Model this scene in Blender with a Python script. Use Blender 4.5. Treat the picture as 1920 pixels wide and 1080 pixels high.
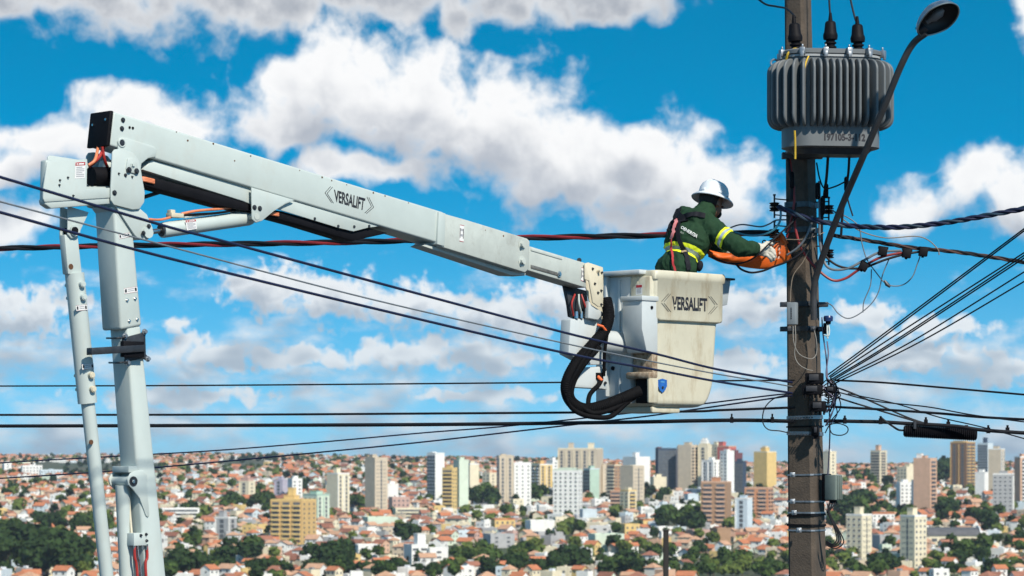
import bpy, bmesh, math, random
import numpy as np
from mathutils import Vector, Matrix
from mathutils.bvhtree import BVHTree

for o in list(bpy.data.objects):
    bpy.data.objects.remove(o)
scene = bpy.context.scene
col = scene.collection
R = math.radians
rnd = random.Random(7)

# ------------------------------------------------------------------ camera
F = 16000.0 / 3.0        # focal length in photo pixels (100 mm on a 36 mm wide frame)
HZ = 865.0               # photo row of the horizon
CZ = 7.6                 # camera height above the street
cam = bpy.data.cameras.new('camera')
cam.lens = 100.0
cam.sensor_width = 36.0
cam.sensor_fit = 'HORIZONTAL'
cam.shift_y = (HZ - 540.0) / 1920.0
cam.clip_start = 0.5
cam.clip_end = 40000
cam.dof.use_dof = True
cam.dof.focus_distance = 20.8
cam.dof.aperture_fstop = 6.3
camo = bpy.data.objects.new('camera', cam)
camo.location = (0, 0, CZ)
camo.rotation_euler = (R(90), 0, 0)
col.objects.link(camo)
scene.camera = camo

# ------------------------------------------------------------------ light and sky
SUN_AZ, SUN_EL = 32.0, 42.0      # degrees right of "behind the camera", elevation
sd = Vector((math.cos(R(SUN_EL)) * math.sin(R(SUN_AZ)), -math.cos(R(SUN_EL)) * math.cos(R(SUN_AZ)), math.sin(R(SUN_EL))))
sl = bpy.data.lights.new('sun', 'SUN')
sl.energy = 4.8
sl.angle = R(1.6)
sl.color = (1.0, 0.92, 0.80)
so = bpy.data.objects.new('sun', sl)
so.rotation_euler = (-sd).to_track_quat('-Z', 'Y').to_euler()
so.location = (20, -20, 40)
col.objects.link(so)

vs = scene.view_settings
vs.view_transform = 'Standard'
vs.look = 'None'
vs.gamma = 1.0
vs.exposure = 0.25
vs.use_curve_mapping = False

def build_world():
    w = bpy.data.worlds.new('World')
    scene.world = w
    w.use_nodes = True
    nt = w.node_tree
    nt.nodes.clear()
    L = nt.links
    def N(t, tree=nt, **k):
        n = tree.nodes.new(t)
        for a, b in k.items():
            setattr(n, a, b)
        return n
    def mth(tree, op, a, b=None, c=None, clamp=False):
        n = tree.nodes.new('ShaderNodeMath')
        n.operation = op
        n.use_clamp = clamp
        for i, v in enumerate((a, b, c)):
            if v is None:
                continue
            if isinstance(v, (int, float)):
                n.inputs[i].default_value = v
            else:
                tree.links.new(v, n.inputs[i])
        return n.outputs[0]
    def vmt(tree, op, a, b=None, c=None):
        n = tree.nodes.new('ShaderNodeVectorMath')
        n.operation = op
        for i, v in enumerate((a, b, c)):
            if v is None:
                continue
            if isinstance(v, (tuple, list)):
                n.inputs[i].default_value = v
            else:
                tree.links.new(v, n.inputs[i])
        return n.outputs['Value'] if op in ('LENGTH', 'DOT_PRODUCT') else n.outputs[0]
    def noise(tree, vec, scale, detail, rough, dims='2D', lac=2.0):
        n = tree.nodes.new('ShaderNodeTexNoise')
        n.noise_dimensions = dims
        n.inputs['Scale'].default_value = scale
        n.inputs['Detail'].default_value = detail
        n.inputs['Roughness'].default_value = rough
        n.inputs['Lacunarity'].default_value = lac
        tree.links.new(vec, n.inputs['Vector'])
        return n
    # cloud field, in azimuth / elevation (radians)
    # high grey cloud seen from below, behind the bright heaps
    back = [(150, 5, 330, 66), (250, -70, 480, 150), (640, -80, 300, 150), (520, 10, 330, 84), (700, -10, 220, 95), (1000, -5, 180, 62), (1160, 0, 125, 55), (880, 40, 75, 52)]
    blobs = [
        (610, 180, 160, 105), (760, 190, 220, 118), (900, 235, 220, 110), (1040, 290, 230, 100), (1200, 325, 210, 100),
        (1350, 360, 125, 75), (540, 235, 100, 70), (1250, 410, 200, 40), (1190, 262, 90, 50), (700, 320, 220, 40),
        (100, 265, 120, 55), (260, 235, 150, 58), (360, 240, 92, 60), (20, 310, 80, 45),
        
        (10, 420, 125, 52), (60, 590, 130, 55), (335, 615, 46, 22),
        (500, 540, 105, 52), (640, 560, 150, 44), (780, 572, 140, 42), (930, 590, 125, 52), (1035, 560, 70, 50),
        (390, 668, 110, 32), (560, 672, 160, 26), (750, 665, 150, 32), (910, 670, 120, 30),
        (1820, 350, 110, 62), (1890, 385, 90, 75), (1710, 395, 70, 45),
        (1395, 580, 90, 46), (1460, 560, 60, 34), (1620, 590, 70, 28), (1700, 672, 150, 36), (1860, 695, 110, 34), (1360, 680, 100, 26),
        (1925, 55, 30, 65), (350, 745, 200, 20), (900, 742, 160, 18), (1750, 620, 130, 24),
    ]
    tc = N('ShaderNodeTexCoord')
    sx = N('ShaderNodeSeparateXYZ'); L.new(tc.outputs['Generated'], sx.inputs[0])
    az = mth(nt, 'ARCTAN2', sx.outputs['X'], sx.outputs['Y'])
    el = mth(nt, 'ARCSINE', sx.outputs['Z'])
    cb = N('ShaderNodeCombineXYZ'); L.new(az, cb.inputs[0]); L.new(el, cb.inputs[1])
    PV = cb.outputs[0]
    sky = N('ShaderNodeTexSky')
    sky.sky_type = 'NISHITA'
    sky.sun_disc = False
    sky.sun_elevation = R(SUN_EL)
    sky.sun_rotation = math.atan2(sd.x, sd.y)
    sky.altitude = 600
    sky.air_density = 1.0
    sky.dust_density = 0.2
    sky.ozone_density = 3.0
    # the deep blue reaches low over the horizon in this clear air
    sv = N('ShaderNodeCombineXYZ')
    L.new(sx.outputs['X'], sv.inputs[0]); L.new(sx.outputs['Y'], sv.inputs[1])
    L.new(mth(nt, 'MULTIPLY_ADD', sx.outputs['Z'], 3.0, 0.11), sv.inputs[2])
    L.new(vmt(nt, 'NORMALIZE', sv.outputs[0]), sky.inputs[0])
    hs = N('ShaderNodeHueSaturation')
    hs.inputs['Hue'].default_value = 0.475
    hs.inputs['Saturation'].default_value = 1.5
    hs.inputs['Value'].default_value = 1.4
    L.new(sky.outputs[0], hs.inputs['Color'])
    blue = hs.outputs[0]

    def cell(bl, low, high, far, bk=()):
        """one stretch of sky: its clouds over the blue, as a Background closure"""
        g = bpy.data.node_groups.new('sky_stretch', 'ShaderNodeTree')
        for nm in ('PV', 'Gen'):
            g.interface.new_socket(nm, in_out='INPUT', socket_type='NodeSocketVector')
        g.interface.new_socket('Blue', in_out='INPUT', socket_type='NodeSocketColor')
        g.interface.new_socket('Sky', in_out='OUTPUT', socket_type='NodeSocketShader')
        gi = g.nodes.new('NodeGroupInput'); go = g.nodes.new('NodeGroupOutput')
        PV, gen, blue_ = gi.outputs[0], gi.outputs[1], gi.outputs[2]
        sp = g.nodes.new('ShaderNodeSeparateXYZ'); g.links.new(PV, sp.inputs[0])
        el_ = sp.outputs['Y']
        def rng(v, a, b, c=0.0, d=1.0, smooth=True):
            n = g.nodes.new('ShaderNodeMapRange')
            if smooth: n.interpolation_type = 'SMOOTHSTEP'
            g.links.new(v, n.inputs['Value'])
            for i, x in ((1, a), (2, b), (3, c), (4, d)):
                n.inputs[i].default_value = x
            return n.outputs[0]
        def blobmin(q, bl):
            fld = None
            for cx, cy, rx, ry in bl:
                a, e = (cx - 960) / F, (HZ - cy) / F
                kx, ky = F / rx, F / ry
                ln = vmt(g, 'LENGTH', vmt(g, 'MULTIPLY_ADD', q, (kx, ky, 0), (-a * kx, -e * ky, 0)))
                fld = ln if fld is None else mth(g, 'SMOOTH_MIN', fld, ln, 0.3)
            return mth(g, 'MAXIMUM', mth(g, 'SUBTRACT', 1.0, fld), -1.0)
        D0 = D1 = None
        under = blue_
        def mxm(a, b):
            return b if a is None else mth(g, 'MAXIMUM', a, b)
        if bl or bk:
            k = 2.1 if far else 1.0
            wn = noise(g, PV, 34.0 * k, 2.0, 0.5)
            off = vmt(g, 'MULTIPLY', vmt(g, 'SUBTRACT', wn.outputs['Color'], (0.5, 0.5, 0.5)), (0.034 / k, 0.024 / k, 0.0))
            q = vmt(g, 'ADD', PV, off)
            fb = mth(g, 'SUBTRACT', noise(g, PV, 80.0 * k, 7.0, 0.54).outputs['Fac'], 0.5)
            bil = mth(g, 'ABSOLUTE', mth(g, 'SUBTRACT', noise(g, q, 52.0 * k, 4.0, 0.5).outputs['Fac'], 0.5))
            bil = mth(g, 'SUBTRACT', 0.1, bil)
            det = mth(g, 'ADD', mth(g, 'MULTIPLY', fb, 1.7 if far else 1.2), mth(g, 'MULTIPLY', bil, 1.15))
            if bk:
                DB = mth(g, 'ADD', blobmin(q, bk), det)
                gm = N('ShaderNodeMix', g, data_type='RGBA')
                g.links.new(mth(g, 'ADD', mth(g, 'MULTIPLY', rng(DB, 0.1, 1.0), 0.75), mth(g, 'MULTIPLY', fb, 1.2), clamp=True), gm.inputs['Factor'])
                gm.inputs['A'].default_value = (6.6, 6.75, 6.95, 1); gm.inputs['B'].default_value = (3.6, 3.9, 4.4, 1)
                um = N('ShaderNodeMix', g, data_type='RGBA')
                g.links.new(rng(DB, -0.15, 0.6), um.inputs['Factor']); g.links.new(blue_, um.inputs['A']); g.links.new(gm.outputs['Result'], um.inputs['B'])
                under = um.outputs['Result']
        if bl:
            D0 = mth(g, 'ADD', blobmin(q, bl), det)
            q1 = vmt(g, 'ADD', q, (0.003, 0.0062, 0) if far else (0.004, 0.0145, 0))
            D1 = mth(g, 'ADD', blobmin(q1, bl), mth(g, 'ADD', mth(g, 'MULTIPLY', fb, 0.75), mth(g, 'MULTIPLY', bil, 0.5)))
        if low:      # flat broken cloud low over the horizon, all round
            ps = vmt(g, 'MULTIPLY', PV, (1.0, 2.2, 1.0))
            st = noise(g, ps, 30.0, 6.0, 0.60).outputs['Fac']
            fade = rng(el_, 0.094, 0.030, -0.76, -0.40, False)
            l0 = mth(g, 'MULTIPLY', mth(g, 'ADD', st, fade), 1.7)
            D0 = mxm(D0, l0)
            st1 = noise(g, vmt(g, 'ADD', ps, (0.003, 0.014, 0)), 30.0, 2.0, 0.60).outputs['Fac']
            D1 = mxm(D1, mth(g, 'MULTIPLY', mth(g, 'ADD', st1, mth(g, 'ADD', fade, 0.03)), 3.4))
        if high:     # more clouds overhead and all round
            hi = rng(el_, 0.17, 0.30, -0.75, -0.545, False)
            l3 = mth(g, 'MULTIPLY', mth(g, 'ADD', noise(g, gen, 3.0, 6.0, 0.56, '3D').outputs['Fac'], hi), 3.0)
            D0 = mxm(D0, l3); D1 = mxm(D1, l3)
        bgc = N('ShaderNodeBackground', g); bgc.inputs['Strength'].default_value = 0.1
        if D0 is None:
            g.links.new(under, bgc.inputs['Color'])
        else:
            alpha = rng(D0, -0.14, 0.55)
            # the more cloud between here and the sun, the greyer
            shade = mth(g, 'ADD', mth(g, 'MULTIPLY', rng(D1, 0.0, 1.05), 0.95), rng(D0, 0.3, 1.3, 0.0, 0.1), clamp=True)
            cm = N('ShaderNodeMix', g, data_type='RGBA')
            g.links.new(shade, cm.inputs['Factor'])
            cm.inputs['A'].default_value = (8.3, 8.35, 8.4, 1)
            cm.inputs['B'].default_value = (3.9, 4.25, 4.85, 1)
            mx = N('ShaderNodeMix', g, data_type='RGBA')
            g.links.new(alpha, mx.inputs['Factor'])
            g.links.new(under, mx.inputs['A'])
            g.links.new(cm.outputs['Result'], mx.inputs['B'])
            hzm = N('ShaderNodeMix', g, data_type='RGBA')      # the far air pales sky and cloud alike
            g.links.new(rng(el_, 0.115, -0.01, 0.0, 0.46), hzm.inputs['Factor'])
            g.links.new(mx.outputs['Result'], hzm.inputs['A']); hzm.inputs['B'].default_value = (2.5, 4.3, 5.7, 1)
            g.links.new(hzm.outputs['Result'], bgc.inputs['Color'])
        g.links.new(bgc.outputs[0], go.inputs[0])
        n = nt.nodes.new('ShaderNodeGroup'); n.node_tree = g
        L.new(cb.outputs[0], n.inputs[0]); L.new(tc.outputs['Generated'], n.inputs[1]); L.new(blue, n.inputs[2])
        return n.outputs[0]
    def pick(val, thr, lo, hi):
        m = N('ShaderNodeMixShader')
        L.new(mth(nt, 'GREATER_THAN', val, thr), m.inputs[0])
        L.new(lo, m.inputs[1]); L.new(hi, m.inputs[2])
        return m.outputs[0]
    # the sky is worked out stretch by stretch so that each ray meets only the clouds near it
    xs = [-700, 300, 620, 940, 1260, 1580, 2700]
    ys = [-500, 170, 350, 482, 620, 900]
    cols = []
    for i in range(len(xs) - 1):
        rows = []
        for j in range(len(ys) - 1):
            bl = [b for b in blobs if b[0] + 2.1 * b[2] + 90 > xs[i] and b[0] - 2.1 * b[2] - 90 < xs[i + 1]
                  and b[1] + 2.1 * b[3] + 150 > ys[j] and b[1] - 2.1 * b[3] - 60 < ys[j + 1]]
            rows.append(cell(bl, ys[j + 1] > 360, ys[j] < 100, j >= 3, back if j < 2 and xs[i] < 1500 else ()))
        c = rows[-1]                      # lowest
        for j in range(len(rows) - 2, -1, -1):
            c = pick(el, (HZ - ys[j + 1]) / F, c, rows[j])
        cols.append(c)
    win = cols[-1]
    for i in range(len(cols) - 2, -1, -1):
        win = pick(az, (xs[i + 1] - 960) / F, cols[i], win)
    rest = cell([], True, True, False)
    inside = mth(nt, 'MULTIPLY', mth(nt, 'LESS_THAN', mth(nt, 'ABSOLUTE', az), 0.31), mth(nt, 'LESS_THAN', el, 0.25))
    m = N('ShaderNodeMixShader')
    L.new(inside, m.inputs[0]); L.new(rest, m.inputs[1]); L.new(win, m.inputs[2])
    out = N('ShaderNodeOutputWorld')
    L.new(m.outputs[0], out.inputs[0])
build_world()

# ------------------------------------------------------------------ helpers
def P(px, py, d):
    return Vector(((px - 960) / F * d, d, CZ + (HZ - py) / F * d))

ORG = {}
def org(o):
    return ORG.get(o.name, Vector((0, 0, 0))) if o else Vector((0, 0, 0))

MATS = {}
def mat(name, color, rough=0.5, metal=0.0, var=0.12, scale=6.0, bump=0.0, bscale=60.0, spec=0.5, stain=None, coat=0.0, stain_amt=0.5, stain_scale=4.0, alpha=None, trans=0.0, slo=0.54, shi=0.74, sz=0.45):
    if name in MATS:
        return MATS[name]
    m = bpy.data.materials.new(name)
    m.use_nodes = True
    nt = m.node_tree
    b = nt.nodes['Principled BSDF']
    b.inputs['Roughness'].default_value = rough
    b.inputs['Metallic'].default_value = metal
    b.inputs['Specular IOR Level'].default_value = spec
    b.inputs['Coat Weight'].default_value = coat
    if trans:
        b.inputs['Transmission Weight'].default_value = trans
    c = tuple(color) + (1,)
    tc = nt.nodes.new('ShaderNodeTexCoord')
    if var > 0:
        n = nt.nodes.new('ShaderNodeTexNoise')
        n.inputs['Scale'].default_value = scale
        n.inputs['Detail'].default_value = 6
        n.inputs['Roughness'].default_value = 0.65
        nt.links.new(tc.outputs['Object'], n.inputs['Vector'])
        r = nt.nodes.new('ShaderNodeMapRange')
        r.inputs[1].default_value = 0.3; r.inputs[2].default_value = 0.7
        nt.links.new(n.outputs['Fac'], r.inputs[0])
        mx = nt.nodes.new('ShaderNodeMix'); mx.data_type = 'RGBA'
        mx.inputs['A'].default_value = tuple(x * (1 - var) for x in color) + (1,)
        mx.inputs['B'].default_value = tuple(min(1, x * (1 + var)) for x in color) + (1,)
        nt.links.new(r.outputs[0], mx.inputs['Factor'])
        last = mx.outputs['Result']
        if stain is not None:
            n2 = nt.nodes.new('ShaderNodeTexNoise')
            n2.inputs['Scale'].default_value = stain_scale
            n2.inputs['Detail'].default_value = 9
            n2.inputs['Roughness'].default_value = 0.72
            mp = nt.nodes.new('ShaderNodeMapping')
            mp.inputs['Scale'].default_value = (1, 1, sz)
            nt.links.new(tc.outputs['Object'], mp.inputs[0]); nt.links.new(mp.outputs[0], n2.inputs['Vector'])
            r2 = nt.nodes.new('ShaderNodeMapRange')
            r2.inputs[1].default_value = slo; r2.inputs[2].default_value = shi; r2.inputs[3].default_value = 0; r2.inputs[4].default_value = stain_amt
            nt.links.new(n2.outputs['Fac'], r2.inputs[0])
            m2 = nt.nodes.new('ShaderNodeMix'); m2.data_type = 'RGBA'
            m2.inputs['B'].default_value = tuple(stain) + (1,)
            nt.links.new(last, m2.inputs['A']); nt.links.new(r2.outputs[0], m2.inputs['Factor'])
            last = m2.outputs['Result']
        nt.links.new(last, b.inputs['Base Color'])
        rr = nt.nodes.new('ShaderNodeMapRange')
        rr.inputs[3].default_value = max(0.02, rough - 0.1); rr.inputs[4].default_value = min(1, rough + 0.1)
        nt.links.new(n.outputs['Fac'], rr.inputs[0]); nt.links.new(rr.outputs[0], b.inputs['Roughness'])
    else:
        b.inputs['Base Color'].default_value = c
    if bump > 0:
        nb = nt.nodes.new('ShaderNodeTexNoise')
        nb.inputs['Scale'].default_value = bscale; nb.inputs['Detail'].default_value = 5
        nt.links.new(tc.outputs['Object'], nb.inputs['Vector'])
        bp = nt.nodes.new('ShaderNodeBump')
        bp.inputs['Strength'].default_value = bump; bp.inputs['Distance'].default_value = 0.01
        nt.links.new(nb.outputs['Fac'], bp.inputs['Height']); nt.links.new(bp.outputs[0], b.inputs['Normal'])
    MATS[name] = m
    return m

def tag(o, label=None, cat=None, group=None, kind=None):
    if label: o['label'] = label
    if cat: o['category'] = cat
    if group: o['group'] = group
    if kind: o['kind'] = kind
    return o

def empty(name, loc, label=None, cat=None, group=None):
    o = bpy.data.objects.new(name, None)
    o.empty_display_size = 0.2
    o.location = loc
    col.objects.link(o)
    ORG[o.name] = Vector(loc)
    tag(o, label, cat, group)
    return o

class MB:
    """collects geometry, links it as one mesh object"""
    def __init__(s):
        s.v = []; s.f = []; s.mi = []
    def add(s, verts, faces, mi=0):
        b = len(s.v)
        s.v += [tuple(x) for x in verts]
        s.f += [tuple(i + b for i in f) for f in faces]
        s.mi += [mi] * len(faces)
        return s
    def box(s, c, ax, ay, az, mi=0):
        c = Vector(c); ax = Vector(ax); ay = Vector(ay); az = Vector(az)
        v = [c + ax * i + ay * j + az * k for k in (-1, 1) for j in (-1, 1) for i in (-1, 1)]
        f = [(0, 2, 3, 1), (4, 5, 7, 6), (0, 1, 5, 4), (2, 6, 7, 3), (0, 4, 6, 2), (1, 3, 7, 5)]
        return s.add(v, f, mi)
    def prism(s, pts, ext, mi=0):
        pts = [Vector(p) for p in pts]; ext = Vector(ext); n = len(pts)
        v = pts + [p + ext for p in pts]
        f = [tuple(range(n)), tuple(range(2 * n - 1, n - 1, -1))] + [(i, i + n, (i + 1) % n + n, (i + 1) % n) for i in range(n)]
        f = [tuple(reversed(x)) for x in f]
        return s.add(v, f, mi)
    def tube(s, pts, r, sides=8, mi=0, caps=True):
        pts = [Vector(p) for p in pts]
        if isinstance(r, (int, float)): r = [r] * len(pts)
        n = len(pts); v = []; f = []
        t0 = (pts[1] - pts[0]).normalized()
        a = t0.orthogonal().normalized()
        for i in range(n):
            t = (pts[min(i + 1, n - 1)] - pts[max(i - 1, 0)])
            if t.length < 1e-9: t = t0
            t = t.normalized()
            a = (a - t * a.dot(t))
            a = a.normalized() if a.length > 1e-6 else t.orthogonal().normalized()
            b = t.cross(a)
            for k in range(sides):
                an = 2 * math.pi * k / sides
                v.append(pts[i] + (a * math.cos(an) + b * math.sin(an)) * r[i])
        for i in range(n - 1):
            for k in range(sides):
                k2 = (k + 1) % sides
                f.append((i * sides + k, i * sides + k2, (i + 1) * sides + k2, (i + 1) * sides + k))
        if caps:
            f.append(tuple(range(sides - 1, -1, -1))); f.append(tuple(range((n - 1) * sides, n * sides)))
        return s.add(v, f, mi)
    def cyl(s, p0, p1, r0, r1=None, sides=20, mi=0):
        return s.tube([p0, p1], [r0, r0 if r1 is None else r1], sides, mi)
    def build(s, name, mats, parent=None, bevel=0.0, smooth=False, seg=2, loc=None, auto=40):
        me = bpy.data.meshes.new(name)
        o0 = org(parent) if parent else (Vector(loc) if loc is not None else Vector((0, 0, 0)))
        me.from_pydata([(x[0] - o0.x, x[1] - o0.y, x[2] - o0.z) for x in s.v], [], s.f)
        if not isinstance(mats, (list, tuple)): mats = [mats]
        for m in mats: me.materials.append(m)
        if len(mats) > 1:
            me.polygons.foreach_set('material_index', s.mi)
        me.update()
        if bevel > 0:
            bm = bmesh.new(); bm.from_mesh(me)
            bmesh.ops.recalc_face_normals(bm, faces=bm.faces)
            ed = [e for e in bm.edges if len(e.link_faces) == 2 and e.calc_face_angle(0) > R(25)]
            bmesh.ops.bevel(bm, geom=ed, offset=bevel, segments=seg, profile=0.5, affect='EDGES', clamp_overlap=True)
            bm.to_mesh(me); bm.free()
        if smooth or bevel > 0:
            me.shade_smooth()
            me.set_sharp_from_angle(angle=R(auto))
        o = bpy.data.objects.new(name, me)
        col.objects.link(o)
        if parent:
            o.parent = parent
            ORG[o.name] = org(parent)
        else:
            o.location = o0
            ORG[o.name] = o0
        return o

def copy_tree(o, parent=None):
    c = o.copy()
    col.objects.link(c)
    c.parent = parent
    for ch in o.children:
        copy_tree(ch, c)
    return c

def interp(x, t):
    if x <= t[0][0]: return t[0][1]
    for (a, b), (c, d) in zip(t, t[1:]):
        if x <= c: return b + (d - b) * (x - a) / (c - a)
    return t[-1][1]

def smooth_path(pts, n=8):
    """Catmull-Rom through the points"""
    pts = [Vector(p) for p in pts]
    if len(pts) < 3:
        return [pts[0].lerp(pts[1], i / n) for i in range(n + 1)]
    e = [pts[0] * 2 - pts[1]] + pts + [pts[-1] * 2 - pts[-2]]
    out = []
    for i in range(1, len(e) - 2):
        for k in range(n):
            t = k / n
            a, b, c, d = e[i - 1], e[i], e[i + 1], e[i + 2]
            out.append(0.5 * ((2 * b) + (c - a) * t + (2 * a - 5 * b + 4 * c - d) * t * t + (3 * b - a - 3 * c + d) * t ** 3))
    out.append(pts[-1])
    return out

# ------------------------------------------------------------------ terrain
GT = [(1500, 1083), (1700, 1043), (1950, 1000), (2300, 960), (2600, 930), (3100, 903), (3600, 889), (4200, 879), (5000, 871), (6000, 865), (7000, 864), (9000, 880)]
CREST = [(-800, 860), (0, 857), (200, 857), (400, 855), (560, 857), (700, 860), (950, 863), (1200, 869), (1480, 873), (1600, 876), (1920, 872), (2700, 870)]
NEARZ = [(-80, 0), (45, 0), (150, -9), (400, -27), (800, -41), (1200, -49)]
def gpy(d, px):
    t = min(1, max(0, (d - 2600) / 3400))
    return interp(d, GT) + t * (interp(px, CREST) - 865)
def gz(x, d):
    if d < 1200: return interp(d, NEARZ)
    px = 960 + x / d * F
    z = CZ - (gpy(max(d, 1500), px) - HZ) / F * max(d, 1500)
    if d < 1500:
        t = (d - 1200) / 300
        return -49 * (1 - t) + z * t
    return z
def ground_d(px, py):
    lo, hi = 1500.0, 6000.0
    for _ in range(40):
        m = (lo + hi) / 2
        if gpy(m, px) > py: lo = m
        else: hi = m
    return (lo + hi) / 2

def ground_material():
    m = bpy.data.materials.new('earth and grass')
    m.use_nodes = True
    nt = m.node_tree; b = nt.nodes['Principled BSDF']
    b.inputs['Roughness'].default_value = 0.95
    tc = nt.nodes.new('ShaderNodeTexCoord')
    n1 = nt.nodes.new('ShaderNodeTexNoise'); n1.inputs['Scale'].default_value = 0.011; n1.inputs['Detail'].default_value = 8; n1.inputs['Roughness'].default_value = 0.6
    n2 = nt.nodes.new('ShaderNodeTexNoise'); n2.inputs['Scale'].default_value = 0.06; n2.inputs['Detail'].default_value = 6
    nt.links.new(tc.outputs['Object'], n1.inputs['Vector']); nt.links.new(tc.outputs['Object'], n2.inputs['Vector'])
    cr = nt.nodes.new('ShaderNodeValToRGB')
    e = cr.color_ramp.elements
    e[0].position = 0.35; e[0].color = (0.045, 0.075, 0.022, 1)
    e[1].position = 0.68; e[1].color = (0.20, 0.13, 0.085, 1)
    x = e.new(0.52); x.color = (0.085, 0.10, 0.04, 1)
    nt.links.new(n1.outputs['Fac'], cr.inputs[0])
    mx = nt.nodes.new('ShaderNodeMix'); mx.data_type = 'RGBA'; mx.blend_type = 'MULTIPLY'; mx.inputs['Factor'].default_value = 0.6
    nt.links.new(cr.outputs[0], mx.inputs['A']); nt.links.new(n2.outputs['Color'], mx.inputs['B'])
    sp = nt.nodes.new('ShaderNodeSeparateXYZ'); nt.links.new(tc.outputs['Object'], sp.inputs[0])
    r = nt.nodes.new('ShaderNodeMapRange'); r.inputs[1].default_value = 60; r.inputs[2].default_value = 90; nt.links.new(sp.outputs['Y'], r.inputs[0])
    m2 = nt.nodes.new('ShaderNodeMix'); m2.data_type = 'RGBA'; m2.inputs['A'].default_value = (0.05, 0.05, 0.052, 1)
    nt.links.new(r.outputs[0], m2.inputs['Factor']); nt.links.new(mx.outputs['Result'], m2.inputs['B'])
    nt.links.new(m2.outputs['Result'], b.inputs['Base Color'])
    return m

def terrain():
    ds = [-80, -40, 0, 20, 45, 70, 100, 150, 220, 300, 400, 550, 700, 900, 1100, 1300] + [1500 + 60 * i for i in range(60)] + [5100 + 150 * i for i in range(22)] + [8600, 9500, 11000, 14000]
    NX = 81
    g = MB(); v = []; f = []
    for d in ds:
        w = 260 + 0.55 * max(d, 0)
        for i in range(NX):
            x = -w + 2 * w * i / (NX - 1)
            v.append((x, d, gz(x, d)))
    for j in range(len(ds) - 1):
        for i in range(NX - 1):
            a = j * NX + i
            f.append((a, a + 1, a + NX + 1, a + NX))
    g.add(v, f)
    o = g.build('terrain', ground_material(), smooth=True, auto=180)
    tag(o, kind='structure')
terrain()

# ------------------------------------------------------------------ city materials
WALLS = {
    'white': (0.80, 0.79, 0.75), 'cream': (0.74, 0.66, 0.48), 'beige': (0.57, 0.48, 0.36), 'ochre': (0.64, 0.42, 0.17), 'yellow': (0.70, 0.50, 0.20),
    'pink': (0.55, 0.36, 0.30), 'brown': (0.36, 0.22, 0.13), 'darkbrown': (0.23, 0.13, 0.07), 'grey': (0.40, 0.40, 0.40), 'darkgrey': (0.16, 0.16, 0.18),
    'navy': (0.035, 0.06, 0.10), 'blue': (0.36, 0.52, 0.62), 'paleblue': (0.58, 0.66, 0.70), 'green': (0.42, 0.56, 0.46), 'palegreen': (0.60, 0.68, 0.55),
    'orange': (0.52, 0.25, 0.13), 'maroon': (0.16, 0.055, 0.06), 'red': (0.5, 0.13, 0.11), 'salmon': (0.60, 0.38, 0.26), 'lilac': (0.45, 0.42, 0.50),
}
def wm(c):
    return mat('render ' + c, WALLS[c], rough=0.85, var=0.10, scale=0.25, stain=tuple(x * 0.55 for x in WALLS[c]), stain_amt=0.35, stain_scale=0.12)
GLASS = mat('far window glass', (0.11, 0.12, 0.13), rough=0.2, var=0.35, scale=0.5)
ROOFS = [mat('clay tiles a', (0.46, 0.165, 0.075), 0.9, var=0.28, scale=0.9), mat('clay tiles b', (0.31, 0.13, 0.08), 0.9, var=0.3, scale=0.9),
         mat('clay tiles c', (0.50, 0.29, 0.18), 0.9, var=0.25, scale=0.9), mat('fibre cement roof', (0.27, 0.26, 0.25), 0.9, var=0.3, scale=0.6),
         mat('white sheet roof', (0.70, 0.71, 0.72), 0.6, var=0.12, scale=0.4), mat('old clay tiles', (0.22, 0.09, 0.055), 0.9, var=0.35, scale=0.9)]

OCC = []     # footprints already taken: x, y, radius
def box5(mb, o, u, n, w0, w1, z0, z1, t, mi=0, t0=0.0):
    """a shallow box standing out by t from a wall plane: o wall origin, u along, n outward"""
    Z = Vector((0, 0, 1))
    a, b = o + u * w0, o + u * w1
    v = [a + Z * z0 + n * t0, b + Z * z0 + n * t0, b + Z * z1 + n * t0, a + Z * z1 + n * t0]
    v += [p + n * (t - t0) for p in v]
    f = [(4, 5, 6, 7), (0, 1, 5, 4), (1, 2, 6, 5), (2, 3, 7, 6), (3, 0, 4, 7)]
    mb.add(v, f, mi)

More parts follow.
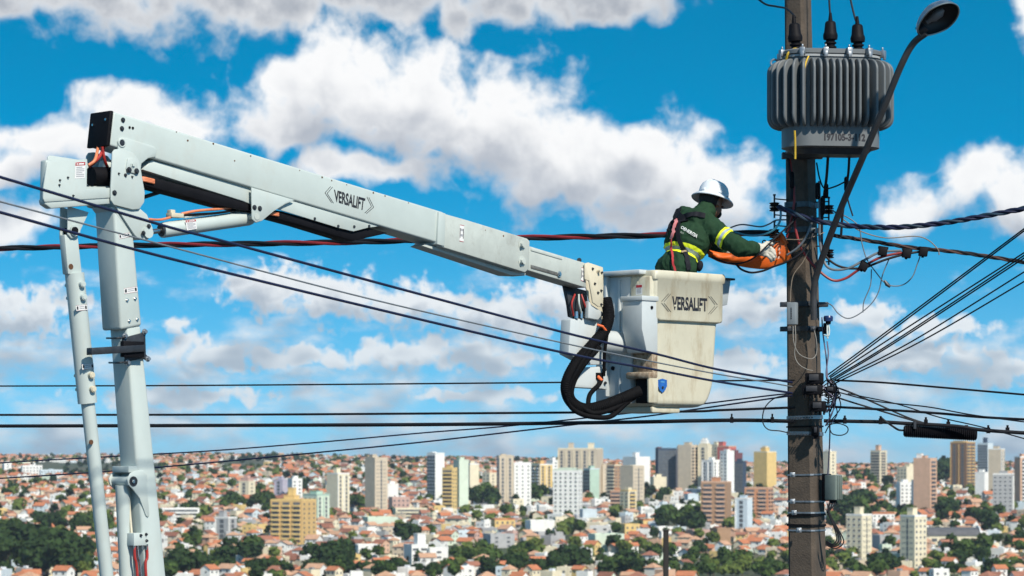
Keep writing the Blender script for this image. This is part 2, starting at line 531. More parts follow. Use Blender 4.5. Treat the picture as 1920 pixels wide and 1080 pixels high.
def facade(mb, bal, o, u, n, W, H, style, d):
    nf = max(2, int(round(H / 3.1)))
    fh = H / nf
    if style in ('grid', 'sparse', 'wide'):
        step = {'grid': 3.4, 'sparse': 6.0, 'wide': 4.4}[style]
        nc = max(1, int(W / step))
        sw = W / nc
        ww = {'grid': 0.40, 'sparse': 0.26, 'wide': 0.72}[style] * sw
        for i in range(nf):
            for j in range(nc):
                c = (j + 0.5) * sw
                box5(mb, o, u, n, c - ww / 2, c + ww / 2, i * fh + fh * 0.34, i * fh + fh * 0.74, 0.06)
                box5(bal, o, u, n, c - ww / 2 - 0.15, c + ww / 2 + 0.15, i * fh + fh * 0.22, i * fh + fh * 0.29, 0.22)
    elif style == 'band':
        for i in range(nf):
            box5(mb, o, u, n, W * 0.05, W * 0.95, i * fh + fh * 0.42, i * fh + fh * 0.97, 0.06)
            box5(bal, o, u, n, W * 0.03, W * 0.97, i * fh + 0.02, i * fh + fh * 0.40, 1.1)
    elif style == 'balc':          # columns of balconies between plain piers
        nc = max(1, int(W / 7.0)); sw = W / nc
        for j in range(nc):
            c = (j + 0.5) * sw
            for i in range(nf):
                box5(mb, o, u, n, c - sw * 0.32, c + sw * 0.32, i * fh + fh * 0.40, i * fh + fh * 0.97, 0.06)
                box5(bal, o, u, n, c - sw * 0.34, c + sw * 0.34, i * fh + 0.02, i * fh + fh * 0.38, 1.0)
    elif style == 'vert':
        nc = max(1, int(W / 6.0)); sw = W / nc
        for j in range(nc):
            c = (j + 0.5) * sw
            for i in range(nf):
                box5(mb, o, u, n, c - sw * 0.15, c + sw * 0.15, i * fh + fh * 0.12, i * fh + fh * 0.90, 0.06)
            box5(bal, o, u, n, c - sw * 0.5 + 0.1, c - sw * 0.5 + 0.7, 0, H, 0.5)
    elif style == 'slot':          # one dark recess down the middle
        for i in range(nf):
            box5(mb, o, u, n, W * 0.44, W * 0.56, i * fh + fh * 0.08, i * fh + fh * 0.94, 0.06)
            for c in (0.18, 0.31, 0.69, 0.82):
                box5(mb, o, u, n, W * (c - 0.022), W * (c + 0.022), i * fh + fh * 0.35, i * fh + fh * 0.7, 0.05)
    elif style == 'glass':
        nc = max(2, int(W / 3.0)); sw = W / nc
        for i in range(nf):
            for j in range(nc):
                box5(mb, o, u, n, j * sw + 0.12, (j + 1) * sw - 0.12, i * fh + 0.25, (i + 1) * fh - 0.15, 0.06)

def tower(x0, xs, x1, yt, yb, wall, sl, sr, label, tops=(), trim=None, d=None, roofmat=None, cat='tower block', wl=None, name='apartment_tower', singles=False, group=None):
    xm = (x0 + x1) / 2
    if d is None: d = ground_d(xm, yb)
    m = d / F
    pl, pr = max(xs - x0, 0.01), max(x1 - xs, 0.01)
    ph = min(R(76), max(R(14), math.atan2(pl, pr)))
    ur = Vector((math.cos(ph), math.sin(ph), 0)); ul = Vector((-math.sin(ph), math.cos(ph), 0))
    Wr, Wl = pr * m / math.cos(ph), pl * m / math.sin(ph)
    Wr = max(Wr, 9.0); Wl = max(Wl, 9.0)
    K = P(xs, yb, d); K.z = gz(K.x, d)
    H = P(xs, yt, d).z - K.z
    nr, nl = -ul, -ur
    c = K + ur * Wr / 2 + ul * Wl / 2
    OCC.append((c.x, c.y, 0.62 * max(Wr, Wl) + 4))
    rt = empty(name, (c.x, c.y, K.z), label, cat, group)
    Z = Vector((0, 0, 1))
    b = MB(); b.box(c + Z * (H / 2 - 3), ur * (Wr / 2), ul * (Wl / 2), Z * (H / 2 + 3))
    b.build('wall', wm(wall), rt)
    win, bal = MB(), MB()
    facade(win, bal, K, ur, nr, Wr, H * 0.97, sr, d)
    facade(win, bal, K + ul * Wl, -ul, nl, Wl, H * 0.97, sl, d)
    if singles and win.f:
        for k in range(0, len(win.v), 8):
            one = MB(); one.add(win.v[k:k + 8], [(4, 5, 6, 7), (0, 1, 5, 4), (1, 2, 6, 5), (2, 3, 7, 6), (3, 0, 4, 7)])
            one.build('window', GLASS, rt)
    elif win.f: tag(win.build('windows', GLASS, rt), kind='stuff')
    if bal.f: tag(bal.build('balconies_and_sills', wm(trim or wall), rt), kind='stuff')
    # parapet
    pa = MB()
    for s, ax, w, q in ((1, ur, Wr, ul * Wl / 2), (-1, ur, Wr, ul * Wl / 2)):
        pa.box(c + q * s * 0.97 + Z * (H + 0.5), ur * (Wr / 2 + 0.15), q.normalized() * 0.25, Z * 0.5)
    for s in (1, -1):
        pa.box(c + ur * s * Wr / 2 * 0.97 + Z * (H + 0.495), ur * 0.25, ul * (Wl / 2 * 0.94), Z * 0.495)
    pa.build('parapet', roofmat or wm(trim or wall), rt)
    if not tops: tops = ((0.3, 0.7, 6, None),)
    for f0, f1, hp, cc in tops:
        # rooftop block: fractions across the front, height in photo pixels
        h = hp * m
        ctr = c + (ur - ul).normalized() * 0
        ax = (ur * Wr / 2 + ul * -Wl / 2)
        pos = c + ax * (f0 + f1 - 1) * 0.8
        hw = (f1 - f0)
        t = MB(); t.box(pos + Z * (H + h / 2), ur * max(2.0, Wr / 2 * hw), ul * max(2.0, Wl / 2 * hw), Z * (h / 2 + 0.1))
        t.box(pos + Z * (H + h + 0.25), ur * max(2.2, Wr / 2 * hw + 0.25), ul * max(2.2, Wl / 2 * hw + 0.25), Z * 0.2)
        t.build('roof_block', wm(cc or wall), rt)
    return rt

# ------------------------------------------------------------------ towers of the town
T = tower
T(447, 466, 477, 904, 938, 'cream', 'vert', 'sparse', 'small cream tower with a curved pink crown above dark trees', ((0.1, 0.9, 7, 'pink'), (0.3, 0.7, 12, 'pink')))
T(514, 530, 539, 901, 940, 'lilac', 'vert', 'plain', 'grey and lilac slab tower right behind a white one and the big ochre tower')
T(538, 548, 566, 899, 942, 'white', 'plain', 'grid', 'white mid-height tower partly behind the top of the ochre tower')
T(402, 428, 442, 972, 1010, 'grey', 'vert', 'vert', 'low grey tower with white vertical ribs and a narrow water tank', ((0.2, 0.45, 13, 'grey'),), trim='white')
T(505, 566, 589, 939, 1021, 'ochre', 'balc', 'sparse', 'broad ochre apartment tower with deep striped balconies and a stepped top', ((0.28, 0.62, 9, 'yellow'), (0.38, 0.55, 23, 'yellow')), trim='yellow')
T(567, 594, 616, 930, 986, 'palegreen', 'grid', 'vert', 'pale green and white tower with a green roof beside the ochre tower', ((0.0, 1.0, 3, 'green'), (0.25, 0.75, 8, 'green')), trim='green')
T(611, 633, 654, 889, 966, 'cream', 'plain', 'vert', 'slim cream tower with one white side and a round stair head', ((0.33, 0.55, 11, 'cream'),), trim='white')
T(683, 703, 726, 860, 962, 'beige', 'plain', 'slot', 'tall plain beige tower with a dotted column of windows', ((0.15, 0.5, 7, 'beige'),))
T(727, 736, 768, 934, 968, 'pink', 'plain', 'grid', 'short pink tower right beside the tall plain beige one', ((0.3, 0.5, 4, 'white'), (0.6, 0.8, 4, 'white')))
T(723, 727, 744, 909, 955, 'white', 'plain', 'plain', 'narrow white block peeping out behind the tall plain beige tower')
T(800, 816, 833, 851, 945, 'white', 'glass', 'plain', 'white tower with a blue-grey glass corner behind the salmon block', ((0.2, 0.4, 3, 'white'),))
T(807, 815, 832, 881, 942, 'salmon', 'plain', 'grid', 'salmon coloured tower with one white pier beside the yellow grid tower', trim='white')
T(831, 848, 856, 879, 960, 'yellow', 'band', 'grid', 'mustard yellow tower with a dark grid of balconies')
T(855, 861, 870, 864, 959, 'palegreen', 'plain', 'plain', 'very slim pale green windowless tower joined to the mustard grid tower')
T(869, 881, 898, 871, 933, 'cream', 'sparse', 'plain', 'cream tower with a dark gap under its roof beyond the slim pale green one', trim='white')
T(904, 918, 931, 888, 926, 'cream', 'grid', 'sparse', 'stubby cream tower standing over trees on the slope', ((0.3, 0.7, 7, 'salmon'),))
T(932, 936, 963, 856, 950, 'beige', 'glass', 'vert', 'beige tower with one dark edge peeping over the big white tower', ((0.2, 0.5, 4, 'beige'), (0.6, 0.9, 2, 'beige')))
T(937, 964, 996, 869, 949, 'white', 'slot', 'sparse', 'big white double tower with a dark slot down the middle', ((0.55, 0.75, 3, 'white'),))
T(996, 1012, 1036, 872, 927, 'yellow', 'balc', 'vert', 'tower striped in yellow and white standing over a grove', ((0.3, 0.6, 8, 'ochre'),), trim='white')
T(1026, 1036, 1047, 864, 918, 'white', 'plain', 'sparse', 'white slab hidden between the yellow striped tower and the wide beige one')
T(1046, 1118, 1133, 842, 935, 'beige', 'vert', 'plain', 'wide beige slab with two roof towers, tallest of the centre', ((0.18, 0.3, 11, 'beige'), (0.72, 0.86, 11, 'cream')), trim='cream')
T(1037, 1084, 1093, 882, 977, 'white', 'grid', 'sparse', 'white hotel tower with a pale green top and a blue vertical sign', ((0.2, 0.8, 4, 'palegreen'),), trim='palegreen')
T(1094, 1106, 1124, 880, 936, 'green', 'glass', 'plain', 'grey green tower with dark glass behind the white hotel', trim='paleblue')
T(1122, 1130, 1140, 876, 933, 'beige', 'plain', 'sparse', 'narrow beige tower between the grey green glass and a brown grid')
T(1138, 1152, 1166, 873, 940, 'brown', 'band', 'grid', 'brown tower with a tight grid of balconies and a small orange crown', ((0.4, 0.8, 6, 'orange'),), trim='cream')
T(1164, 1187, 1209, 875, 949, 'beige', 'plain', 'slot', 'beige tower with a plain left side and pale brown right corner', ((0.15, 0.6, 2, 'cream'),))
T(1169, 1192, 1220, 858, 920, 'white', 'plain', 'plain', 'plain white tower with a pointed roof fin behind the beige ones', ((0.35, 0.6, 9, 'white'),))
T(1151, 1165, 1169, 922, 965, 'orange', 'band', 'plain', 'low reddish tower striped like brick layers', trim='salmon')
T(1168, 1178, 1189, 921, 972, 'cream', 'grid', 'balc', 'low cream tower with yellow window surrounds beside the brick striped one', trim='yellow')
T(1230, 1234, 1268, 842, 925, 'navy', 'plain', 'glass', 'dark blue glass office tower with one maroon edge', ((0.0, 0.2, 3, 'maroon'),))
T(1265, 1279, 1286, 843, 923, 'darkgrey', 'plain', 'plain', 'dark grey slab with a pale curved edge next to the dark blue glass office')
T(1272, 1296, 1311, 836, 926, 'beige', 'plain', 'balc', 'beige tower with brown balconies rising beside the dark grey slab')
T(1309, 1327, 1336, 836, 926, 'cream', 'vert', 'plain', 'tall cream tower crowned by a white dome', ((0.1, 0.9, 4, 'cream'), (0.2, 0.8, 10, 'white'), (0.35, 0.65, 14, 'white')))
T(1333, 1345, 1357, 835, 925, 'cream', 'grid', 'grid', 'cream tower with a fine window grid right of the domed tower')
T(1346, 1366, 1382, 838, 928, 'red', 'plain', 'grid', 'red and pink stepped tower with its top in steps', ((0.0, 0.4, 9, 'red'), (0.6, 1.0, 0.5, 'red')), trim='salmon')
T(1371, 1378, 1388, 851, 930, 'maroon', 'plain', 'plain', 'dark maroon block at the foot of the red stepped tower')
T(1317, 1337, 1355, 864, 935, 'white', 'vert', 'vert', 'white twin tower with ribbed sides above the brown flats', ((0.4, 0.6, 6, 'white'),))
T(1354, 1363, 1374, 847, 935, 'white', 'grid', 'plain', 'slim white tower with a dark ladder of windows', ((0.3, 0.7, 4, 'white'),))
T(1375, 1393, 1401, 867, 933, 'navy', 'glass', 'plain', 'black blue glass block between white tower and yellow tower')
T(1315, 1363, 1375, 905, 994, 'brown', 'balc', 'plain', 'broad brown flats with six rows of small dark windows, nearest the groves', ((0.35, 0.65, 9, 'orange'),), trim='salmon')
T(1415, 1438, 1458, 848, 923, 'yellow', 'plain', 'plain', 'yellow and cream tower with a stepped twin crown near the pole', ((0.3, 0.7, 8, 'yellow'), (0.42, 0.6, 11, 'cream')), trim='cream')
T(1397, 1440, 1454, 916, 977, 'orange', 'balc', 'balc', 'orange brick flats with deep horizontal balconies', ((0.0, 0.3, 1, 'brown'),), trim='salmon')
T(1380, 1401, 1412, 936, 1006, 'paleblue', 'vert', 'plain', 'pale blue and white tower in front of orange brick flats', trim='white')
T(1220, 1226, 1250, 896, 928, 'cream', 'plain', 'plain', 'low cream block at the foot of the dark blue glass office')
T(1546, 1556, 1567, 848, 928, 'cream', 'plain', 'sparse', 'cream tower half hidden behind the concrete pole', ((0.2, 0.6, 4, 'white'),))
T(1634, 1650, 1665, 846, 907, 'cream', 'band', 'balc', 'lone cream tower ringed with balconies on the far right slope', ((0.3, 0.65, 11, 'salmon'),), trim='beige')
T(1684, 1700, 1716, 877, 935, 'cream', 'grid', 'plain', 'cream block with a raised corner right of the lone ringed tower', ((0.5, 1.0, 7, 'cream'),))
T(1715, 1744, 1761, 861, 972, 'salmon', 'plain', 'balc', 'tall salmon tower with shaded side and lit balconies', ((0.15, 0.6, 6, 'salmon'), (0.1, 0.35, 10, 'white')))
T(1685, 1688, 1713, 906, 964, 'white', 'plain', 'grid', 'left half of a white twin slab below the salmon tower', group=None)
T(1714, 1717, 1751, 902, 968, 'white', 'plain', 'sparse', 'right, wider half of a white twin slab below the salmon tower')
TW = 'cream apartment block with pink stair strip, one of a matching pair'
T(1589, 1616, 1638, 967, 1052, 'cream', 'grid', 'slot', TW, ((0.35, 0.65, 15, 'cream'),), trim='white', group='matching cream apartment blocks')
T(1691, 1715, 1741, 969, 1066, 'cream', 'slot', 'grid', TW, ((0.3, 0.6, 15, 'cream'),), trim='white', group='matching cream apartment blocks')
T(1785, 1812, 1833, 830, 922, 'darkbrown', 'vert', 'balc', 'tall dark brown tower with amber ribs, highest on the right', ((0.1, 0.7, 3, 'ochre'),), trim='ochre')
T(1835, 1852, 1865, 832, 900, 'paleblue', 'glass', 'plain', 'pale tower with a dark blue glass core rising above it', ((0.35, 0.65, 11, 'navy'),))
T(1855, 1877, 1888, 843, 929, 'beige', 'plain', 'vert', 'pale grey tower with dark terraces right of the glass core tower', trim='white')
T(1830, 1846, 1856, 887, 938, 'white', 'plain', 'plain', 'white block painted with a tall advert below the dark brown tower')
T(1863, 1899, 1908, 890, 968, 'grey', 'grid', 'vert', 'grey tower covered in a dense grid of dark windows', trim='white')
T(1906, 1913, 1935, 858, 953, 'salmon', 'plain', 'balc', 'salmon tower at the far right with white balcony stripes', trim='white')

# low, broad buildings
def low(x0, xs, x1, yt, yb, wall, label, sl='plain', sr='grid', roof=None, singles=False, tops=((0.4, 0.6, 2, None),)):
    return tower(x0, xs, x1, yt, yb, wall, sl, sr, label, tops, cat='building', name='low_building', roofmat=roof, singles=singles)
low(756, 772, 802, 1024, 1060, 'white', 'white office block with big square dark windows and a taller rear part', 'plain', 'wide', singles=True, tops=((0.45, 0.95, 22, 'white'),))
low(800, 806, 840, 1030, 1060, 'white', 'white annex joined to the office with big square windows', 'plain', 'sparse')
low(662, 672, 713, 1024, 1049, 'white', 'bright white hall with blank walls among tiled houses', 'plain', 'plain')
low(1104, 1116, 1171, 1004, 1034, 'palegreen', 'long pale hall with a blank wall above the tree belt', 'plain', 'plain')
low(1090, 1093, 1119, 957, 986, 'paleblue', 'pale blue cube at the foot of the white hotel', 'plain', 'plain')
low(1197, 1206, 1248, 976, 995, 'yellow', 'yellow row of shops under red tiles', 'grid', 'sparse', roof=ROOFS[0])
low(1160, 1172, 1200, 985, 1004, 'yellow', 'second yellow row with dark square windows', 'grid', 'grid')
low(296, 304, 372, 955, 977, 'white', 'long white school building left of the grove', 'plain', 'band')
low(34, 42, 78, 874, 897, 'white', 'white clinic on the hillside behind the boom', 'plain', 'grid')
low(70, 76, 116, 882, 898, 'paleblue', 'pale blue wing beside the white clinic on the hillside', 'plain', 'grid')
low(4, 8, 16, 868, 893, 'white', 'narrow white block alone on the left hillside', 'plain', 'sparse')
low(136, 150, 192, 1056, 1076, 'paleblue', 'pale blue two storey house behind the boom legs', 'plain', 'wide', singles=True)
low(588, 600, 632, 1046, 1062, 'paleblue', 'pale blue cottage in front of dark trees', 'plain', 'plain')
low(1632, 1636, 1679, 964, 986, 'white', 'red roofed white apartment row behind the matching pair', 'plain', 'grid', roof=ROOFS[0], tops=((0.05, 0.95, 3, 'orange'),))
low(1640, 1650, 1690, 1006, 1030, 'grey', 'grey flat shed between the matching pair', 'plain', 'plain')
low(880, 890, 950, 957, 972, 'white', 'wide white market hall below the big white double tower', 'plain', 'band')
low(920, 928, 966, 975, 996, 'yellow', 'sand coloured school with an orange roof', 'grid', 'grid', roof=ROOFS[0])
low(985, 995, 1040, 978, 1003, 'white', 'blank white warehouse below the white hotel', 'plain', 'plain')
low(1000, 1010, 1060, 1000, 1014, 'grey', 'low grey shed with a long flat roof', 'plain', 'plain')
low(905, 920, 965, 1004, 1028, 'grey', 'old grey factory above the park trees', 'plain', 'sparse')
low(1290, 1300, 1335, 996, 1014, 'pink', 'pale pink house row under the broad brown flats', 'plain', 'sparse')
low(1333, 1345, 1371, 993, 1026, 'brown', 'brick coloured cube at the foot of the broad brown flats', 'sparse', 'plain')
low(1222, 1234, 1262, 990, 1006, 'white', 'white flat roofed shop behind the short post', 'plain', 'sparse')
low(1260, 1266, 1318, 948, 972, 'white', 'white gabled hall with trees before it', 'plain', 'plain')
low(1284, 1290, 1310, 928, 952, 'paleblue', 'light blue cube below the domed tower', 'plain', 'plain')
low(676, 690, 745, 972, 992, 'palegreen', 'pale grey green supermarket under the tall beige tower', 'plain', 'plain')
low(735, 742, 800, 955, 975, 'cream', 'long cream parking deck right of the pink tower', 'plain', 'band')
low(1590, 1600, 1660, 1070, 1084, 'white', 'long white wall of a shed at the foot of the pole', 'plain', 'plain', roof=ROOFS[3])

# barrel roofed warehouse
def warehouse():
    d = ground_d(1790, 1022); m = d / F
    a, b = P(1741, 1022, d), P(1838, 1022, d)
    a.z = b.z = min(gz(a.x, d), gz(b.x, d))
    rt = empty('warehouse', (a + b) / 2, 'dark grey barrel roofed warehouse with a white curved gable end', 'warehouse')
    L = (b - a).length; U = (b - a).normalized(); V = Vector((-U.y, U.x, 0)); Z = Vector((0, 0, 1))
    OCC.append((((a + b) / 2).x, d + 10, L * 0.6))
    w = MB(); w.box((a + b) / 2 + V * 12 + Z * 1.5, U * L / 2, V * 12, Z * 4.5); w.build('wall', wm('cream'), rt)
    r = MB(); n = 12; pts = []
    for k in range(n + 1):
        t = math.pi * k / n
        pts.append(a + V * (12 - 12.5 * math.cos(t)) + Z * (6 + 5.2 * math.sin(t)) - U * 0.5)
    r.prism(pts, U * (L + 0.5)); r.build('roof', mat('dark sheet roof', (0.10, 0.10, 0.105), 0.8, var=0.3, scale=0.3), rt, smooth=True, auto=30)
    e = MB(); pts = [b + V * (12 - 12.9 * math.cos(math.pi * k / n)) + Z * (0 if k in (0, n) else 6 + 6.2 * math.sin(math.pi * k / n)) + U * 0.05 for k in range(n + 1)]
    e.prism(pts, U * 0.8); e.build('gable_wall', wm('white'), rt)
    # the gable seen from the front right
    for k in range(5):
        s = MB(); s.box(a + U * (L * (k + 0.5) / 5) + Z * 3.2 - V * 0.05, U * 2.2, V * 0.06, Z * 1.0); s.build('window', GLASS, rt)
warehouse()

# ------------------------------------------------------------------ trees
MARKS = [(545, 1012, 'the broad ochre tower'), (632, 962, 'the slim cream tower'), (704, 958, 'the plain beige tower'), (843, 956, 'the mustard grid tower'), (966, 946, 'the white double tower'),
         (1063, 972, 'the white hotel tower'), (1345, 990, 'the broad brown flats'), (1396, 1003, 'the pale blue tower'), (1625, 1082, 'the long shed wall'), (1613, 1050, 'the matching cream blocks'), (1715, 1064, 'the matching cream blocks'),
         (1740, 968, 'the tall salmon tower'), (1885, 966, 'the window grid tower'), (1808, 920, 'the dark brown tower'), (1790, 1020, 'the barrel roofed warehouse'), (1240, 1000, 'the yellow shop row'),
         (790, 1058, 'the square windowed office'), (422, 1006, 'the grey ribbed tower'), (60, 896, 'the white hillside clinic'), (165, 1072, 'the pale blue house'), (300, 1075, 'the left tree belt'), (335, 975, 'the long white school'),
         (935, 1026, 'the old grey factory'), (1138, 1032, 'the long pale hall'), (462, 936, 'the pink crowned tower'), (1650, 905, 'the lone ringed tower'), (1270, 972, 'the white gabled hall'), (688, 1048, 'the blank white hall'), (90, 1060, 'the big dark grove'), (1870, 1060, 'the lower valley roofs'), (980, 1070, 'the park trees')]
def near(x, d):
    px = 960 + x / d * F; py = gpy(d, px)
    return min(MARKS, key=lambda m: (m[0] - px) ** 2 + (2.0 * (m[1] - py)) ** 2)[2]
LEAF = [mat('leaves dark', (0.026, 0.050, 0.013), 0.8, spec=0.15, var=0.45, scale=0.35), mat('leaves mid', (0.052, 0.088, 0.018), 0.8, spec=0.15, var=0.45, scale=0.35), mat('leaves light', (0.10, 0.135, 0.028), 0.8, spec=0.15, var=0.4, scale=0.35)]
BARK = mat('far bark', (0.10, 0.07, 0.05), 0.95, var=0.3, scale=0.8)
def crown_geo(r, n, h, w, leaf):
    """leaf clumps over a few lobes; unit: metres, base at 0"""
    mb = MB()
    lobes = []
    for k in range(r.randint(5, 8)):
        a = r.uniform(0, 6.28); q = r.uniform(0, 0.55) * w
        lobes.append((Vector((math.cos(a) * q, math.sin(a) * q, h * r.uniform(0.45, 0.80))), w * r.uniform(0.34, 0.55)))
    lobes.append((Vector((0, 0, h * 0.66)), w * 0.62))
    v = []; f = []
    for i in range(n):
        c, rad = r.choice(lobes)
        dr = Vector((r.gauss(0, 1), r.gauss(0, 1), r.gauss(0, 1))).normalized()
        p = c + Vector((dr.x, dr.y, dr.z * 0.85)) * rad * r.uniform(0.72, 1.08)
        if p.z < h * 0.18: continue
        nn = (dr + Vector((r.gauss(0, .5), r.gauss(0, .5), r.gauss(0, .5)))).normalized()
        a = nn.orthogonal().normalized(); b = nn.cross(a)
        an = r.uniform(0, 6.28); a, b = a * math.cos(an) + b * math.sin(an), b * math.cos(an) - a * math.sin(an)
        s = leaf * r.uniform(0.6, 1.3)
        k = len(v)
        v += [p - a * s - b * s * 0.5, p + a * s * 0.3 - b * s * 0.8, p + a * s + b * s * 0.4, p - a * s * 0.2 + b * s * 0.9]
        f.append((k, k + 1, k + 2, k + 3))
    mb.add(v, f)
    return mb
def trunk_geo(r, h):
    mb = MB()
    mb.tube([(0, 0, -1), (0.05 * h * r.uniform(-1, 1), 0.02, h * 0.3), (0, 0.03 * h, h * 0.6)], [h * 0.035, h * 0.025, h * 0.012], 6)
    for k in range(3):
        a = k * 2.1 + r.uniform(0, 1)
        mb.tube([(0, 0, h * 0.28), (math.cos(a) * h * 0.2, math.sin(a) * h * 0.2, h * 0.52)], [h * 0.015, h * 0.006], 5)
    return mb
TREE_LABEL = ['dark dense broadleaf tree', 'mid green bushy tree', 'light green loose tree']
PROTO = []
for k in range(9):
    r = random.Random(100 + k)
    h = 1.0
    li = k % 3
    rt = empty('broadleaf_tree', (0, 0, 0), TREE_LABEL[li], 'tree', 'trees scattered through the town')
    trunk_geo(r, 10.0).build('trunk', BARK, rt)
    crown_geo(r, 520, 10.0, r.uniform(4.2, 5.6), 0.85).build('crown', LEAF[li], rt)
    PROTO.append((rt, li))
TREES = []   # x, d, height, prototype
def add_tree(px, py, hpx, k=None, jitter=0):
    d = ground_d(px, py)
    if py > 1083: d = 1500 - (py - 1083) * 5
    x = (px - 960) / F * d
    h = hpx * d / F
    TREES.append((x, d, h, rnd.randrange(9) if k is None else k))
def grove(x0, y0, x1, y1, n, h0, h1, kinds=(0, 1, 2)):
    for i in range(n):
        k = rnd.choice(kinds) + 3 * rnd.randrange(3)
        px, py = rnd.uniform(x0, x1), rnd.uniform(y0, y1)
        d = ground_d(px, py); x = (px - 960) / F * d
        if any((x - a) ** 2 + (d - b) ** 2 < (c * 0.85) ** 2 for a, b, c in OCC): continue
        add_tree(px, py, rnd.uniform(h0, h1), k)
grove(0, 1060, 150, 1090, 16, 55, 85, (0,)); grove(110, 1050, 170, 1085, 8, 40, 60, (0,)); grove(0, 1000, 60, 1040, 7, 24, 40, (0, 1))
grove(62, 985, 178, 1000, 16, 22, 32, (1, 0)); grove(150, 990, 215, 1002, 6, 20, 30, (1, 2))
grove(310, 1070, 425, 1090, 14, 34, 52, (0,)); grove(405, 946, 510, 958, 22, 18, 28, (0, 1)); grove(330, 958, 400, 975, 8, 16, 24, (0, 1))
grove(435, 1040, 480, 1058, 5, 30, 42, (0, 1)); grove(460, 1076, 500, 1090, 4, 30, 45, (0,)); grove(345, 1020, 375, 1032, 3, 22, 30, (1,))
grove(580, 1060, 660, 1086, 12, 32, 55, (0,)); grove(620, 1078, 700, 1092, 8, 20, 32, (0, 1)); grove(746, 1010, 782, 1026, 6, 28, 42, (0,))
grove(655, 944, 682, 958, 4, 18, 26, (0, 1)); grove(885, 940, 936, 952, 10, 22, 36, (0, 1)); grove(998, 932, 1036, 948, 9, 18, 28, (0, 1))
grove(850, 1040, 1010, 1062, 26, 22, 34, (1, 2)); grove(905, 1078, 1050, 1095, 16, 26, 44, (0,)); grove(1040, 1066, 1105, 1082, 9, 36, 52, (0,))
grove(1125, 1068, 1200, 1092, 10, 30, 44, (0, 1)); grove(1080, 1036, 1260, 1050, 16, 12, 24, (1, 2)); grove(1240, 985, 1312, 1002, 14, 30, 46, (0, 1))
grove(1212, 932, 1250, 945, 6, 18, 26, (0,)); grove(1295, 1058, 1478, 1090, 34, 20, 40, (1, 2, 1)); grove(1440, 1030, 1476, 1050, 4, 16, 24, (1, 2))
grove(1560, 972, 1640, 1000, 10, 30, 48, (0, 1)); grove(1600, 950, 1640, 965, 6, 26, 40, (0,)); grove(1640, 958, 1740, 975, 12, 20, 30, (1, 0))
grove(1752, 958, 1790, 985, 8, 24, 40, (0, 1)); grove(1745, 1000, 1760, 1010, 2, 16, 24, (0,)); grove(1645, 1062, 1700, 1080, 7, 22, 36, (1, 0))
grove(1800, 1045, 1862, 1072, 8, 34, 56, (0, 1)); grove(1825, 985, 1872, 1003, 7, 26, 40, (0,)); grove(1880, 1020, 1925, 1036, 4, 26, 36, (0,)); grove(1556, 1060, 1600, 1082, 5, 18, 30, (1, 2))
grove(1738, 895, 1782, 912, 8, 24, 50, (0,)); grove(1860, 905, 1925, 930, 6, 20, 30, (0,)); grove(1560, 895, 1640, 915, 10, 14, 22, (0, 1)); grove(1660, 905, 1690, 920, 4, 14, 24, (0,))
grove(215, 1076, 330, 1092, 10, 22, 38, (0, 1)); grove(500, 1076, 590, 1092, 8, 20, 34, (0, 1)); grove(700, 1076, 860, 1094, 18, 20, 38, (0, 1, 0)); grove(1100, 1050, 1300, 1074, 16, 14, 30, (1, 2, 0)); grove(1740, 1078, 1925, 1094, 16, 18, 34, (0, 1)); grove(860, 1068, 960, 1080, 8, 16, 26, (1, 2)); grove(1200, 1078, 1300, 1094, 8, 20, 34, (0, 1)); grove(0, 868, 60, 880, 8, 9, 15, (0,)); grove(120, 870, 300, 892, 40, 7, 13, (0,)); grove(60, 866, 240, 872, 16, 6, 10, (0,)); grove(430, 862, 560, 872, 26, 8, 17, (0,))
grove(560, 866, 690, 876, 20, 7, 13, (0, 1)); grove(730, 868, 790, 884, 14, 9, 16, (0,)); grove(955, 868, 1050, 880, 16, 9, 16, (0,)); grove(430, 880, 520, 895, 10, 8, 14, (1,))
grove(1480, 880, 1640, 892, 14, 8, 14, (0,)); grove(1640, 880, 1925, 892, 16, 8, 14, (0,)); grove(240, 920, 420, 950, 10, 12, 20, (0, 1)); grove(0, 905, 120, 935, 12, 12, 20, (0, 1))

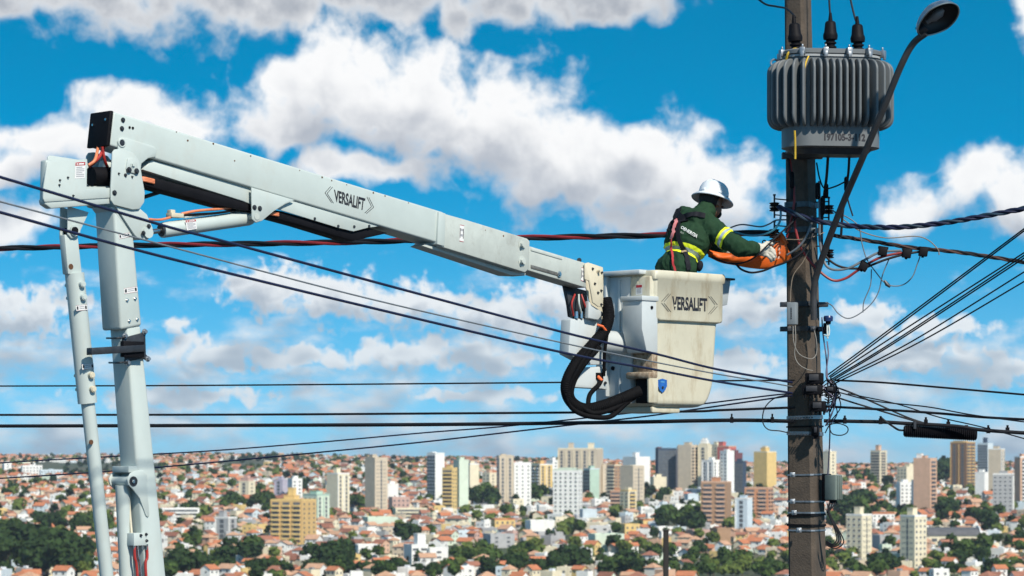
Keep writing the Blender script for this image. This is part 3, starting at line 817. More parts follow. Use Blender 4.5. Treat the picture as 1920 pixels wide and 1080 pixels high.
# ------------------------------------------------------------------ houses
HOUSES = []
GRID = {}
def free(x, y, r):
    for a, b, c in OCC:
        if abs(x - a) < c + r and abs(y - b) < c + r and (x - a) ** 2 + (y - b) ** 2 < (c + r) ** 2: return False
    i, j = int(x // 30), int(y // 30)
    for p in range(i - 1, i + 2):
        for q in range(j - 1, j + 2):
            for a, b, c in GRID.get((p, q), ()):
                if (x - a) ** 2 + (y - b) ** 2 < (r + c) ** 2: return False
    return True
for x, d, h, k in TREES:
    GRID.setdefault((int(x // 30), int(d // 30)), []).append((x, d, 2.5))
d = 1400.0
hr = random.Random(11)
while d < 5900:
    w = 0.197 * d
    x = -w + hr.uniform(0, 12)
    while x < w:
        px = 960 + x / d * F
        s = hr.uniform(6.0, 9.5) * (1.25 if d > 3000 else 1.0)
        centre = 820 < px < 1470 and 1900 < d < 2700
        if centre and hr.random() < 0.35: s *= hr.uniform(1.3, 2.0)
        yy = d + hr.uniform(-9, 9)
        # a scrubby valley side and a green field stay free of houses
        py = gpy(yy, px)
        bare = (60 < px < 300 and 868 < py < 893) or (415 < px < 500 and 862 < py < 882) or (1290 < px < 1475 and py > 1050) or (850 < px < 1000 and 1025 < py < 1050)
        if not bare and hr.random() < (0.78 if d < 2700 else 0.58) and free(x, yy, s * 0.62):
            kind = hr.choices((0, 1, 2, 3), (0.47, 0.24, 0.21, 0.08) if not centre else (0.22, 0.12, 0.5, 0.16))[0]
            wc = hr.choices(('white', 'cream', 'palegreen', 'paleblue', 'pink', 'yellow', 'grey', 'salmon', 'beige'), (44, 18, 3, 6, 4, 5, 7, 6, 7))[0]
            rc = {0: hr.choice((0, 0, 0, 0, 1, 2, 2, 5)), 1: hr.choice((0, 2, 2, 1)), 2: hr.choice((3, 4, 4)), 3: hr.choice((3, 4))}[kind]
            st = hr.choice((3.2, 3.2, 6.2)) if kind != 3 else 5.0
            HOUSES.append((x, yy, R(hr.choice((-38, 52, -20, 70, 15)) + hr.uniform(-6, 6)), s, s * hr.uniform(0.65, 1.0), st, kind, wc, rc))
            GRID.setdefault((int(x // 30), int(yy // 30)), []).append((x, yy, s * 0.62))
        elif not bare and hr.random() < 0.5:
            TREES.append((x, yy, hr.uniform(5, 11), hr.randrange(9)))
        x += s * hr.uniform(1.5, 2.3)
    d += 20 if d < 2700 else 34

def house_geo(s, t, st, kind):
    """walls and roof, centred, base at 0"""
    X, Y, Z = Vector((1, 0, 0)), Vector((0, 1, 0)), Vector((0, 0, 1))
    a, b = s / 2, t / 2
    w, r = MB(), MB()
    w.box((0, 0, st / 2 - 1.5), X * a, Y * b, Z * (st / 2 + 1.5))
    o = 0.5
    if kind == 0:      # gable
        hh = b * 0.62
        w.add([(-a, -b, st), (-a, b, st), (-a, 0, st + hh), (a, -b, st), (a, b, st), (a, 0, st + hh)], [(0, 2, 1), (3, 4, 5)])
        e = o * hh / b
        for sg in (-1, 1):
            p = [(-a - o, sg * (b + o), st - e + 0.05), (a + o, sg * (b + o), st - e + 0.05), (a + o, 0, st + hh + 0.05), (-a - o, 0, st + hh + 0.05)]
            q = [(x, y, z + 0.22) for x, y, z in p]
            r.add(p + q, [(0, 1, 2, 3), (7, 6, 5, 4), (0, 4, 5, 1), (1, 5, 6, 2), (2, 6, 7, 3), (3, 7, 4, 0)])
    elif kind == 1:    # hip
        hh = b * 0.6
        k = max(a - b, 0.4)
        p = [(-a - o, -b - o, st), (a + o, -b - o, st), (a + o, b + o, st), (-a - o, b + o, st), (-k, 0, st + hh + 0.4), (k, 0, st + hh + 0.4)]
        r.add(p, [(0, 1, 5, 4), (1, 2, 5), (2, 3, 4, 5), (3, 0, 4), (3, 2, 1, 0)])
    else:              # flat or low pitched behind a parapet
        for sg in (-1, 1):
            w.box((0, sg * (b - 0.12), st + 0.45), X * a, Y * 0.12, Z * 0.45)
            w.box((sg * (a - 0.12), 0, st + 0.445), X * 0.12, Y * (b - 0.24), Z * 0.445)
        r.add([(-a + .2, -b + .2, st + 0.1), (a - .2, -b + .2, st + 0.1), (a - .2, b - .2, st + 0.3), (-a + .2, b - .2, st + 0.3)], [(0, 1, 2, 3)])
        if kind == 3:
            r.box((a * 0.3, 0, st + 1.0), X * a * 0.3, Y * b * 0.3, Z * 0.9)
        else:
            w.tube([(a * 0.4, b * 0.2, st + 0.2), (a * 0.4, b * 0.2, st + 1.6)], 0.75, 8)
    return w, r

def inframe(x, d):
    px = 960 + x / d * F
    return -12 < px < 1932 and gpy(d, px) < 1100
HOUSES.sort(key=lambda h: -(h[3] / h[1]) if inframe(h[0], h[1]) else 0)
hproto = {}; HLAB = {}
KN = {0: ('gabled_house', 'gable'), 1: ('hipped_house', 'hipped'), 2: ('flat_roofed_house', 'flat'), 3: ('workshop', 'flat')}
RN = ['orange tiled', 'brown tiled', 'pale tiled', 'grey sheet', 'white sheet', 'dark tiled']
WN = {'white': 'white', 'cream': 'cream', 'palegreen': 'pale green', 'paleblue': 'pale blue', 'pink': 'pink', 'yellow': 'yellow', 'grey': 'grey', 'salmon': 'salmon', 'beige': 'beige'}
def single_house(h):
    x, y, rot, s, t, st, kind, wc, rc = h
    key = (kind, wc, rc, st)
    if key not in hproto:
        ps, pt = 8.0, 6.6
        rt = empty(KN[kind][0], (0, 0, 0))
        floors = 'two storey' if st > 6 else 'tall' if kind == 3 else 'low'
        lb = '%s %s%s with %s %s roof' % (floors, WN[wc] + ' ' , 'house' if kind != 3 else 'shed', RN[rc], KN[kind][1])
        HLAB[key] = lb
        w, r = house_geo(ps, pt, st, kind)
        w.build('wall', wm(wc), rt)
        r.build('roof', ROOFS[rc], rt)
        for fl in range(2 if st > 5 else 1):
            for sg in (-1, 1):
                g = MB(); g.box((sg * 2.0, -pt / 2 - 0.03, 1.7 + fl * 3), (0.6, 0, 0), (0, 0.05, 0), (0, 0, 0.55)); g.build('window', GLASS, rt)
            g = MB(); g.box((ps / 2 + 0.03, 0.8, 1.7 + fl * 3), (0.05, 0, 0), (0, 0.6, 0), (0, 0, 0.55)); g.build('window', GLASS, rt)
            g = MB(); g.box((-ps / 2 - 0.03, -0.6, 1.7 + fl * 3), (0.05, 0, 0), (0, 0.6, 0), (0, 0, 0.55)); g.build('window', GLASS, rt)
        g = MB(); g.box((0, -pt / 2 - 0.03, 1.0), (0.45, 0, 0), (0, 0.05, 0), (0, 0, 1.0)); g.build('door', mat('far door', (0.09, 0.05, 0.03), 0.7), rt)
        hproto[key] = rt
        o = rt
    else:
        o = copy_tree(hproto[key])
    o.location = (x, y, gz(x, y)); o.rotation_euler = (0, 0, rot); o.scale = (s / 8.0, t / 6.6, 1)
    w_ = near(x, y); lb = ('large ' if s > 9.2 else '') + HLAB[key]
    tag(o, lb + ' by ' + w_, 'house' if kind != 3 else 'workshop', lb + 's by ' + w_)
for h in HOUSES[:300]:
    single_house(h)
# the rest of the suburbs, too many and too small to tell apart
hm = MB(); keys = list(WALLS); mats_h = []; mindex = {}
def hmi(m):
    if m.name not in mindex:
        mindex[m.name] = len(mats_h); mats_h.append(m)
    return mindex[m.name]
for x, y, rot, s, t, st, kind, wc, rc in HOUSES[300:]:
    w, r = house_geo(s, t, st, kind)
    c, sn, z = math.cos(rot), math.sin(rot), gz(x, y)
    for g, m in ((w, wm(wc)), (r, ROOFS[rc])):
        hm.add([(x + a * c - b * sn, y + a * sn + b * c, z + e) for a, b, e in g.v], g.f, hmi(m))
    for dx in (-s * 0.25, s * 0.25):
        for fl in range(2 if st > 5 else 1):
            p = Vector((dx, -t / 2 - 0.04)); q = Vector((s / 2 + 0.04, dx * 0.8))
            for cc, ux, uy in ((p, 0.55, 0), (q, 0, 0.55)):
                pts = [(cc.x - ux, cc.y - uy, 1.2 + fl * 3), (cc.x + ux, cc.y + uy, 1.2 + fl * 3), (cc.x + ux, cc.y + uy, 2.3 + fl * 3), (cc.x - ux, cc.y - uy, 2.3 + fl * 3)]
                hm.add([(x + a * c - b * sn, y + a * sn + b * c, z + e) for a, b, e in pts], [(0, 1, 2, 3)], hmi(GLASS))
tag(hm.build('far_houses', mats_h), 'sea of small far houses covering the valley and the hills behind', 'houses', kind='stuff')

TREES.sort(key=lambda t: -(t[2] / t[1]) if inframe(t[0], t[1]) else 0)
first = set()
for x, d, h, k in TREES[:300]:
    rt, li = PROTO[k]
    o = rt if k not in first else copy_tree(rt)
    first.add(k)
    o.location = (x, d, gz(x, d)); o.rotation_euler = (0, 0, rnd.uniform(0, 6.28))
    s = h / 9.5
    o.scale = (s * rnd.uniform(0.95, 1.25), s * rnd.uniform(0.95, 1.25), s)
    w_ = near(x, d)
    tag(o, ('tall ' if h > 14 else 'small ' if h < 8 else '') + TREE_LABEL[li] + ' close to ' + w_, 'tree', ('tall ' if h > 14 else 'small ' if h < 8 else '') + TREE_LABEL[li] + 's by ' + w_)
lows = [crown_geo(random.Random(300 + k), 110, 10.0, 5.0, 1.5) for k in range(6)]
fm = MB()
for x, d, h, k in TREES[300:]:
    g = lows[k % 6]; s = h / 9.5; z = gz(x, d)
    fm.add([(x + a * s * 1.1, d + b * s * 1.1, z + e * s) for a, b, e in g.v], g.f, k % 3)
tag(fm.build('far_trees', LEAF), 'small far trees dotted between the houses of the valley and hills', 'trees', kind='stuff')
print('houses', len(HOUSES), 'trees', len(TREES))

# ------------------------------------------------------------------ the aerial lift
TH = R(45)
U = Vector((math.cos(TH), math.sin(TH), 0))       # along the boom, away to the right
NN = Vector((math.sin(TH), -math.cos(TH), 0))     # out of the boom's near side
Z3 = Vector((0, 0, 1))
TIP = P(1115, 520, 21.0)
CAMP = Vector((0, 0, CZ))
def BP(px, py, off=0.0):
    """the point of the boom's upright plane, shifted sideways by off, that shows at a photo pixel"""
    r = Vector(((px - 960) / F, 1, (HZ - py) / F))
    t = ((TIP - CAMP).dot(NN) + off) / r.dot(NN)
    return CAMP + r * t

PAINT = mat('lift white paint', (0.455, 0.515, 0.495), 0.45, var=0.05, scale=3.0, stain=(0.42, 0.41, 0.36), stain_amt=0.4, stain_scale=5.0, coat=0.15, bump=0.04, bscale=25)
PAINT2 = mat('lift scuffed paint', (0.44, 0.48, 0.45), 0.5, var=0.08, scale=9.0, stain=(0.24, 0.23, 0.20), stain_amt=0.75, stain_scale=9.0)
CREAM = mat('weathered cream paint', (0.58, 0.53, 0.40), 0.5, var=0.07, scale=8.0, stain=(0.35, 0.28, 0.18), stain_amt=0.6, stain_scale=14.0)
BLACKP = mat('black plastic', (0.006, 0.006, 0.008), 0.6, var=0.25, scale=12, spec=0.12)
HOSE = mat('black hose rubber', (0.005, 0.005, 0.006), 0.75, var=0.3, scale=30, spec=0.1, bump=0.4, bscale=120)
STEEL = mat('bright steel', (0.55, 0.55, 0.54), 0.25, 1.0, var=0.1, scale=20)
ZINC = mat('galvanised steel', (0.32, 0.34, 0.36), 0.45, 0.8, var=0.25, scale=18)
DARKST = mat('dark steel', (0.045, 0.05, 0.058), 0.45, 0.5, var=0.3, scale=20)
REDH = mat('red hose', (0.35, 0.025, 0.02), 0.5, var=0.2, scale=20)
ORANGEH = mat('orange hose', (0.62, 0.20, 0.09), 0.5, var=0.2, scale=20)
INK = mat('black lettering', (0.012, 0.013, 0.02), 0.6, var=0.0)
STICK = mat('sticker white', (0.70, 0.70, 0.69), 0.5, var=0.05)
STICKR = mat('sticker red', (0.38, 0.02, 0.03), 0.5, var=0.05)
STICKG = mat('sticker print grey', (0.30, 0.31, 0.34), 0.5, var=0.05)

lift = empty('aerial_lift', (BP(430, 2900).x, BP(430, 2900).y, 0), 'white articulated aerial lift with its boom stretched towards the pole', 'aerial lift')

def plate(name, pts, off, thick, m, parent, bevel=0.006, shift=0.0, seg=2):
    """a flat piece parallel to the boom's side, traced on its near face"""
    mb = MB(); mb.prism([BP(x, y, off) - NN * shift for x, y in pts], -NN * thick)
    o = mb.build(name, m, parent, bevel=bevel, seg=seg)
    return o
def bolt(px, py, off, r, parent, m=None, out=0.012, name='bolt', axis=None):
    mb = MB(); p = BP(px, py, off); a = NN if axis is None else axis
    mb.cyl(p - a * 0.004, p + a * out, r, r * 0.85, 6 if r > 0.012 else 8)
    mb.cyl(p - a * 0.002, p + a * 0.003, r * 1.45, None, 14)
    return mb.build(name, m or DARKST, parent, smooth=True)
def rod(name, pts, r, m, parent, sides=14, smooth=6):
    mb = MB(); mb.tube(smooth_path(pts, smooth) if len(pts) > 2 else pts, r, sides)
    return mb.build(name, m, parent, smooth=True)

# upper boom
ub = plate('upper_boom', [(213, 209), (833, 398), (829, 458), (206, 273)], 0.10, 0.20, PAINT, lift, 0.014, seg=3)
e = MB()
q0, q1 = BP(213, 209, 0.10), BP(206, 273, 0.10)
e.prism([q0 + NN * 0.004 + Z3 * 0.004, q1 + NN * 0.004 - Z3 * 0.004, q1 - NN * 0.204 - Z3 * 0.004, q0 - NN * 0.204 + Z3 * 0.004], -U * 0.03)
e.build('end_cap', BLACKP, ub, bevel=0.008)
for x, y in ((208, 224), (184, 231)):
    mb = MB(); c = q0.lerp(q1, (y - 209) / 64.0) - U * 0.03 - NN * (0.03 if x > 200 else 0.16); mb.cyl(c, c - U * 0.006, 0.008, None, 8); mb.build('rivet', STEEL, ub)
plate('collar', [(832, 400), (878, 413), (989, 447), (994, 452), (992, 505), (985, 511), (828, 463)], 0.112, 0.224, PAINT2, ub, 0.010)
plate('collar_lip', [(823, 397), (836, 400), (834, 462), (820, 458)], 0.118, 0.236, PAINT, ub, 0.006)
plate('collar_shoe', [(800, 457), (960, 508), (986, 512), (985, 517), (958, 516), (792, 461)], 0.06, 0.13, PAINT2, ub, 0.004)
plate('inner_boom', [(930, 442), (1098, 493), (1100, 540), (930, 489)], 0.082, 0.164, PAINT2, ub, 0.010)
plate('guide_rail', [(996, 464), (1053, 481), (1055, 487), (996, 470)], 0.088, 0.02, PAINT2, ub, 0.003)
plate('guide_rail', [(996, 496), (1050, 512), (1049, 518), (996, 503)], 0.088, 0.02, mat('greasy steel', (0.2, 0.19, 0.17), 0.4, 0.5, var=0.4, scale=30), ub, 0.003)
bolt(1049, 514, 0.09, 0.014, ub, STEEL)
for y in (459, 490):
    bolt(979, y, 0.112, 0.026, ub, PAINT2, 0.02)
    mb = MB(); p = BP(979, y, 0.134); mb.cyl(p, p + NN * 0.012, 0.012, None, 6); mb.build('grease_nipple', PAINT2, ub)
# raised gusset round the boom foot
plate('gusset', [(221, 264), (225, 258), (236, 258), (288, 274), (295, 281), (293, 294), (278, 297), (266, 307), (262, 335), (240, 335), (223, 300)], 0.112, 0.014, PAINT, ub, 0.008)
for x, y in ((230.5, 225), (228.5, 241)):
    bolt(x, y, 0.101, 0.011, ub)
for x, y in ((243, 239), (249, 240)):
    mb = MB(); p = BP(x, y, 0.1015); mb.cyl(p, p + NN * 0.002, 0.009, None, 10); mb.build('hole_plug', BLACKP, ub)
mb = MB(); p = BP(228.5, 268, 0.113); mb.cyl(p, p + NN * 0.004, 0.021, None, 20); mb.build('hole_plug', DARKST, ub, smooth=True)
mb = MB(); mb.tube([p + (Z3 * math.cos(a) + U * math.sin(a)) * 0.024 for a in [i * 2 * math.pi / 20 for i in range(21)]], 0.006, 8); mb.build('bushing_ring', PAINT, ub, smooth=True)
# under-boom panel, hose tray
plate('lower_panel', [(267, 318), (285, 300), (475, 354), (475, 385), (456, 377)], 0.075, 0.15, PAINT, ub, 0.006)
plate('lower_panel', [(520, 368), (712, 424), (690, 427), (663, 434), (634, 427), (520, 392)], 0.085, 0.012, PAINT, ub, 0.003)
plate('hose_tray', [(268, 328), (455, 376), (480, 388), (530, 396), (640, 428), (664, 435), (692, 427), (728, 437), (662, 452), (560, 421), (470, 397), (414, 386), (272, 348)], 0.066, 0.13, BLACKP, ub, 0.006)
for x, y in ((634, 424), (664, 425), (692, 424), (590, 410)):
    mb = MB(); p = BP(x, y, 0.086); mb.cyl(p, p + NN * 0.004, 0.010, None, 10); mb.build('hole_plug', DARKST, ub)
for k in range(3):
    rod('hose', [BP(255, 333 + 2.5 * k, 0.03), BP(270, 333.5 + 2.5 * k, 0.073), BP(289, 338 + 2.5 * k, 0.073)], 0.008, ORANGEH, ub, 8)
for k in range(2):
    rod('hose', [BP(488, 395 + 3 * k, 0.06), BP(505, 398 + 3 * k, 0.075), BP(522, 401 + 3 * k, 0.072)], 0.008, ORANGEH, ub, 8)
# cylinder bracket
br = [(472, 351), (543, 372), (554, 375), (535, 383), (514, 396), (492, 414), (480, 418), (473, 411)]
plate('cylinder_bracket', br, 0.115, 0.014, PAINT, ub, 0.006)
plate('cylinder_bracket', br, 0.115, 0.014, PAINT, ub, 0.006, shift=0.215)
for x, y in ((477, 389), (487, 391)):
    bolt(x, y, 0.115, 0.012, ub)
mb = MB(); mb.cyl(BP(482, 406, 0.118), BP(482, 406, 0.118) - NN * 0.236, 0.022, None, 18); mb.build('pin', PAINT2, ub, smooth=True)
# lift cylinder
cy = MB(); a, b = BP(303, 432, 0.0), BP(470, 408, 0.0)
cy.tube([a, a.lerp(b, 0.02), a.lerp(b, 0.97), b], [0.047, 0.050, 0.050, 0.045], 28)
lc = cy.build('lift_cylinder', PAINT, lift, smooth=True)
mb = MB(); dv = (b - a).normalized(); mb.cyl(a - dv * 0.010, a + dv * 0.002, 0.036, None, 24); mb.build('gland', DARKST, lc, smooth=True)
mb = MB(); mb.cyl(a + (a - b).normalized() * 0.16, a, 0.017, None, 16); mb.build('piston_rod', STEEL, lc, smooth=True)
mb = MB(); p = BP(328, 404, 0.01); mb.box(p, U * 0.05, NN * 0.03, Z3 * 0.014); mb.box(p - U * 0.03 + Z3 * 0.018, U * 0.018, NN * 0.02, Z3 * 0.016); mb.build('valve_block', CREAM, lc, bevel=0.003)
rod('hose', [BP(278, 411, 0.02), BP(300, 412, 0.03), BP(322, 407, 0.02)], 0.008, ORANGEH, lc, 8)
rod('hose', [BP(340, 401, 0.02), BP(372, 395, 0.04), BP(420, 391, 0.04), BP(470, 383, 0.03)], 0.009, ORANGEH, lc, 8)
rod('hose', [BP(340, 405, 0.02), BP(365, 402, 0.04), BP(410, 399, 0.04), BP(468, 390, 0.03)], 0.008, BLACKP, lc, 8)
rod('pipe', [BP(345, 408, 0.03), BP(390, 402, 0.03), BP(440, 395, 0.02), BP(468, 394, 0)], 0.007, PAINT, lc, 8)

def sticker(pts, off, parent, kind='danger'):
    """small printed decal: white field, red head, grey print"""
    p = [BP(x, y, off) for x, y in pts]      # tl tr br bl
    lerp = lambda u, v: p[0].lerp(p[1], u).lerp(p[3].lerp(p[2], u), v)
    def quad(u0, v0, u1, v1, lift_):
        return [lerp(u0, v0) + NN * lift_, lerp(u1, v0) + NN * lift_, lerp(u1, v1) + NN * lift_, lerp(u0, v1) + NN * lift_]
    mb = MB()
    mb.add(quad(0, 0, 1, 1, 0.0015), [(0, 3, 2, 1)], 0)
    if kind == 'danger':
        mb.add(quad(0.02, 0.02, 0.98, 0.22, 0.0022), [(0, 3, 2, 1)], 1)
        mb.add(quad(0.12, 0.08, 0.24, 0.17, 0.0030), [(0, 3, 2, 1)], 0)
        mb.add(quad(0.32, 0.08, 0.85, 0.17, 0.0030), [(0, 3, 2, 1)], 0)
        for k in range(6):
            v = 0.30 + 0.11 * k
            mb.add(quad(0.12, v, 0.9 if k % 3 else 0.7, v + 0.05, 0.0022), [(0, 3, 2, 1)], 2)
    else:
        for u in (0.06, 0.80):
            mb.add(quad(u, 0.2, u + 0.14, 0.8, 0.0022), [(0, 3, 2, 1)], 3)
        for v in (0.22, 0.55):
            mb.add(quad(0.28, v, 0.74, v + 0.14, 0.0022), [(0, 3, 2, 1)], 2)
        for v0, v1 in ((0, 0.03), (0.97, 1)):
            mb.add(quad(0, v0, 1, v1, 0.0022), [(0, 3, 2, 1)], 1)
    return mb.build('decal', [STICK, STICKR, STICKG, INK], parent)
sticker([(347, 413), (367, 411), (369, 429), (350, 432)], 0.052, lc)
sticker([(862, 421), (870, 423), (869, 454), (861, 452)], 0.112, ub, 'bar')
sticker([(1090, 501), (1096, 503), (1095, 528), (1089, 526)], 0.083, ub, 'bar')

def text_mesh(body, bold=0.0, spacing=1.0):
    cu = bpy.data.curves.new('lettering', 'FONT')
    cu.body = body; cu.size = 1.0; cu.offset = bold; cu.space_character = spacing
    cu.align_x = 'LEFT'; cu.fill_mode = 'FRONT' if False else 'BOTH'; cu.extrude = 0.0; cu.resolution_u = 3
    t = bpy.data.objects.new('lettering', cu); col.objects.link(t)
    dg = bpy.context.evaluated_depsgraph_get()
    me = bpy.data.meshes.new_from_object(t.evaluated_get(dg))
    bpy.data.objects.remove(t); bpy.data.curves.remove(cu)
    v = [x.co.copy() for x in me.vertices]; f = [tuple(p.vertices) for p in me.polygons]
    bpy.data.meshes.remove(me)
    x0, x1 = min(p.x for p in v), max(p.x for p in v); y0, y1 = min(p.y for p in v), max(p.y for p in v)
    return [((p.x - x0) / (x1 - x0), (p.y - y0) / (y1 - y0)) for p in v], f
def lettering(body, tl, tr, brp, bl, nrm, parent, m=INK, bold=0.03, name='lettering', spacing=1.0):
    uv, f = text_mesh(body, bold, spacing)
    v = [bl.lerp(brp, a).lerp(tl.lerp(tr, a), b) + nrm * 0.0016 for a, b in uv]
    mb = MB(); mb.add(v, f)
    return mb.build(name, m, parent)
def chevrons(pt, parent, nrm, worn=False):
    """the double pointed brackets either side of the maker's name; pt maps u,v to space"""
    mb = MB()
    for sx, ox in ((-1, 0.0), (1, 1.0)):
        for k in range(2):
            tip = ox + sx * (0.30 - 0.07 * k); base = ox + sx * (0.10 - 0.06 * k)
            for v1 in (1.16, -0.16):
                a = pt(tip, 0.5 + (0.05 if v1 > 0.5 else -0.05) * (1 if worn else 0)); b = pt(base, v1)
                dr = (b - a).normalized(); w = dr.cross(nrm).normalized() * 0.0019
                mb.add([a - w + nrm * 0.0016, a + w + nrm * 0.0016, b + w + nrm * 0.0016, b - w + nrm * 0.0016], [(0, 1, 2, 3)])
    return mb.build('chevrons', INK, parent)
tl, tr, brp, bl = BP(626, 355, .1), BP(685, 372, .1), BP(682, 395, .1), BP(627, 378, .1)
lettering('VERSALIFT', tl, tr, brp, bl, NN, ub, bold=0.03)
chevrons(lambda u, v: bl.lerp(brp, u).lerp(tl.lerp(tr, u), v), ub, NN)

# knuckle
kp = [(215, 280), (225, 279), (251, 286), (262, 302), (272, 361), (271, 379), (262, 392), (249, 393), (214, 384), (208, 375), (208, 350), (211, 286)]
kn = plate('knuckle', kp, 0.140, 0.014, PAINT, lift, 0.006)
plate('side_plate', kp, 0.140, 0.014, PAINT, kn, 0.006, shift=0.266)
plate('pivot_cover', [(240, 297), (250, 296), (257, 303), (259, 318), (255, 326), (240, 322), (237, 316)], 0.150, 0.010, PAINT, kn, 0.004)
bolt(249, 309, 0.150, 0.013, kn, PAINT); bolt(242, 318.5, 0.150, 0.013, kn); bolt(256, 321, 0.150, 0.013, kn)
for x, y, r in ((235, 328.5, .008), (222.5, 325.5, .005), (247.5, 331.5, .005), (214.5, 361.5, .012)):
    bolt(x, y, 0.140, r, kn)
mb = MB(); mb.cyl(BP(247, 313, 0.138), BP(247, 313, 0.138) - NN * 0.276, 0.05, None, 24); mb.build('pivot_shaft', PAINT, kn, smooth=True)
# arm carrying the rod end of the lift cylinder
arm = [(215, 384), (262, 390), (276, 402), (287, 428), (287, 440), (277, 450), (263, 450), (253, 441)]
plate('rod_arm', arm, 0.122, 0.016, PAINT, kn, 0.006); plate('rod_arm', arm, 0.122, 0.016, PAINT, kn, 0.006, shift=0.23)
mb = MB(); p = BP(277, 436, 0.124); mb.cyl(p, p + NN * 0.012, 0.036, None, 24); mb.cyl(p, p - NN * 0.25, 0.02, None, 14); mb.build('pin', PAINT, kn, smooth=True)
for x, y in ((269, 437), (279, 424)):
    bolt(x, y, 0.137, 0.010, kn)
plate('web', [(216, 386), (256, 443), (262, 450), (256, 450), (208, 388)], 0.104, 0.20, PAINT, kn, 0.003)
# housing left of the knuckle
hs = plate('housing', [(89, 303), (164, 298), (163, 354), (207, 352), (207, 371), (84, 379), (81, 372), (82, 350)], 0.125, 0.014, PAINT, lift, 0.005)
plate('rear_cover', [(90, 294), (94, 291), (160, 301), (162, 350), (206, 350), (206, 380), (94, 388), (84, 380)], 0.060, 0.012, PAINT, hs, 0.005)
plate('bottom_cover', [(82, 373), (207, 365), (209, 382), (96, 391), (84, 383)], 0.118, 0.06, PAINT, hs, 0.008)
plate('left_cover', [(86, 300), (96, 299), (94, 386), (84, 378)], 0.118, 0.06, PAINT, hs, 0.01)
plate('inner_casing', [(98, 306), (158, 303), (158, 356), (98, 366)], 0.10, 0.04, DARKST, hs, 0.004)
mb = MB(); mb.cyl(BP(170, 331, 0.02), BP(225, 331, 0.02), 0.06, None, 20); mb.build('swivel', BLACKP, hs, smooth=True)
mb = MB(); mb.cyl(BP(193, 314, -0.03), BP(222, 312, -0.03), 0.045, None, 20); mb.build('drum', PAINT, hs, smooth=True)
sticker([(141, 304), (160, 303), (159, 334), (140, 335)], 0.125, hs)
for x, y in ((112, 338), (127, 333), (111, 347), (137, 367)):
    bolt(x, y, 0.125, 0.005, hs)
rod('hose', [BP(166, 310, 0.05), BP(178, 300, 0.06), BP(184, 276, 0.0)], 0.010, ORANGEH, hs, 8)
rod('hose', [BP(167, 313, 0.02), BP(185, 296, 0.06), BP(196, 274, 0.03)], 0.010, REDH, hs, 8)
rod('hose', [BP(206, 322, 0.0), BP(196, 300, 0.05), BP(192, 275, 0.06)], 0.010, REDH, hs, 8)
# far link seen below the boom
rod('link_bar', [BP(262, 372, -0.10), BP(310, 357, -0.12)], 0.013, DARKST, lift, 10)

# lower boom
lb = plate('lower_boom', [(237, 610), (264.5, 610), (291, 872), (312, 1080), (460, 2560), (405, 2560), (274, 1080), (256, 864)], 0.090, 0.18, PAINT, lift, 0.018, seg=3)
plate('outer_sleeve', [(213, 384), (247, 392), (267, 611), (227, 619)], 0.102, 0.204, PAINT, lb, 0.020, seg=3)
sticker([(222, 440), (243, 436), (244, 444), (223, 448)], 0.102, lb, 'bar'); sticker([(232, 541), (257, 537), (258, 547), (233, 551)], 0.102, lb, 'bar')
for x, y in ((238, 563), (253, 560), (242, 602), (257, 599)):
    bolt(x, y, 0.102, 0.008, lb, STEEL)
# black tool holder clamped round the lower boom
th = plate('tool_holder', [(231, 629), (237, 632), (267, 624), (271, 617), (276, 621), (273, 630), (274, 664), (280, 671), (277, 677), (269, 672), (244, 677), (240, 684), (234, 681), (236, 672), (231, 660)], 0.108, 0.016, DARKST, lift, 0.003)
mb = MB(); a, b = BP(167, 659, 0.145), BP(268, 653, 0.13); mb.box((a + b) / 2, (b - a) / 2, NN * 0.028, Z3 * 0.022); mb.build('arm', DARKST, th, bevel=0.004)
mb = MB(); c = BP(248, 655, 0.125); mb.box(c, U * 0.08, NN * 0.02, Z3 * 0.05); mb.build('foot', BLACKP, th, bevel=0.004)
for x, y in ((234, 630), (271, 622), (277, 673), (239, 680)):
    bolt(x, y, 0.110, 0.013, th, ZINC, 0.02)
for y in (633, 679):
    rod('clamp_bar', [BP(234 + (y - 633) * 0.1, y, 0.118), BP(216 + (y - 633) * 0.1, y + 1, 0.10), BP(200 + (y - 633) * 0.1, y + 1, -0.11)], 0.006, DARKST, th, 8, 4)
# upper pin bracket and hydraulic cylinder on the underside of the lower boom
lk = plate('cylinder_eye', [(239, 898), (245, 887), (256, 882), (270, 882), (276, 890), (277, 920), (281, 966), (278, 970), (274, 967), (262, 934), (249, 917), (241, 909)], 0.10, 0.014, PAINT, lift, 0.006)
plate('eye_plate', [(239, 898), (245, 887), (256, 882), (270, 882), (276, 890), (277, 920), (262, 930), (249, 917), (241, 909)], 0.10, 0.014, PAINT, lk, 0.006, shift=0.19)
mb = MB(); mb.cyl(BP(250, 902, 0.095), BP(250, 902, 0.095) - NN * 0.19, 0.034, None, 22); mb.build('boss', PAINT, lk, smooth=True)
bolt(250, 902.5, 0.101, 0.022, lk, DARKST, 0.008, 'pin'); bolt(250, 902.5, 0.110, 0.008, lk, STEEL, 0.008)
mb = MB(); mb.box(BP(254, 880, 0.09) - NN * 0.09, U * 0.05, NN * 0.085, Z3 * 0.020); mb.build('stop_plate', PAINT, lk, bevel=0.004)
c0, c1 = BP(229.5, 910, 0.0), BP(237.5, 1080, 0.0)
dv = (c1 - c0).normalized()
mb = MB(); mb.tube([c0, c0 + dv * 0.02, c1 + dv * 3.6], 0.046, 26); hc = mb.build('hydraulic_cylinder', PAINT, lift, smooth=True)
rod('pipe', [BP(241, 925, 0.03), BP(243, 955, 0.035), BP(247, 1003, 0.06)], 0.008, CREAM, hc, 8)
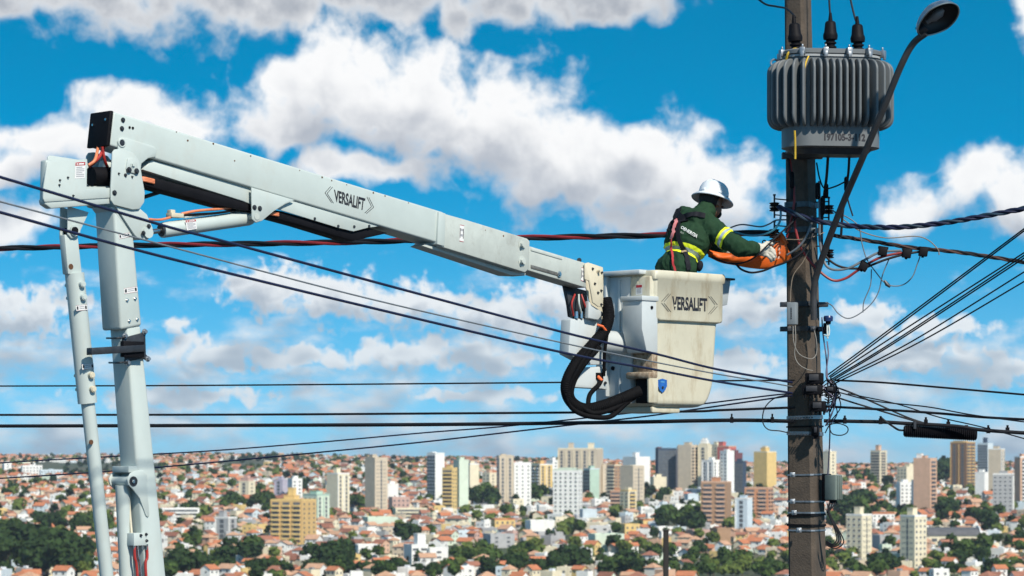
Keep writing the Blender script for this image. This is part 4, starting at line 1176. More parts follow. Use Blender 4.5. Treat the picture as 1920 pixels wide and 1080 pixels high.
mb = MB(); mb.box(BP(255, 1011, 0.07), U * 0.050, NN * 0.045, Z3 * 0.040); vb = mb.build('valve_block', PAINT, lift, bevel=0.004)
for x, y in ((264, 1004), (274, 1002), (275, 1014)):
    bolt(x, y, 0.116, 0.007, vb)
for x, r0, m in ((252, 0.009, REDH), (258.5, 0.007, STEEL), (275, 0.009, REDH)):
    rod('hose', [BP(x, 1022, 0.10), BP(x + 1, 1045, 0.10), BP(x + (6 if x < 265 else -1), 1082, 0.10), BP(x + 22, 1300, 0.10), BP(x + 60, 1700, 0.1)], r0, m, vb, 8)
for x in (252, 258, 267, 275):
    mb = MB(); mb.cyl(BP(x, 1020, 0.10), BP(x, 1031, 0.10), 0.010, 0.008, 8); mb.build('fitting', STEEL, vb, smooth=True)
# levelling rod left of the lower boom
lr = plate('levelling_rod', [(121, 440), (146, 440), (154, 514), (128, 514)], 0.03, 0.06, PAINT, lift, 0.006)
mb = MB(); mb.tube([BP(139.5, 512, 0), BP(164, 756, 0)], 0.060, 30); mb.build('sleeve', PAINT, lr, smooth=True)
mb = MB(); mb.tube([BP(163, 740, 0), BP(200, 1080, 0), BP(340, 2480, 0)], 0.043, 26); mb.build('tube', PAINT, lr, smooth=True)
for y in (534, 558, 704, 730):
    x = 139.5 + (y - 512) * 0.1004
    mb = MB(); p = BP(x, y, 0); mb.cyl(p, p + NN * 0.082, 0.020, None, 14); mb.cyl(p + NN * 0.07, p + NN * 0.086, 0.018, 0.016, 6); mb.cyl(p, p - NN * 0.10, 0.011, None, 10); mb.cyl(p - NN * 0.065, p - NN * 0.085, 0.018, None, 6); mb.build('bolt', CREAM if y in (704, 730) else PAINT, lr, smooth=True)
bkt = [(128, 386), (167, 398), (149, 437), (143, 446), (134, 447), (127, 439)]
plate('bracket', bkt, 0.045, 0.012, PAINT, lr, 0.004); plate('bracket', bkt, 0.045, 0.012, PAINT, lr, 0.004, shift=0.078)
mb = MB(); p = BP(139.5, 432, 0.046); mb.cyl(p, p + NN * 0.012, 0.036, None, 22); mb.cyl(p - NN * 0.09, p - NN * 0.105, 0.036, None, 22); mb.build('boss', PAINT, lr, smooth=True)
mb = MB(); p = BP(139.5, 432, 0.058); mb.cyl(p, p + NN * 0.012, 0.022, None, 18); mb.cyl(p, p - NN * 0.12, 0.02, None, 14); mb.build('pin', BLACKP, lr, smooth=True)
for x, y, r in ((133, 500, .018), (171, 829, .016)):
    mb = MB(); p = BP(x, y, 0.045 if y > 600 else 0.031); mb.cyl(p - NN * 0.003, p + NN * 0.001, r, None, 10); mb.build('paint_chip', mat('rust', (0.10, 0.045, 0.02), 0.9, var=0.4, scale=60), lr)
for pts in ([(142, 573), (163, 571), (164, 581), (143, 583)], [(153, 683), (175, 681), (176, 691), (154, 693)]):
    sticker(pts, 0.0605, lr, 'bar')
# turret the booms stand on, below the picture
tb = BP(430, 2700, 0.0)
mb = MB(); mb.cyl((tb.x, tb.y, 0.0), (tb.x, tb.y, 0.5), 0.55, None, 28); mb.cyl((tb.x, tb.y, 0.49), (tb.x, tb.y, 1.1), 0.34, 0.28, 24); mb.box((tb.x, tb.y, 1.4), U * 0.4, NN * 0.2, Z3 * 0.5); mb.build('turret', PAINT, lift, smooth=True)
mb = MB(); mb.box(BP(395, 2480, 0), U * 0.32, NN * 0.07, Z3 * 0.1); mb.build('link_foot', PAINT, lift, bevel=0.01)

# ------------------------------------------------------------------ bucket
KB = P(1228, 510, 21.07)          # near top corner
ZT = P(1237, 506, 21.05).z
def G(a, b, z):
    """bucket space: a along the right side, b along the left side (away), z down from the rim"""
    return Vector((KB.x, KB.y, ZT)) + U * a - NN * b + Z3 * z
BA, BB = 0.75, 0.54
FG = mat('weathered fibreglass', (0.56, 0.535, 0.42), 0.45, var=0.06, scale=5.0, stain=(0.33, 0.25, 0.14), stain_amt=0.8, stain_scale=7.0, slo=0.50, shi=0.72, sz=0.3, bump=0.05, bscale=30)
FGW = mat('bucket gelcoat white', (0.49, 0.53, 0.535), 0.35, var=0.06, scale=4.0, stain=(0.38, 0.37, 0.34), stain_amt=0.5, stain_scale=4.0)
GRIME = mat('rusty grime', (0.40, 0.33, 0.24), 0.9, var=0.25, scale=25, stain=(0.13, 0.075, 0.04), stain_amt=0.9, stain_scale=22, slo=0.42, shi=0.62, sz=0.6)
def rrect(a0, a1, b0, b1, r, n=6):
    out = []
    for cx, cy, s in ((a1 - r, b1 - r, 0), (a0 + r, b1 - r, 1), (a0 + r, b0 + r, 2), (a1 - r, b0 + r, 3)):
        for k in range(n + 1):
            t = math.pi / 2 * (s + k / n)
            out.append((cx + r * math.cos(t), cy + r * math.sin(t)))
    return out
def bucket():
    mb = MB(); rings = []
    # z, inset, corner radius
    prof = [(-1.012, 0.075, 0.045), (-1.006, 0.052, 0.055), (-0.99, 0.036, 0.062)] + [(-0.98 + 0.025 * k, 0.029 - 0.0005 * k, 0.065) for k in range(10)] + [(-0.72, 0.024, 0.065), (-0.395, 0.012, 0.06), (-0.375, 0.010, 0.06),
            (-0.365, -0.016, 0.055), (-0.35, -0.020, 0.05), (-0.075, -0.024, 0.05), (-0.065, -0.034, 0.05), (-0.012, -0.036, 0.05), (0.0, -0.028, 0.05), (0.0, 0.0, 0.05), (-0.02, 0.012, 0.05), (-0.4, 0.030, 0.05), (-0.70, 0.040, 0.05), (-0.85, 0.043, 0.05), (-0.955, 0.045, 0.05), (-0.955, 0.2, 0.02)]
    for z, i, r in prof:
        sn = min(1.0, max(0.0, (-0.73 - z) / 0.285))
        e = 0.17 * (1 - math.sqrt(1 - sn * sn))          # the far bottom corner is generously rounded
        ring = [G(a, b, z) for a, b in rrect(i, BA - i - e, i, BB - i, r)]
        rings.append(ring)
    n = len(rings[0]); v = [p for r_ in rings for p in r_]; f = []
    for j in range(len(rings) - 1):
        for k in range(n):
            f.append((j * n + k, j * n + (k + 1) % n, (j + 1) * n + (k + 1) % n, (j + 1) * n + k))
    f.append(tuple(range(n - 1, -1, -1))); f.append(tuple((len(rings) - 1) * n + k for k in range(n)))
    mb.add(v, f)
    return mb
bk = bucket().build('bucket', FG, lift, smooth=True, auto=50)
bm_ = bmesh.new(); bm_.from_mesh(bk.data); bmesh.ops.recalc_face_normals(bm_, faces=bm_.faces); bm_.to_mesh(bk.data); bm_.free(); bk.data.set_sharp_from_angle(angle=R(50))
def gbox(name, a0, a1, b0, b1, z0, z1, m, bevel=0.006, parent=None):
    mb = MB(); c = G((a0 + a1) / 2, (b0 + b1) / 2, (z0 + z1) / 2)
    mb.box(c, U * abs(a1 - a0) / 2, NN * abs(b1 - b0) / 2, Z3 * abs(z1 - z0) / 2)
    return mb.build(name, m, parent or bk, bevel=bevel)
# mounting face on the boom side: white panel with two upright ribs
gbox('mounting_panel', -0.050, 0.012, 0.20, 0.555, -0.985, -0.04, FGW)
gbox('rib', -0.085, -0.045, 0.415, 0.440, -0.93, -0.03, FGW, 0.004)
gbox('rib', -0.060, -0.045, 0.30, 0.32, -0.93, -0.06, FGW, 0.003)
gbox('rim_flange', -0.105, 0.0, 0.06, 0.60, -0.030, 0.004, FGW, 0.010)
gbox('base_plate', 0.05, 0.36, 0.07, 0.47, -1.055, -1.008, FG, 0.012)
for z in (-0.33, -0.535, -0.72):
    mb = MB(); p = G(-0.050, 0.375, z); mb.cyl(p, p - U * 0.010, 0.016, None, 12); mb.build('bolt', BLACKP, bk, smooth=True)
# tool pocket with a sloping underside
mb = MB()
pr = [(-0.155, -0.205), (-0.155, -0.44), (-0.10, -0.615), (0.02, -0.615), (0.02, -0.205)]
mb.prism([G(a, -0.012, z) for a, z in pr], -NN * 0.20)
pk = mb.build('tool_pocket', FGW, bk, bevel=0.008)
mb = MB(); mb.prism([G(a, -0.022, z) for a, z in [(-0.165, -0.195), (-0.165, -0.232), (0.02, -0.232), (0.02, -0.195)]], -NN * 0.22); mb.build('lid', FGW, pk, bevel=0.006)
mb = MB(); p = G(-0.05, -0.012, -0.28); mb.cyl(p, p + NN * 0.006, 0.013, None, 12); mb.build('hole_plug', BLACKP, pk)
# upper raised panel round the corner
gbox('corner_panel', -0.055, 0.02, 0.0, 0.20, -0.37, -0.045, FG, 0.012)
mb = MB(); mb.prism([G(-0.057, 0.12, -0.05), G(-0.057, 0.12, -0.10), G(-0.057, 0.2, -0.12), G(-0.057, 0.17, -0.05)], U * 0.05); mb.build('corner_notch', FG, bk)
# step recess; flat black panel stands for the shade inside the hose hole
gbox('step_recess', -0.032, 0.03, 0.0, 0.19, -0.80, -0.60, GRIME, 0.004)
gbox('step_ledge', -0.085, 0.02, -0.015, 0.22, -0.805, -0.755, GRIME, 0.014)
gbox('hose_hole_panel', -0.034, 0.03, 0.015, 0.16, -0.985, -0.80, BLACKP, 0.004)
gbox('corner_boot', -0.075, 0.03, -0.010, 0.015, -0.985, -0.77, FG, 0.010)
# blue shield decal
mb = MB(); sp = [(0.0, 0.0), (0.5, 0.12), (1.0, 0.0), (1.0, -0.5), (0.8, -0.85), (0.5, -1.05), (0.2, -0.85), (0.0, -0.5)]
base = lambda u, v, w=0.0: G(0.052 + u * 0.10, 0.0205 - w, -0.812 + v * 0.090)
mb.add([base(u, v) + NN * 0.004 for u, v in sp], [tuple(range(8))])
sh = mb.build('shield_decal', mat('decal blue', (0.02, 0.12, 0.42), 0.4, var=0.25, scale=40), bk)
mb = MB(); mb.add([base(u, v) + NN * 0.006 for u, v in ((0.28, -0.12), (0.72, -0.12), (0.72, -0.2), (0.28, -0.2))], [(0, 1, 2, 3)]); mb.build('shield_print', mat('decal light blue', (0.12, 0.35, 0.6), 0.4, var=0.1), sh)
mb = MB(); p = base(0.5, -0.62); mb.cyl(p, p + NN * 0.010, 0.010, None, 10); mb.build('rivet', DARKST, sh)
# maker's name on the right side
def FS(u, v):      # u along the side, v up; the front of the upper band
    return G(u, -0.0225, v)
tl, tr, bl, brp = FS(0.165, -0.187), FS(0.56, -0.187), FS(0.165, -0.288), FS(0.56, -0.288)
lettering('VERSALIFT', tl, tr, brp, bl, NN, bk, bold=0.03)
chevrons(lambda u, v: bl.lerp(brp, u).lerp(tl.lerp(tr, u), v), bk, NN, True)
mb = MB()
for u, w in ((0.185, 0.012), (0.43, 0.008), (0.47, 0.007), (0.30, 0.005)):
    mb.add([FS(u, -0.25) + NN * 0.003, FS(u + w * 2.4, -0.25) + NN * 0.003, FS(u + w * 2.0, -0.262) + NN * 0.003, FS(u, -0.264) + NN * 0.003], [(0, 3, 2, 1)])
mb.build('worn_patches', FG, bk)
# danger decal on the corner panel
mb = MB()
def CP(b, z, w=0.0012): return G(-0.055 - w, b, z)
mb.add([CP(0.14, -0.105), CP(0.075, -0.105), CP(0.075, -0.180), CP(0.14, -0.180)], [(0, 3, 2, 1)], 0)
mb.add([CP(0.137, -0.108, .002), CP(0.078, -0.108, .002), CP(0.078, -0.128, .002), CP(0.137, -0.128, .002)], [(0, 3, 2, 1)], 1)
for k in range(4):
    z = -0.134 - 0.010 * k; mb.add([CP(0.132, z, .002), CP(0.085, z, .002), CP(0.085, z - .005, .002), CP(0.132, z - .005, .002)], [(0, 3, 2, 1)], 2)
mb.build('decal', [STICK, STICKR, STICKG], bk)
# tool tray hung outside the far right end
mb = MB()
tp = [G(0.765, 0.08, -0.03), G(0.955, 0.08, -0.03), G(0.915, 0.08, -0.22), G(0.80, 0.08, -0.24)]
mb.prism(tp, -NN * 0.30); tray = mb.build('tool_tray', mat('tray grey', (0.36, 0.40, 0.42), 0.5, var=0.1), bk, bevel=0.006)
mb = MB(); mb.prism([G(0.765, 0.06, -0.014), G(0.985, 0.06, -0.014), G(0.985, 0.06, -0.030), G(0.765, 0.06, -0.030)], -NN * 0.34); mb.build('lip', DARKST, tray, bevel=0.004)

# platform mount between boom tip and bucket
mt = plate('platform_mount', [(1097, 494), (1104, 492), (1131, 501), (1132, 535), (1130, 537), (1134, 576), (1122, 575), (1112, 568), (1105, 527), (1097, 524)], 0.105, 0.014, CREAM, lift, 0.006)
for x, y in ((1111, 504), (1128, 511), (1115, 532), (1127, 545), (1121, 549), (1127, 571)):
    bolt(x, y, 0.105, 0.007, mt)
bolt(1121, 508, 0.105, 0.012, mt, CREAM, 0.03)
plate('side_plate', [(1097, 494), (1131, 501), (1132, 535), (1130, 600), (1112, 590), (1097, 530)], -0.08, 0.014, CREAM, mt, 0.005)
plate('dark_cheek', [(1055, 533), (1100, 545), (1106, 590), (1098, 606), (1066, 594), (1063, 570)], -0.05, 0.012, DARKST, mt, 0.004)
plate('dark_cheek', [(1063, 545), (1098, 550), (1101, 596), (1074, 596), (1066, 570)], 0.0, 0.03, DARKST, mt, 0.004)
plate('slave_body', [(1070, 598), (1100, 597), (1129, 582), (1131, 684), (1104, 684), (1066, 664)], 0.03, 0.10, FGW, mt, 0.010)
plate('slave_body', [(1070, 716), (1092, 690), (1128, 687), (1138, 690), (1139, 731), (1128, 729), (1071, 726)], 0.03, 0.10, FGW, mt, 0.008)
plate('slave_body', [(1104, 564), (1110, 572), (1132, 586), (1122, 600), (1103, 596)], 0.08, 0.04, FGW, mt, 0.005)
mb = MB(); c = BP(1145, 640, 0.0); mb.cyl(BP(1112, 640, -0.02), BP(1170, 645, -0.02), 0.09, None, 24); mb.build('rotator', FGW, mt, smooth=True)
mb = MB(); mb.box(BP(1124, 705, 0.035), U * 0.035, NN * 0.006, Z3 * 0.024); mb.build('port', BLACKP, mt)
for x, y in ((1135, 693), (1135, 718), (1117, 598), (1128, 590), (1129, 647)):
    bolt(x, y, 0.04, 0.008, mt)
for x, m in ((1078, REDH), (1090, REDH), (1085, PAINT)):
    rod('hose', [BP(x, 552, 0.03), BP(x - 6 + (x - 1078), 570, 0.05), BP(x - 3 + 1.3 * (x - 1078), 592, 0.03)], 0.007, m, mt, 8)
for x in (1081, 1090):
    mb = MB(); mb.cyl(BP(x, 584, 0.03), BP(x, 597, 0.03), 0.013, 0.016, 10); mb.build('fitting', STEEL, mt, smooth=True)
rod('top_pin', [BP(1086, 488, 0.06), BP(1086, 488, -0.06)], 0.018, DARKST, mt, 12)
# hoses looping from the boom tip under the bucket
def hose(pts, r, name='hydraulic_hose', wrap=True):
    path = smooth_path([P(*p) for p in pts], 20)
    mb = MB()
    rr = [r * (1.0 + (0.07 if (wrap and k % 2) else 0.0)) for k in range(len(path))]
    mb.tube(path, rr, 16)
    return mb.build(name, HOSE, lift, smooth=True)
hb = hose([(1136, 560, 20.95), (1141, 590, 20.92), (1133, 620, 20.88), (1108, 650, 20.84), (1078, 685, 20.8), (1062, 722, 20.78), (1070, 752, 20.8), (1096, 767, 20.84), (1130, 761, 20.88), (1165, 748, 20.93), (1200, 733, 20.98)], 0.042, wrap=True)
path = smooth_path([P(*p) for p in [(1120, 608, 20.9), (1132, 612, 20.86), (1139, 622, 20.9)]], 6)
mb = MB(); mb.tube([P(1120, 609, 20.83), P(1130, 612, 20.82), P(1137, 621, 20.85)], 0.009, 8); mb.build('orange_tie', mat('orange tape', (0.75, 0.14, 0.04), 0.5, var=0.1), hb, smooth=True)
hose([(1112, 648, 20.8), (1085, 690, 20.76), (1064, 735, 20.76), (1070, 762, 20.78), (1095, 778, 20.8), (1130, 783, 20.84), (1150, 778, 20.88), (1172, 758, 20.93), (1198, 738, 20.98)], 0.018)
hose([(1125, 650, 20.8), (1098, 680, 20.77), (1078, 712, 20.77), (1072, 740, 20.77), (1085, 758, 20.8), (1110, 774, 20.82), (1140, 770, 20.86), (1168, 756, 20.92), (1200, 730, 20.98)], 0.018)
hose([(1127, 712, 20.98), (1122, 722, 20.93), (1106, 740, 20.9), (1103, 762, 20.86), (1108, 776, 20.85)], 0.017)
hose([(1139, 622, 20.95), (1134, 660, 20.95), (1132, 705, 21.0)], 0.012)
mb = MB(); mb.tube([P(1121, 706, 20.97), P(1129, 714, 20.95)], 0.012, 8); mb.build('orange_band', MATS['orange tape'], hb)
mb = MB(); mb.tube([P(1192, 729, 20.95), P(1199, 741, 20.95)], 0.010, 8); mb.build('orange_band', MATS['orange tape'], hb)

# paint chips along the upper edge of the boom
for k, (x, y) in enumerate(((331, 246), (400, 268), (470, 291), (562, 318), (604, 331), (622, 337), (650, 345), (700, 360), (722, 366), (766, 379), (352, 262), (440, 300), (910, 430), (944, 441))):
    mb = MB(); p = BP(x, y + 1.5, 0.1005 if x < 830 else 0.1125); r_ = 0.004 + 0.003 * ((k * 5) % 3) / 2
    mb.cyl(p - NN * 0.002, p + NN * 0.0008, r_, None, 7); mb.build('paint_chip', MATS['rust'], ub)

# ------------------------------------------------------------------ the concrete pole
CONC = mat('weathered concrete', (0.080, 0.062, 0.047), 0.95, var=0.28, scale=9.0, stain=(0.05, 0.042, 0.036), stain_amt=0.7, stain_scale=6.0, bump=0.5, bscale=70)
DP = 21.9
def pole_c(y):
    return P(1496.0 + 18.0 * y / 1080.0, y, DP)
def pole_ring(y, out=0.0):
    c = pole_c(y); k = (52 + 20 * y / 1080.0) / 61.5 * 0.98
    a = R(30)
    l = Vector((-math.cos(a), math.sin(a), 0)); r = Vector((math.sin(a), math.cos(a), 0))
    hl, hr, ch = 0.098 * k + out, 0.107 * k + out, 0.022
    # corners: +-l, +-r ; start at the near corner
    pts = []
    for sl, sr, first in ((-1, -1, 0), (1, -1, 1), (1, 1, 0), (-1, 1, 1)):
        p1 = l * sl * (hl - ch) + r * sr * hr; p2 = l * sl * hl + r * sr * (hr - ch)
        pts += [p2, p1] if first == 0 else [p1, p2]
    return [c + p for p in pts]
YB, YTOP = HZ + CZ / DP * F, -650.0
pole = empty('utility_pole', (pole_c(YB).x, DP, 0), 'weathered grey brown concrete pole carrying the transformer and all the wires', 'pole')
mb = MB(); ys_ = [YB + 60] + [1700 - 100 * i for i in range(24)]
v = []; f = []
for y in ys_: v += pole_ring(y)
for j in range(len(ys_) - 1):
    for k in range(8): f.append((j * 8 + k, j * 8 + (k + 1) % 8, (j + 1) * 8 + (k + 1) % 8, (j + 1) * 8 + k))
f.append(tuple(range((len(ys_) - 1) * 8, len(ys_) * 8)))
mb.add(v, f)
sh_ = mb.build('shaft', CONC, pole)
bm_ = bmesh.new(); bm_.from_mesh(sh_.data); bmesh.ops.recalc_face_normals(bm_, faces=bm_.faces); bm_.to_mesh(sh_.data); bm_.free()
def strap(y, hpx, m, out=0.006, tilt=0.0, lug=None, parent=None):
    mb = MB(); n = 8
    lo, hi = pole_ring(y + hpx / 2, out), pole_ring(y - hpx / 2, out); lo2, hi2 = pole_ring(y + hpx / 2, 0.001), pole_ring(y - hpx / 2, 0.001)
    tl_ = lambda r: [p + Z3 * tilt * (p.x - pole_c(y).x) for p in r]
    mb.add(tl_(lo) + tl_(hi) + tl_(lo2) + tl_(hi2), [(k, (k + 1) % 8, 8 + (k + 1) % 8, 8 + k) for k in range(8)] + [(8 + k, 8 + (k + 1) % 8, 24 + (k + 1) % 8, 24 + k) for k in range(8)] + [(k, 16 + k, 16 + (k + 1) % 8, (k + 1) % 8) for k in range(8)])
    s_ = mb.build('strap', m, parent or pole)
    if lug:
        for px in lug:
            b = MB(); c = P(px, y, 21.72); b.box(c, Vector((0.018, 0, 0)), Vector((0, 0.018, 0)), Z3 * 0.018); b.cyl(c - Vector((0, 0.018, 0)), c - Vector((0, 0.032, 0)), 0.009, None, 6); b.build('buckle', m, s_, bevel=0.002)
    return s_
STRAPM = mat('blued steel band', (0.10, 0.125, 0.14), 0.5, 0.6, var=0.3, scale=20)
for y, h in ((385, 10), (432, 10)): strap(y, h, STRAPM, 0.010, lug=(1524,))
for y, h in ((571, 9), (617, 9)): strap(y, h, DARKST, 0.012, lug=(1524,))
for y in (783, 813):
    st_ = strap(y, 7, ZINC, 0.006, 0.03 if y == 783 else -0.02)
    for k in range(9):
        hb_ = MB(); p = P(1482 + 5.0 * k, y - (0.5 if y == 783 else -0.3) * k * 0.3 + 1, 21.78 - 0.011 * k); hb_.cyl(p, p - Vector((0, 0.03, 0)), 0.0055, None, 8); hb_.build('slot', DARKST, st_)
for y, m, h in ((890, ZINC, 3), (940, ZINC, 3), (961, ZINC, 3), (994, ZINC, 3), (965.5, BLACKP, 4), (984.5, BLACKP, 4), (800, BLACKP, 3)):
    strap(y, h, m, 0.008 if m is BLACKP else 0.005, 0.02 * ((y * 7) % 3 - 1), lug=(1486 + (y * 3) % 30,) if m is ZINC else None)
# cross bolts of the two bracket bands
for y in (571, 617):
    mb = MB(); a, b = P(1465, y, 21.86), P(1482, y, 21.84); mb.box((a + b) / 2, Vector((abs(b.x - a.x) / 2 + 0.01, 0, 0)), Vector((0, 0.03, 0)), Z3 * 0.018); mb.build('band_lug', DARKST, pole, bevel=0.003)
    mb = MB(); a, b = P(1536, y, 21.84), P(1550, y, 21.84); mb.box((a + b) / 2, Vector((abs(b.x - a.x) / 2 + 0.01, 0, 0)), Vector((0, 0.03, 0)), Z3 * 0.018); mb.build('band_lug', DARKST, pole, bevel=0.003)

# small grey control box strapped to the pole
def panel_box():
    mb = MB(); c = P(1486, 588, 21.70)
    ax = Vector((0.9, -0.42, 0)).normalized()
    mb.box(c, ax * 0.036, Vector((0.42, 0.9, 0)).normalized() * 0.03, Z3 * 0.085)
    rt = mb.build('control_box', mat('grey plastic box', (0.20, 0.23, 0.25), 0.5, var=0.1), None, bevel=0.006, loc=c)
    tag(rt, 'small grey control box clamped on the pole between two dark bands', 'control box')
    m2 = MB(); q = Vector((-0.42, -0.9, 0)).normalized()
    for k in range(7):
        p = c + q * 0.0315 + Z3 * (0.04 - 0.013 * k); m2.box(p, ax * 0.004, q * 0.0008, Z3 * 0.0045)
    m2.build('print', INK, rt)
panel_box()
# dusk sensor
def photocell():
    c = P(1553, 597, 21.75)
    rt = empty('dusk_sensor', P(1553, 625, 21.75), 'blue capped dusk sensor on a bracket at the pole', 'sensor')
    mb = MB(); mb.cyl(c - Z3 * 0.022, c + Z3 * 0.006, 0.034, 0.037, 20); mb.cyl(c + Z3 * 0.006, c + Z3 * 0.020, 0.037, 0.031, 20); mb.build('cap', mat('sensor blue', (0.012, 0.03, 0.11), 0.35, var=0.1), rt, smooth=True)
    mb = MB(); mb.cyl(c - Z3 * 0.045, c - Z3 * 0.020, 0.018, 0.022, 14); mb.build('neck', BLACKP, rt, smooth=True)
    mb = MB(); mb.box(P(1547, 616, 21.78), Vector((0.012, 0, 0)), Vector((0, 0.02, 0)), Z3 * 0.042); mb.build('bracket', BLACKP, rt, bevel=0.003)
    rod('lead', [P(1553, 606, 21.75), P(1555, 620, 21.73), P(1553, 630, 21.72), P(1545, 628, 21.74)], 0.006, PAINT, rt, 8)
    rod('lead', [P(1551, 606, 21.75), P(1551, 622, 21.73), P(1552, 635, 21.72)], 0.006, PAINT, rt, 8)
photocell()
# green grey junction box low on the pole
def junction():
    rt = empty('junction_box', P(1563, 938, 21.8), 'ribbed green grey junction box strapped low on the pole', 'junction box')
    a = Vector((0.8, -0.6, 0)); b = Vector((0.6, 0.8, 0))
    c = P(1563, 914, 21.8)
    mb = MB(); mb.box(c, a * 0.050, b * 0.055, Z3 * 0.097); mb.build('case', mat('junction green', (0.15, 0.185, 0.165), 0.5, var=0.15), rt, bevel=0.010)
    for k in (-1, 0, 1):
        mb = MB(); mb.box(c + a * 0.053 + b * 0.026 * k, a * 0.006, b * 0.006, Z3 * 0.09); mb.build('rib', MATS['junction green'], rt, bevel=0.002)
    mb = MB(); mb.box(c - a * 0.062, a * 0.014, b * 0.05, Z3 * 0.104); mb.build('back_plate', BLACKP, rt, bevel=0.003)
    for k in range(3):
        mb = MB(); p = c - Z3 * 0.097 + b * 0.03 * (k - 1); mb.cyl(p, p - Z3 * 0.025, 0.011, None, 10); mb.build('gland', BLACKP, rt, smooth=True)
junction()

# ------------------------------------------------------------------ transformer
TG = mat('transformer grey', (0.118, 0.131, 0.138), 0.5, var=0.10, scale=5.0, stain=(0.10, 0.10, 0.10), stain_amt=0.4, stain_scale=5.0)
def transformer():
    D = 21.36
    c0 = P(1557, 190, D); ct = Vector((c0.x, c0.y, 0))
    zt = lambda y: P(1552, y, D).z
    rt = empty('transformer', (ct.x, ct.y, zt(283)), 'grey finned transformer with three black bushings high on the pole', 'transformer')
    yaw = R(8); ax = Vector((math.cos(yaw), math.sin(yaw), 0)); ay = Vector((-math.sin(yaw), math.cos(yaw), 0))
    def stad(hl, hw, r, n=8):
        return [(x, y) for x, y in rrect(-hl, hl, -hw, hw, r, n)]
    def loft(levels, name, m, parent, auto=40):
        mb = MB(); rings = [[ct + ax * x + ay * y + Z3 * z for x, y in stad(hl, hw, r)] for z, hl, hw, r in levels]
        n = len(rings[0]); f = [(j * n + k, j * n + (k + 1) % n, (j + 1) * n + (k + 1) % n, (j + 1) * n + k) for j in range(len(rings) - 1) for k in range(n)]
        f += [tuple(range(n - 1, -1, -1)), tuple((len(rings) - 1) * n + k for k in range(n))]
        mb.add([p for r_ in rings for p in r_], f)
        return mb.build(name, m, parent, smooth=True, auto=auto)
    HL, HW, RR = 0.365, 0.205, 0.18
    loft([(zt(281), HL - 0.03, HW - 0.03, RR - 0.03), (zt(279), HL, HW, RR), (zt(103), HL, HW, RR)], 'tank', TG, rt)
    loft([(zt(281) - 0.045, HL - 0.10, HW - 0.08, RR - 0.09), (zt(281), HL - 0.05, HW - 0.05, RR - 0.05)], 'underside', DARKST, rt)
    lid = loft([(zt(107), HL + 0.016, HW + 0.016, RR), (zt(101), HL + 0.016, HW + 0.016, RR), (zt(98), HL, HW, RR - 0.02)], 'lid', TG, rt)
    loft([(zt(113), HL + 0.010, HW + 0.010, RR), (zt(109), HL + 0.010, HW + 0.010, RR)], 'gasket', mat('lid rim light', (0.30, 0.32, 0.33), 0.5, var=0.1), lid)
    # cooling fins: one shape, repeated round the tank
    z0, z1 = zt(243) , zt(117)
    H = z1 - z0; D_ = 0.110; rr = 0.085
    prof = [(0, 0.0)]
    out = [(-0.02, 0)]
    for cx, cz, s in ((D_ - rr, rr, -1), (D_ - rr, H - rr, 0)):
        for k in range(7):
            t = math.pi / 2 * (s + k / 6)
            out.append((cx + rr * math.cos(t), cz + rr * math.sin(t)))
    out.append((-0.02, H))
    fm_ = MB(); fm_.prism([Vector((x, -0.011, z)) for x, z in out], Vector((0, 0.022, 0)))
    fin0 = fm_.build('fin', TG, None, bevel=0.0095, seg=3)
    perim = []
    pts = stad(HL, HW, RR, 24)
    n = len(pts)
    L = [0]
    for k in range(n): L.append(L[-1] + math.dist(pts[k], pts[(k + 1) % n]))
    tot = L[-1]; NF = 40
    first = True
    for i in range(NF):
        s = tot * (i + 0.5) / NF
        k = max(j for j in range(n) if L[j] <= s); t = (s - L[k]) / (L[k + 1] - L[k])
        a, b = pts[k], pts[(k + 1) % n]
        x, y = a[0] + (b[0] - a[0]) * t, a[1] + (b[1] - a[1]) * t
        tx, ty = (b[0] - a[0]), (b[1] - a[1]); q = math.hypot(tx, ty); nx, ny = ty / q, -tx / q
        w = ax * x + ay * y; nv = ax * nx + ay * ny
        o = fin0 if first else fin0.copy()
        if not first: col.objects.link(o)
        first = False
        o.parent = rt
        o.location = (w.x, w.y, z0 - zt(283)); o.rotation_euler = (0, 0, math.atan2(nv.y, nv.x))
    # lid clamps
    for k, (fx, fy) in enumerate(((-0.97, -0.2), (-0.70, -0.92), (-0.25, -1.0), (0.22, -1.0), (0.62, -1.0), (0.95, -0.5), (0.95, 0.4), (-0.9, 0.6))):
        p = ct + ax * HL * fx + ay * HW * fy + Z3 * zt(104); nv = (ax * fx * HW + ay * fy * HL).normalized()
        mb = MB(); mb.box(p + nv * 0.030, nv * 0.022, nv.cross(Z3) * 0.020, Z3 * 0.026); mb.box(p + nv * 0.046 - Z3 * 0.024, nv * 0.008, nv.cross(Z3) * 0.013, Z3 * 0.022)
        mb.cyl(p + nv * 0.03 + Z3 * 0.026, p + nv * 0.03 + Z3 * 0.05, 0.008, None, 6); mb.build('clamp', ZINC, lid, bevel=0.004)
    mb = MB(); p = P(1452, 118, D - 0.05); mb.tube([p + Vector((math.cos(t) * 0.026, 0, math.sin(t) * 0.026)) for t in [k * math.pi / 8 for k in range(17)]], 0.008, 8); mb.tube([p + Vector((0.02, 0, 0)), p + Vector((0.12, 0.05, 0.02))], 0.012, 8); mb.build('lifting_lug', ZINC, rt, smooth=True)
    # number painted on the skirt
    q = -ay
    def SK(u, y): return ct + ax * u + q * (HW + 0.0) + Z3 * zt(y)
    u0, u1 = -0.100, 0.215
    lettering('197105-3-112', SK(u0, 256), SK(u1, 256), SK(u1, 270), SK(u0, 270), q, rt, bold=0.045, name='number')
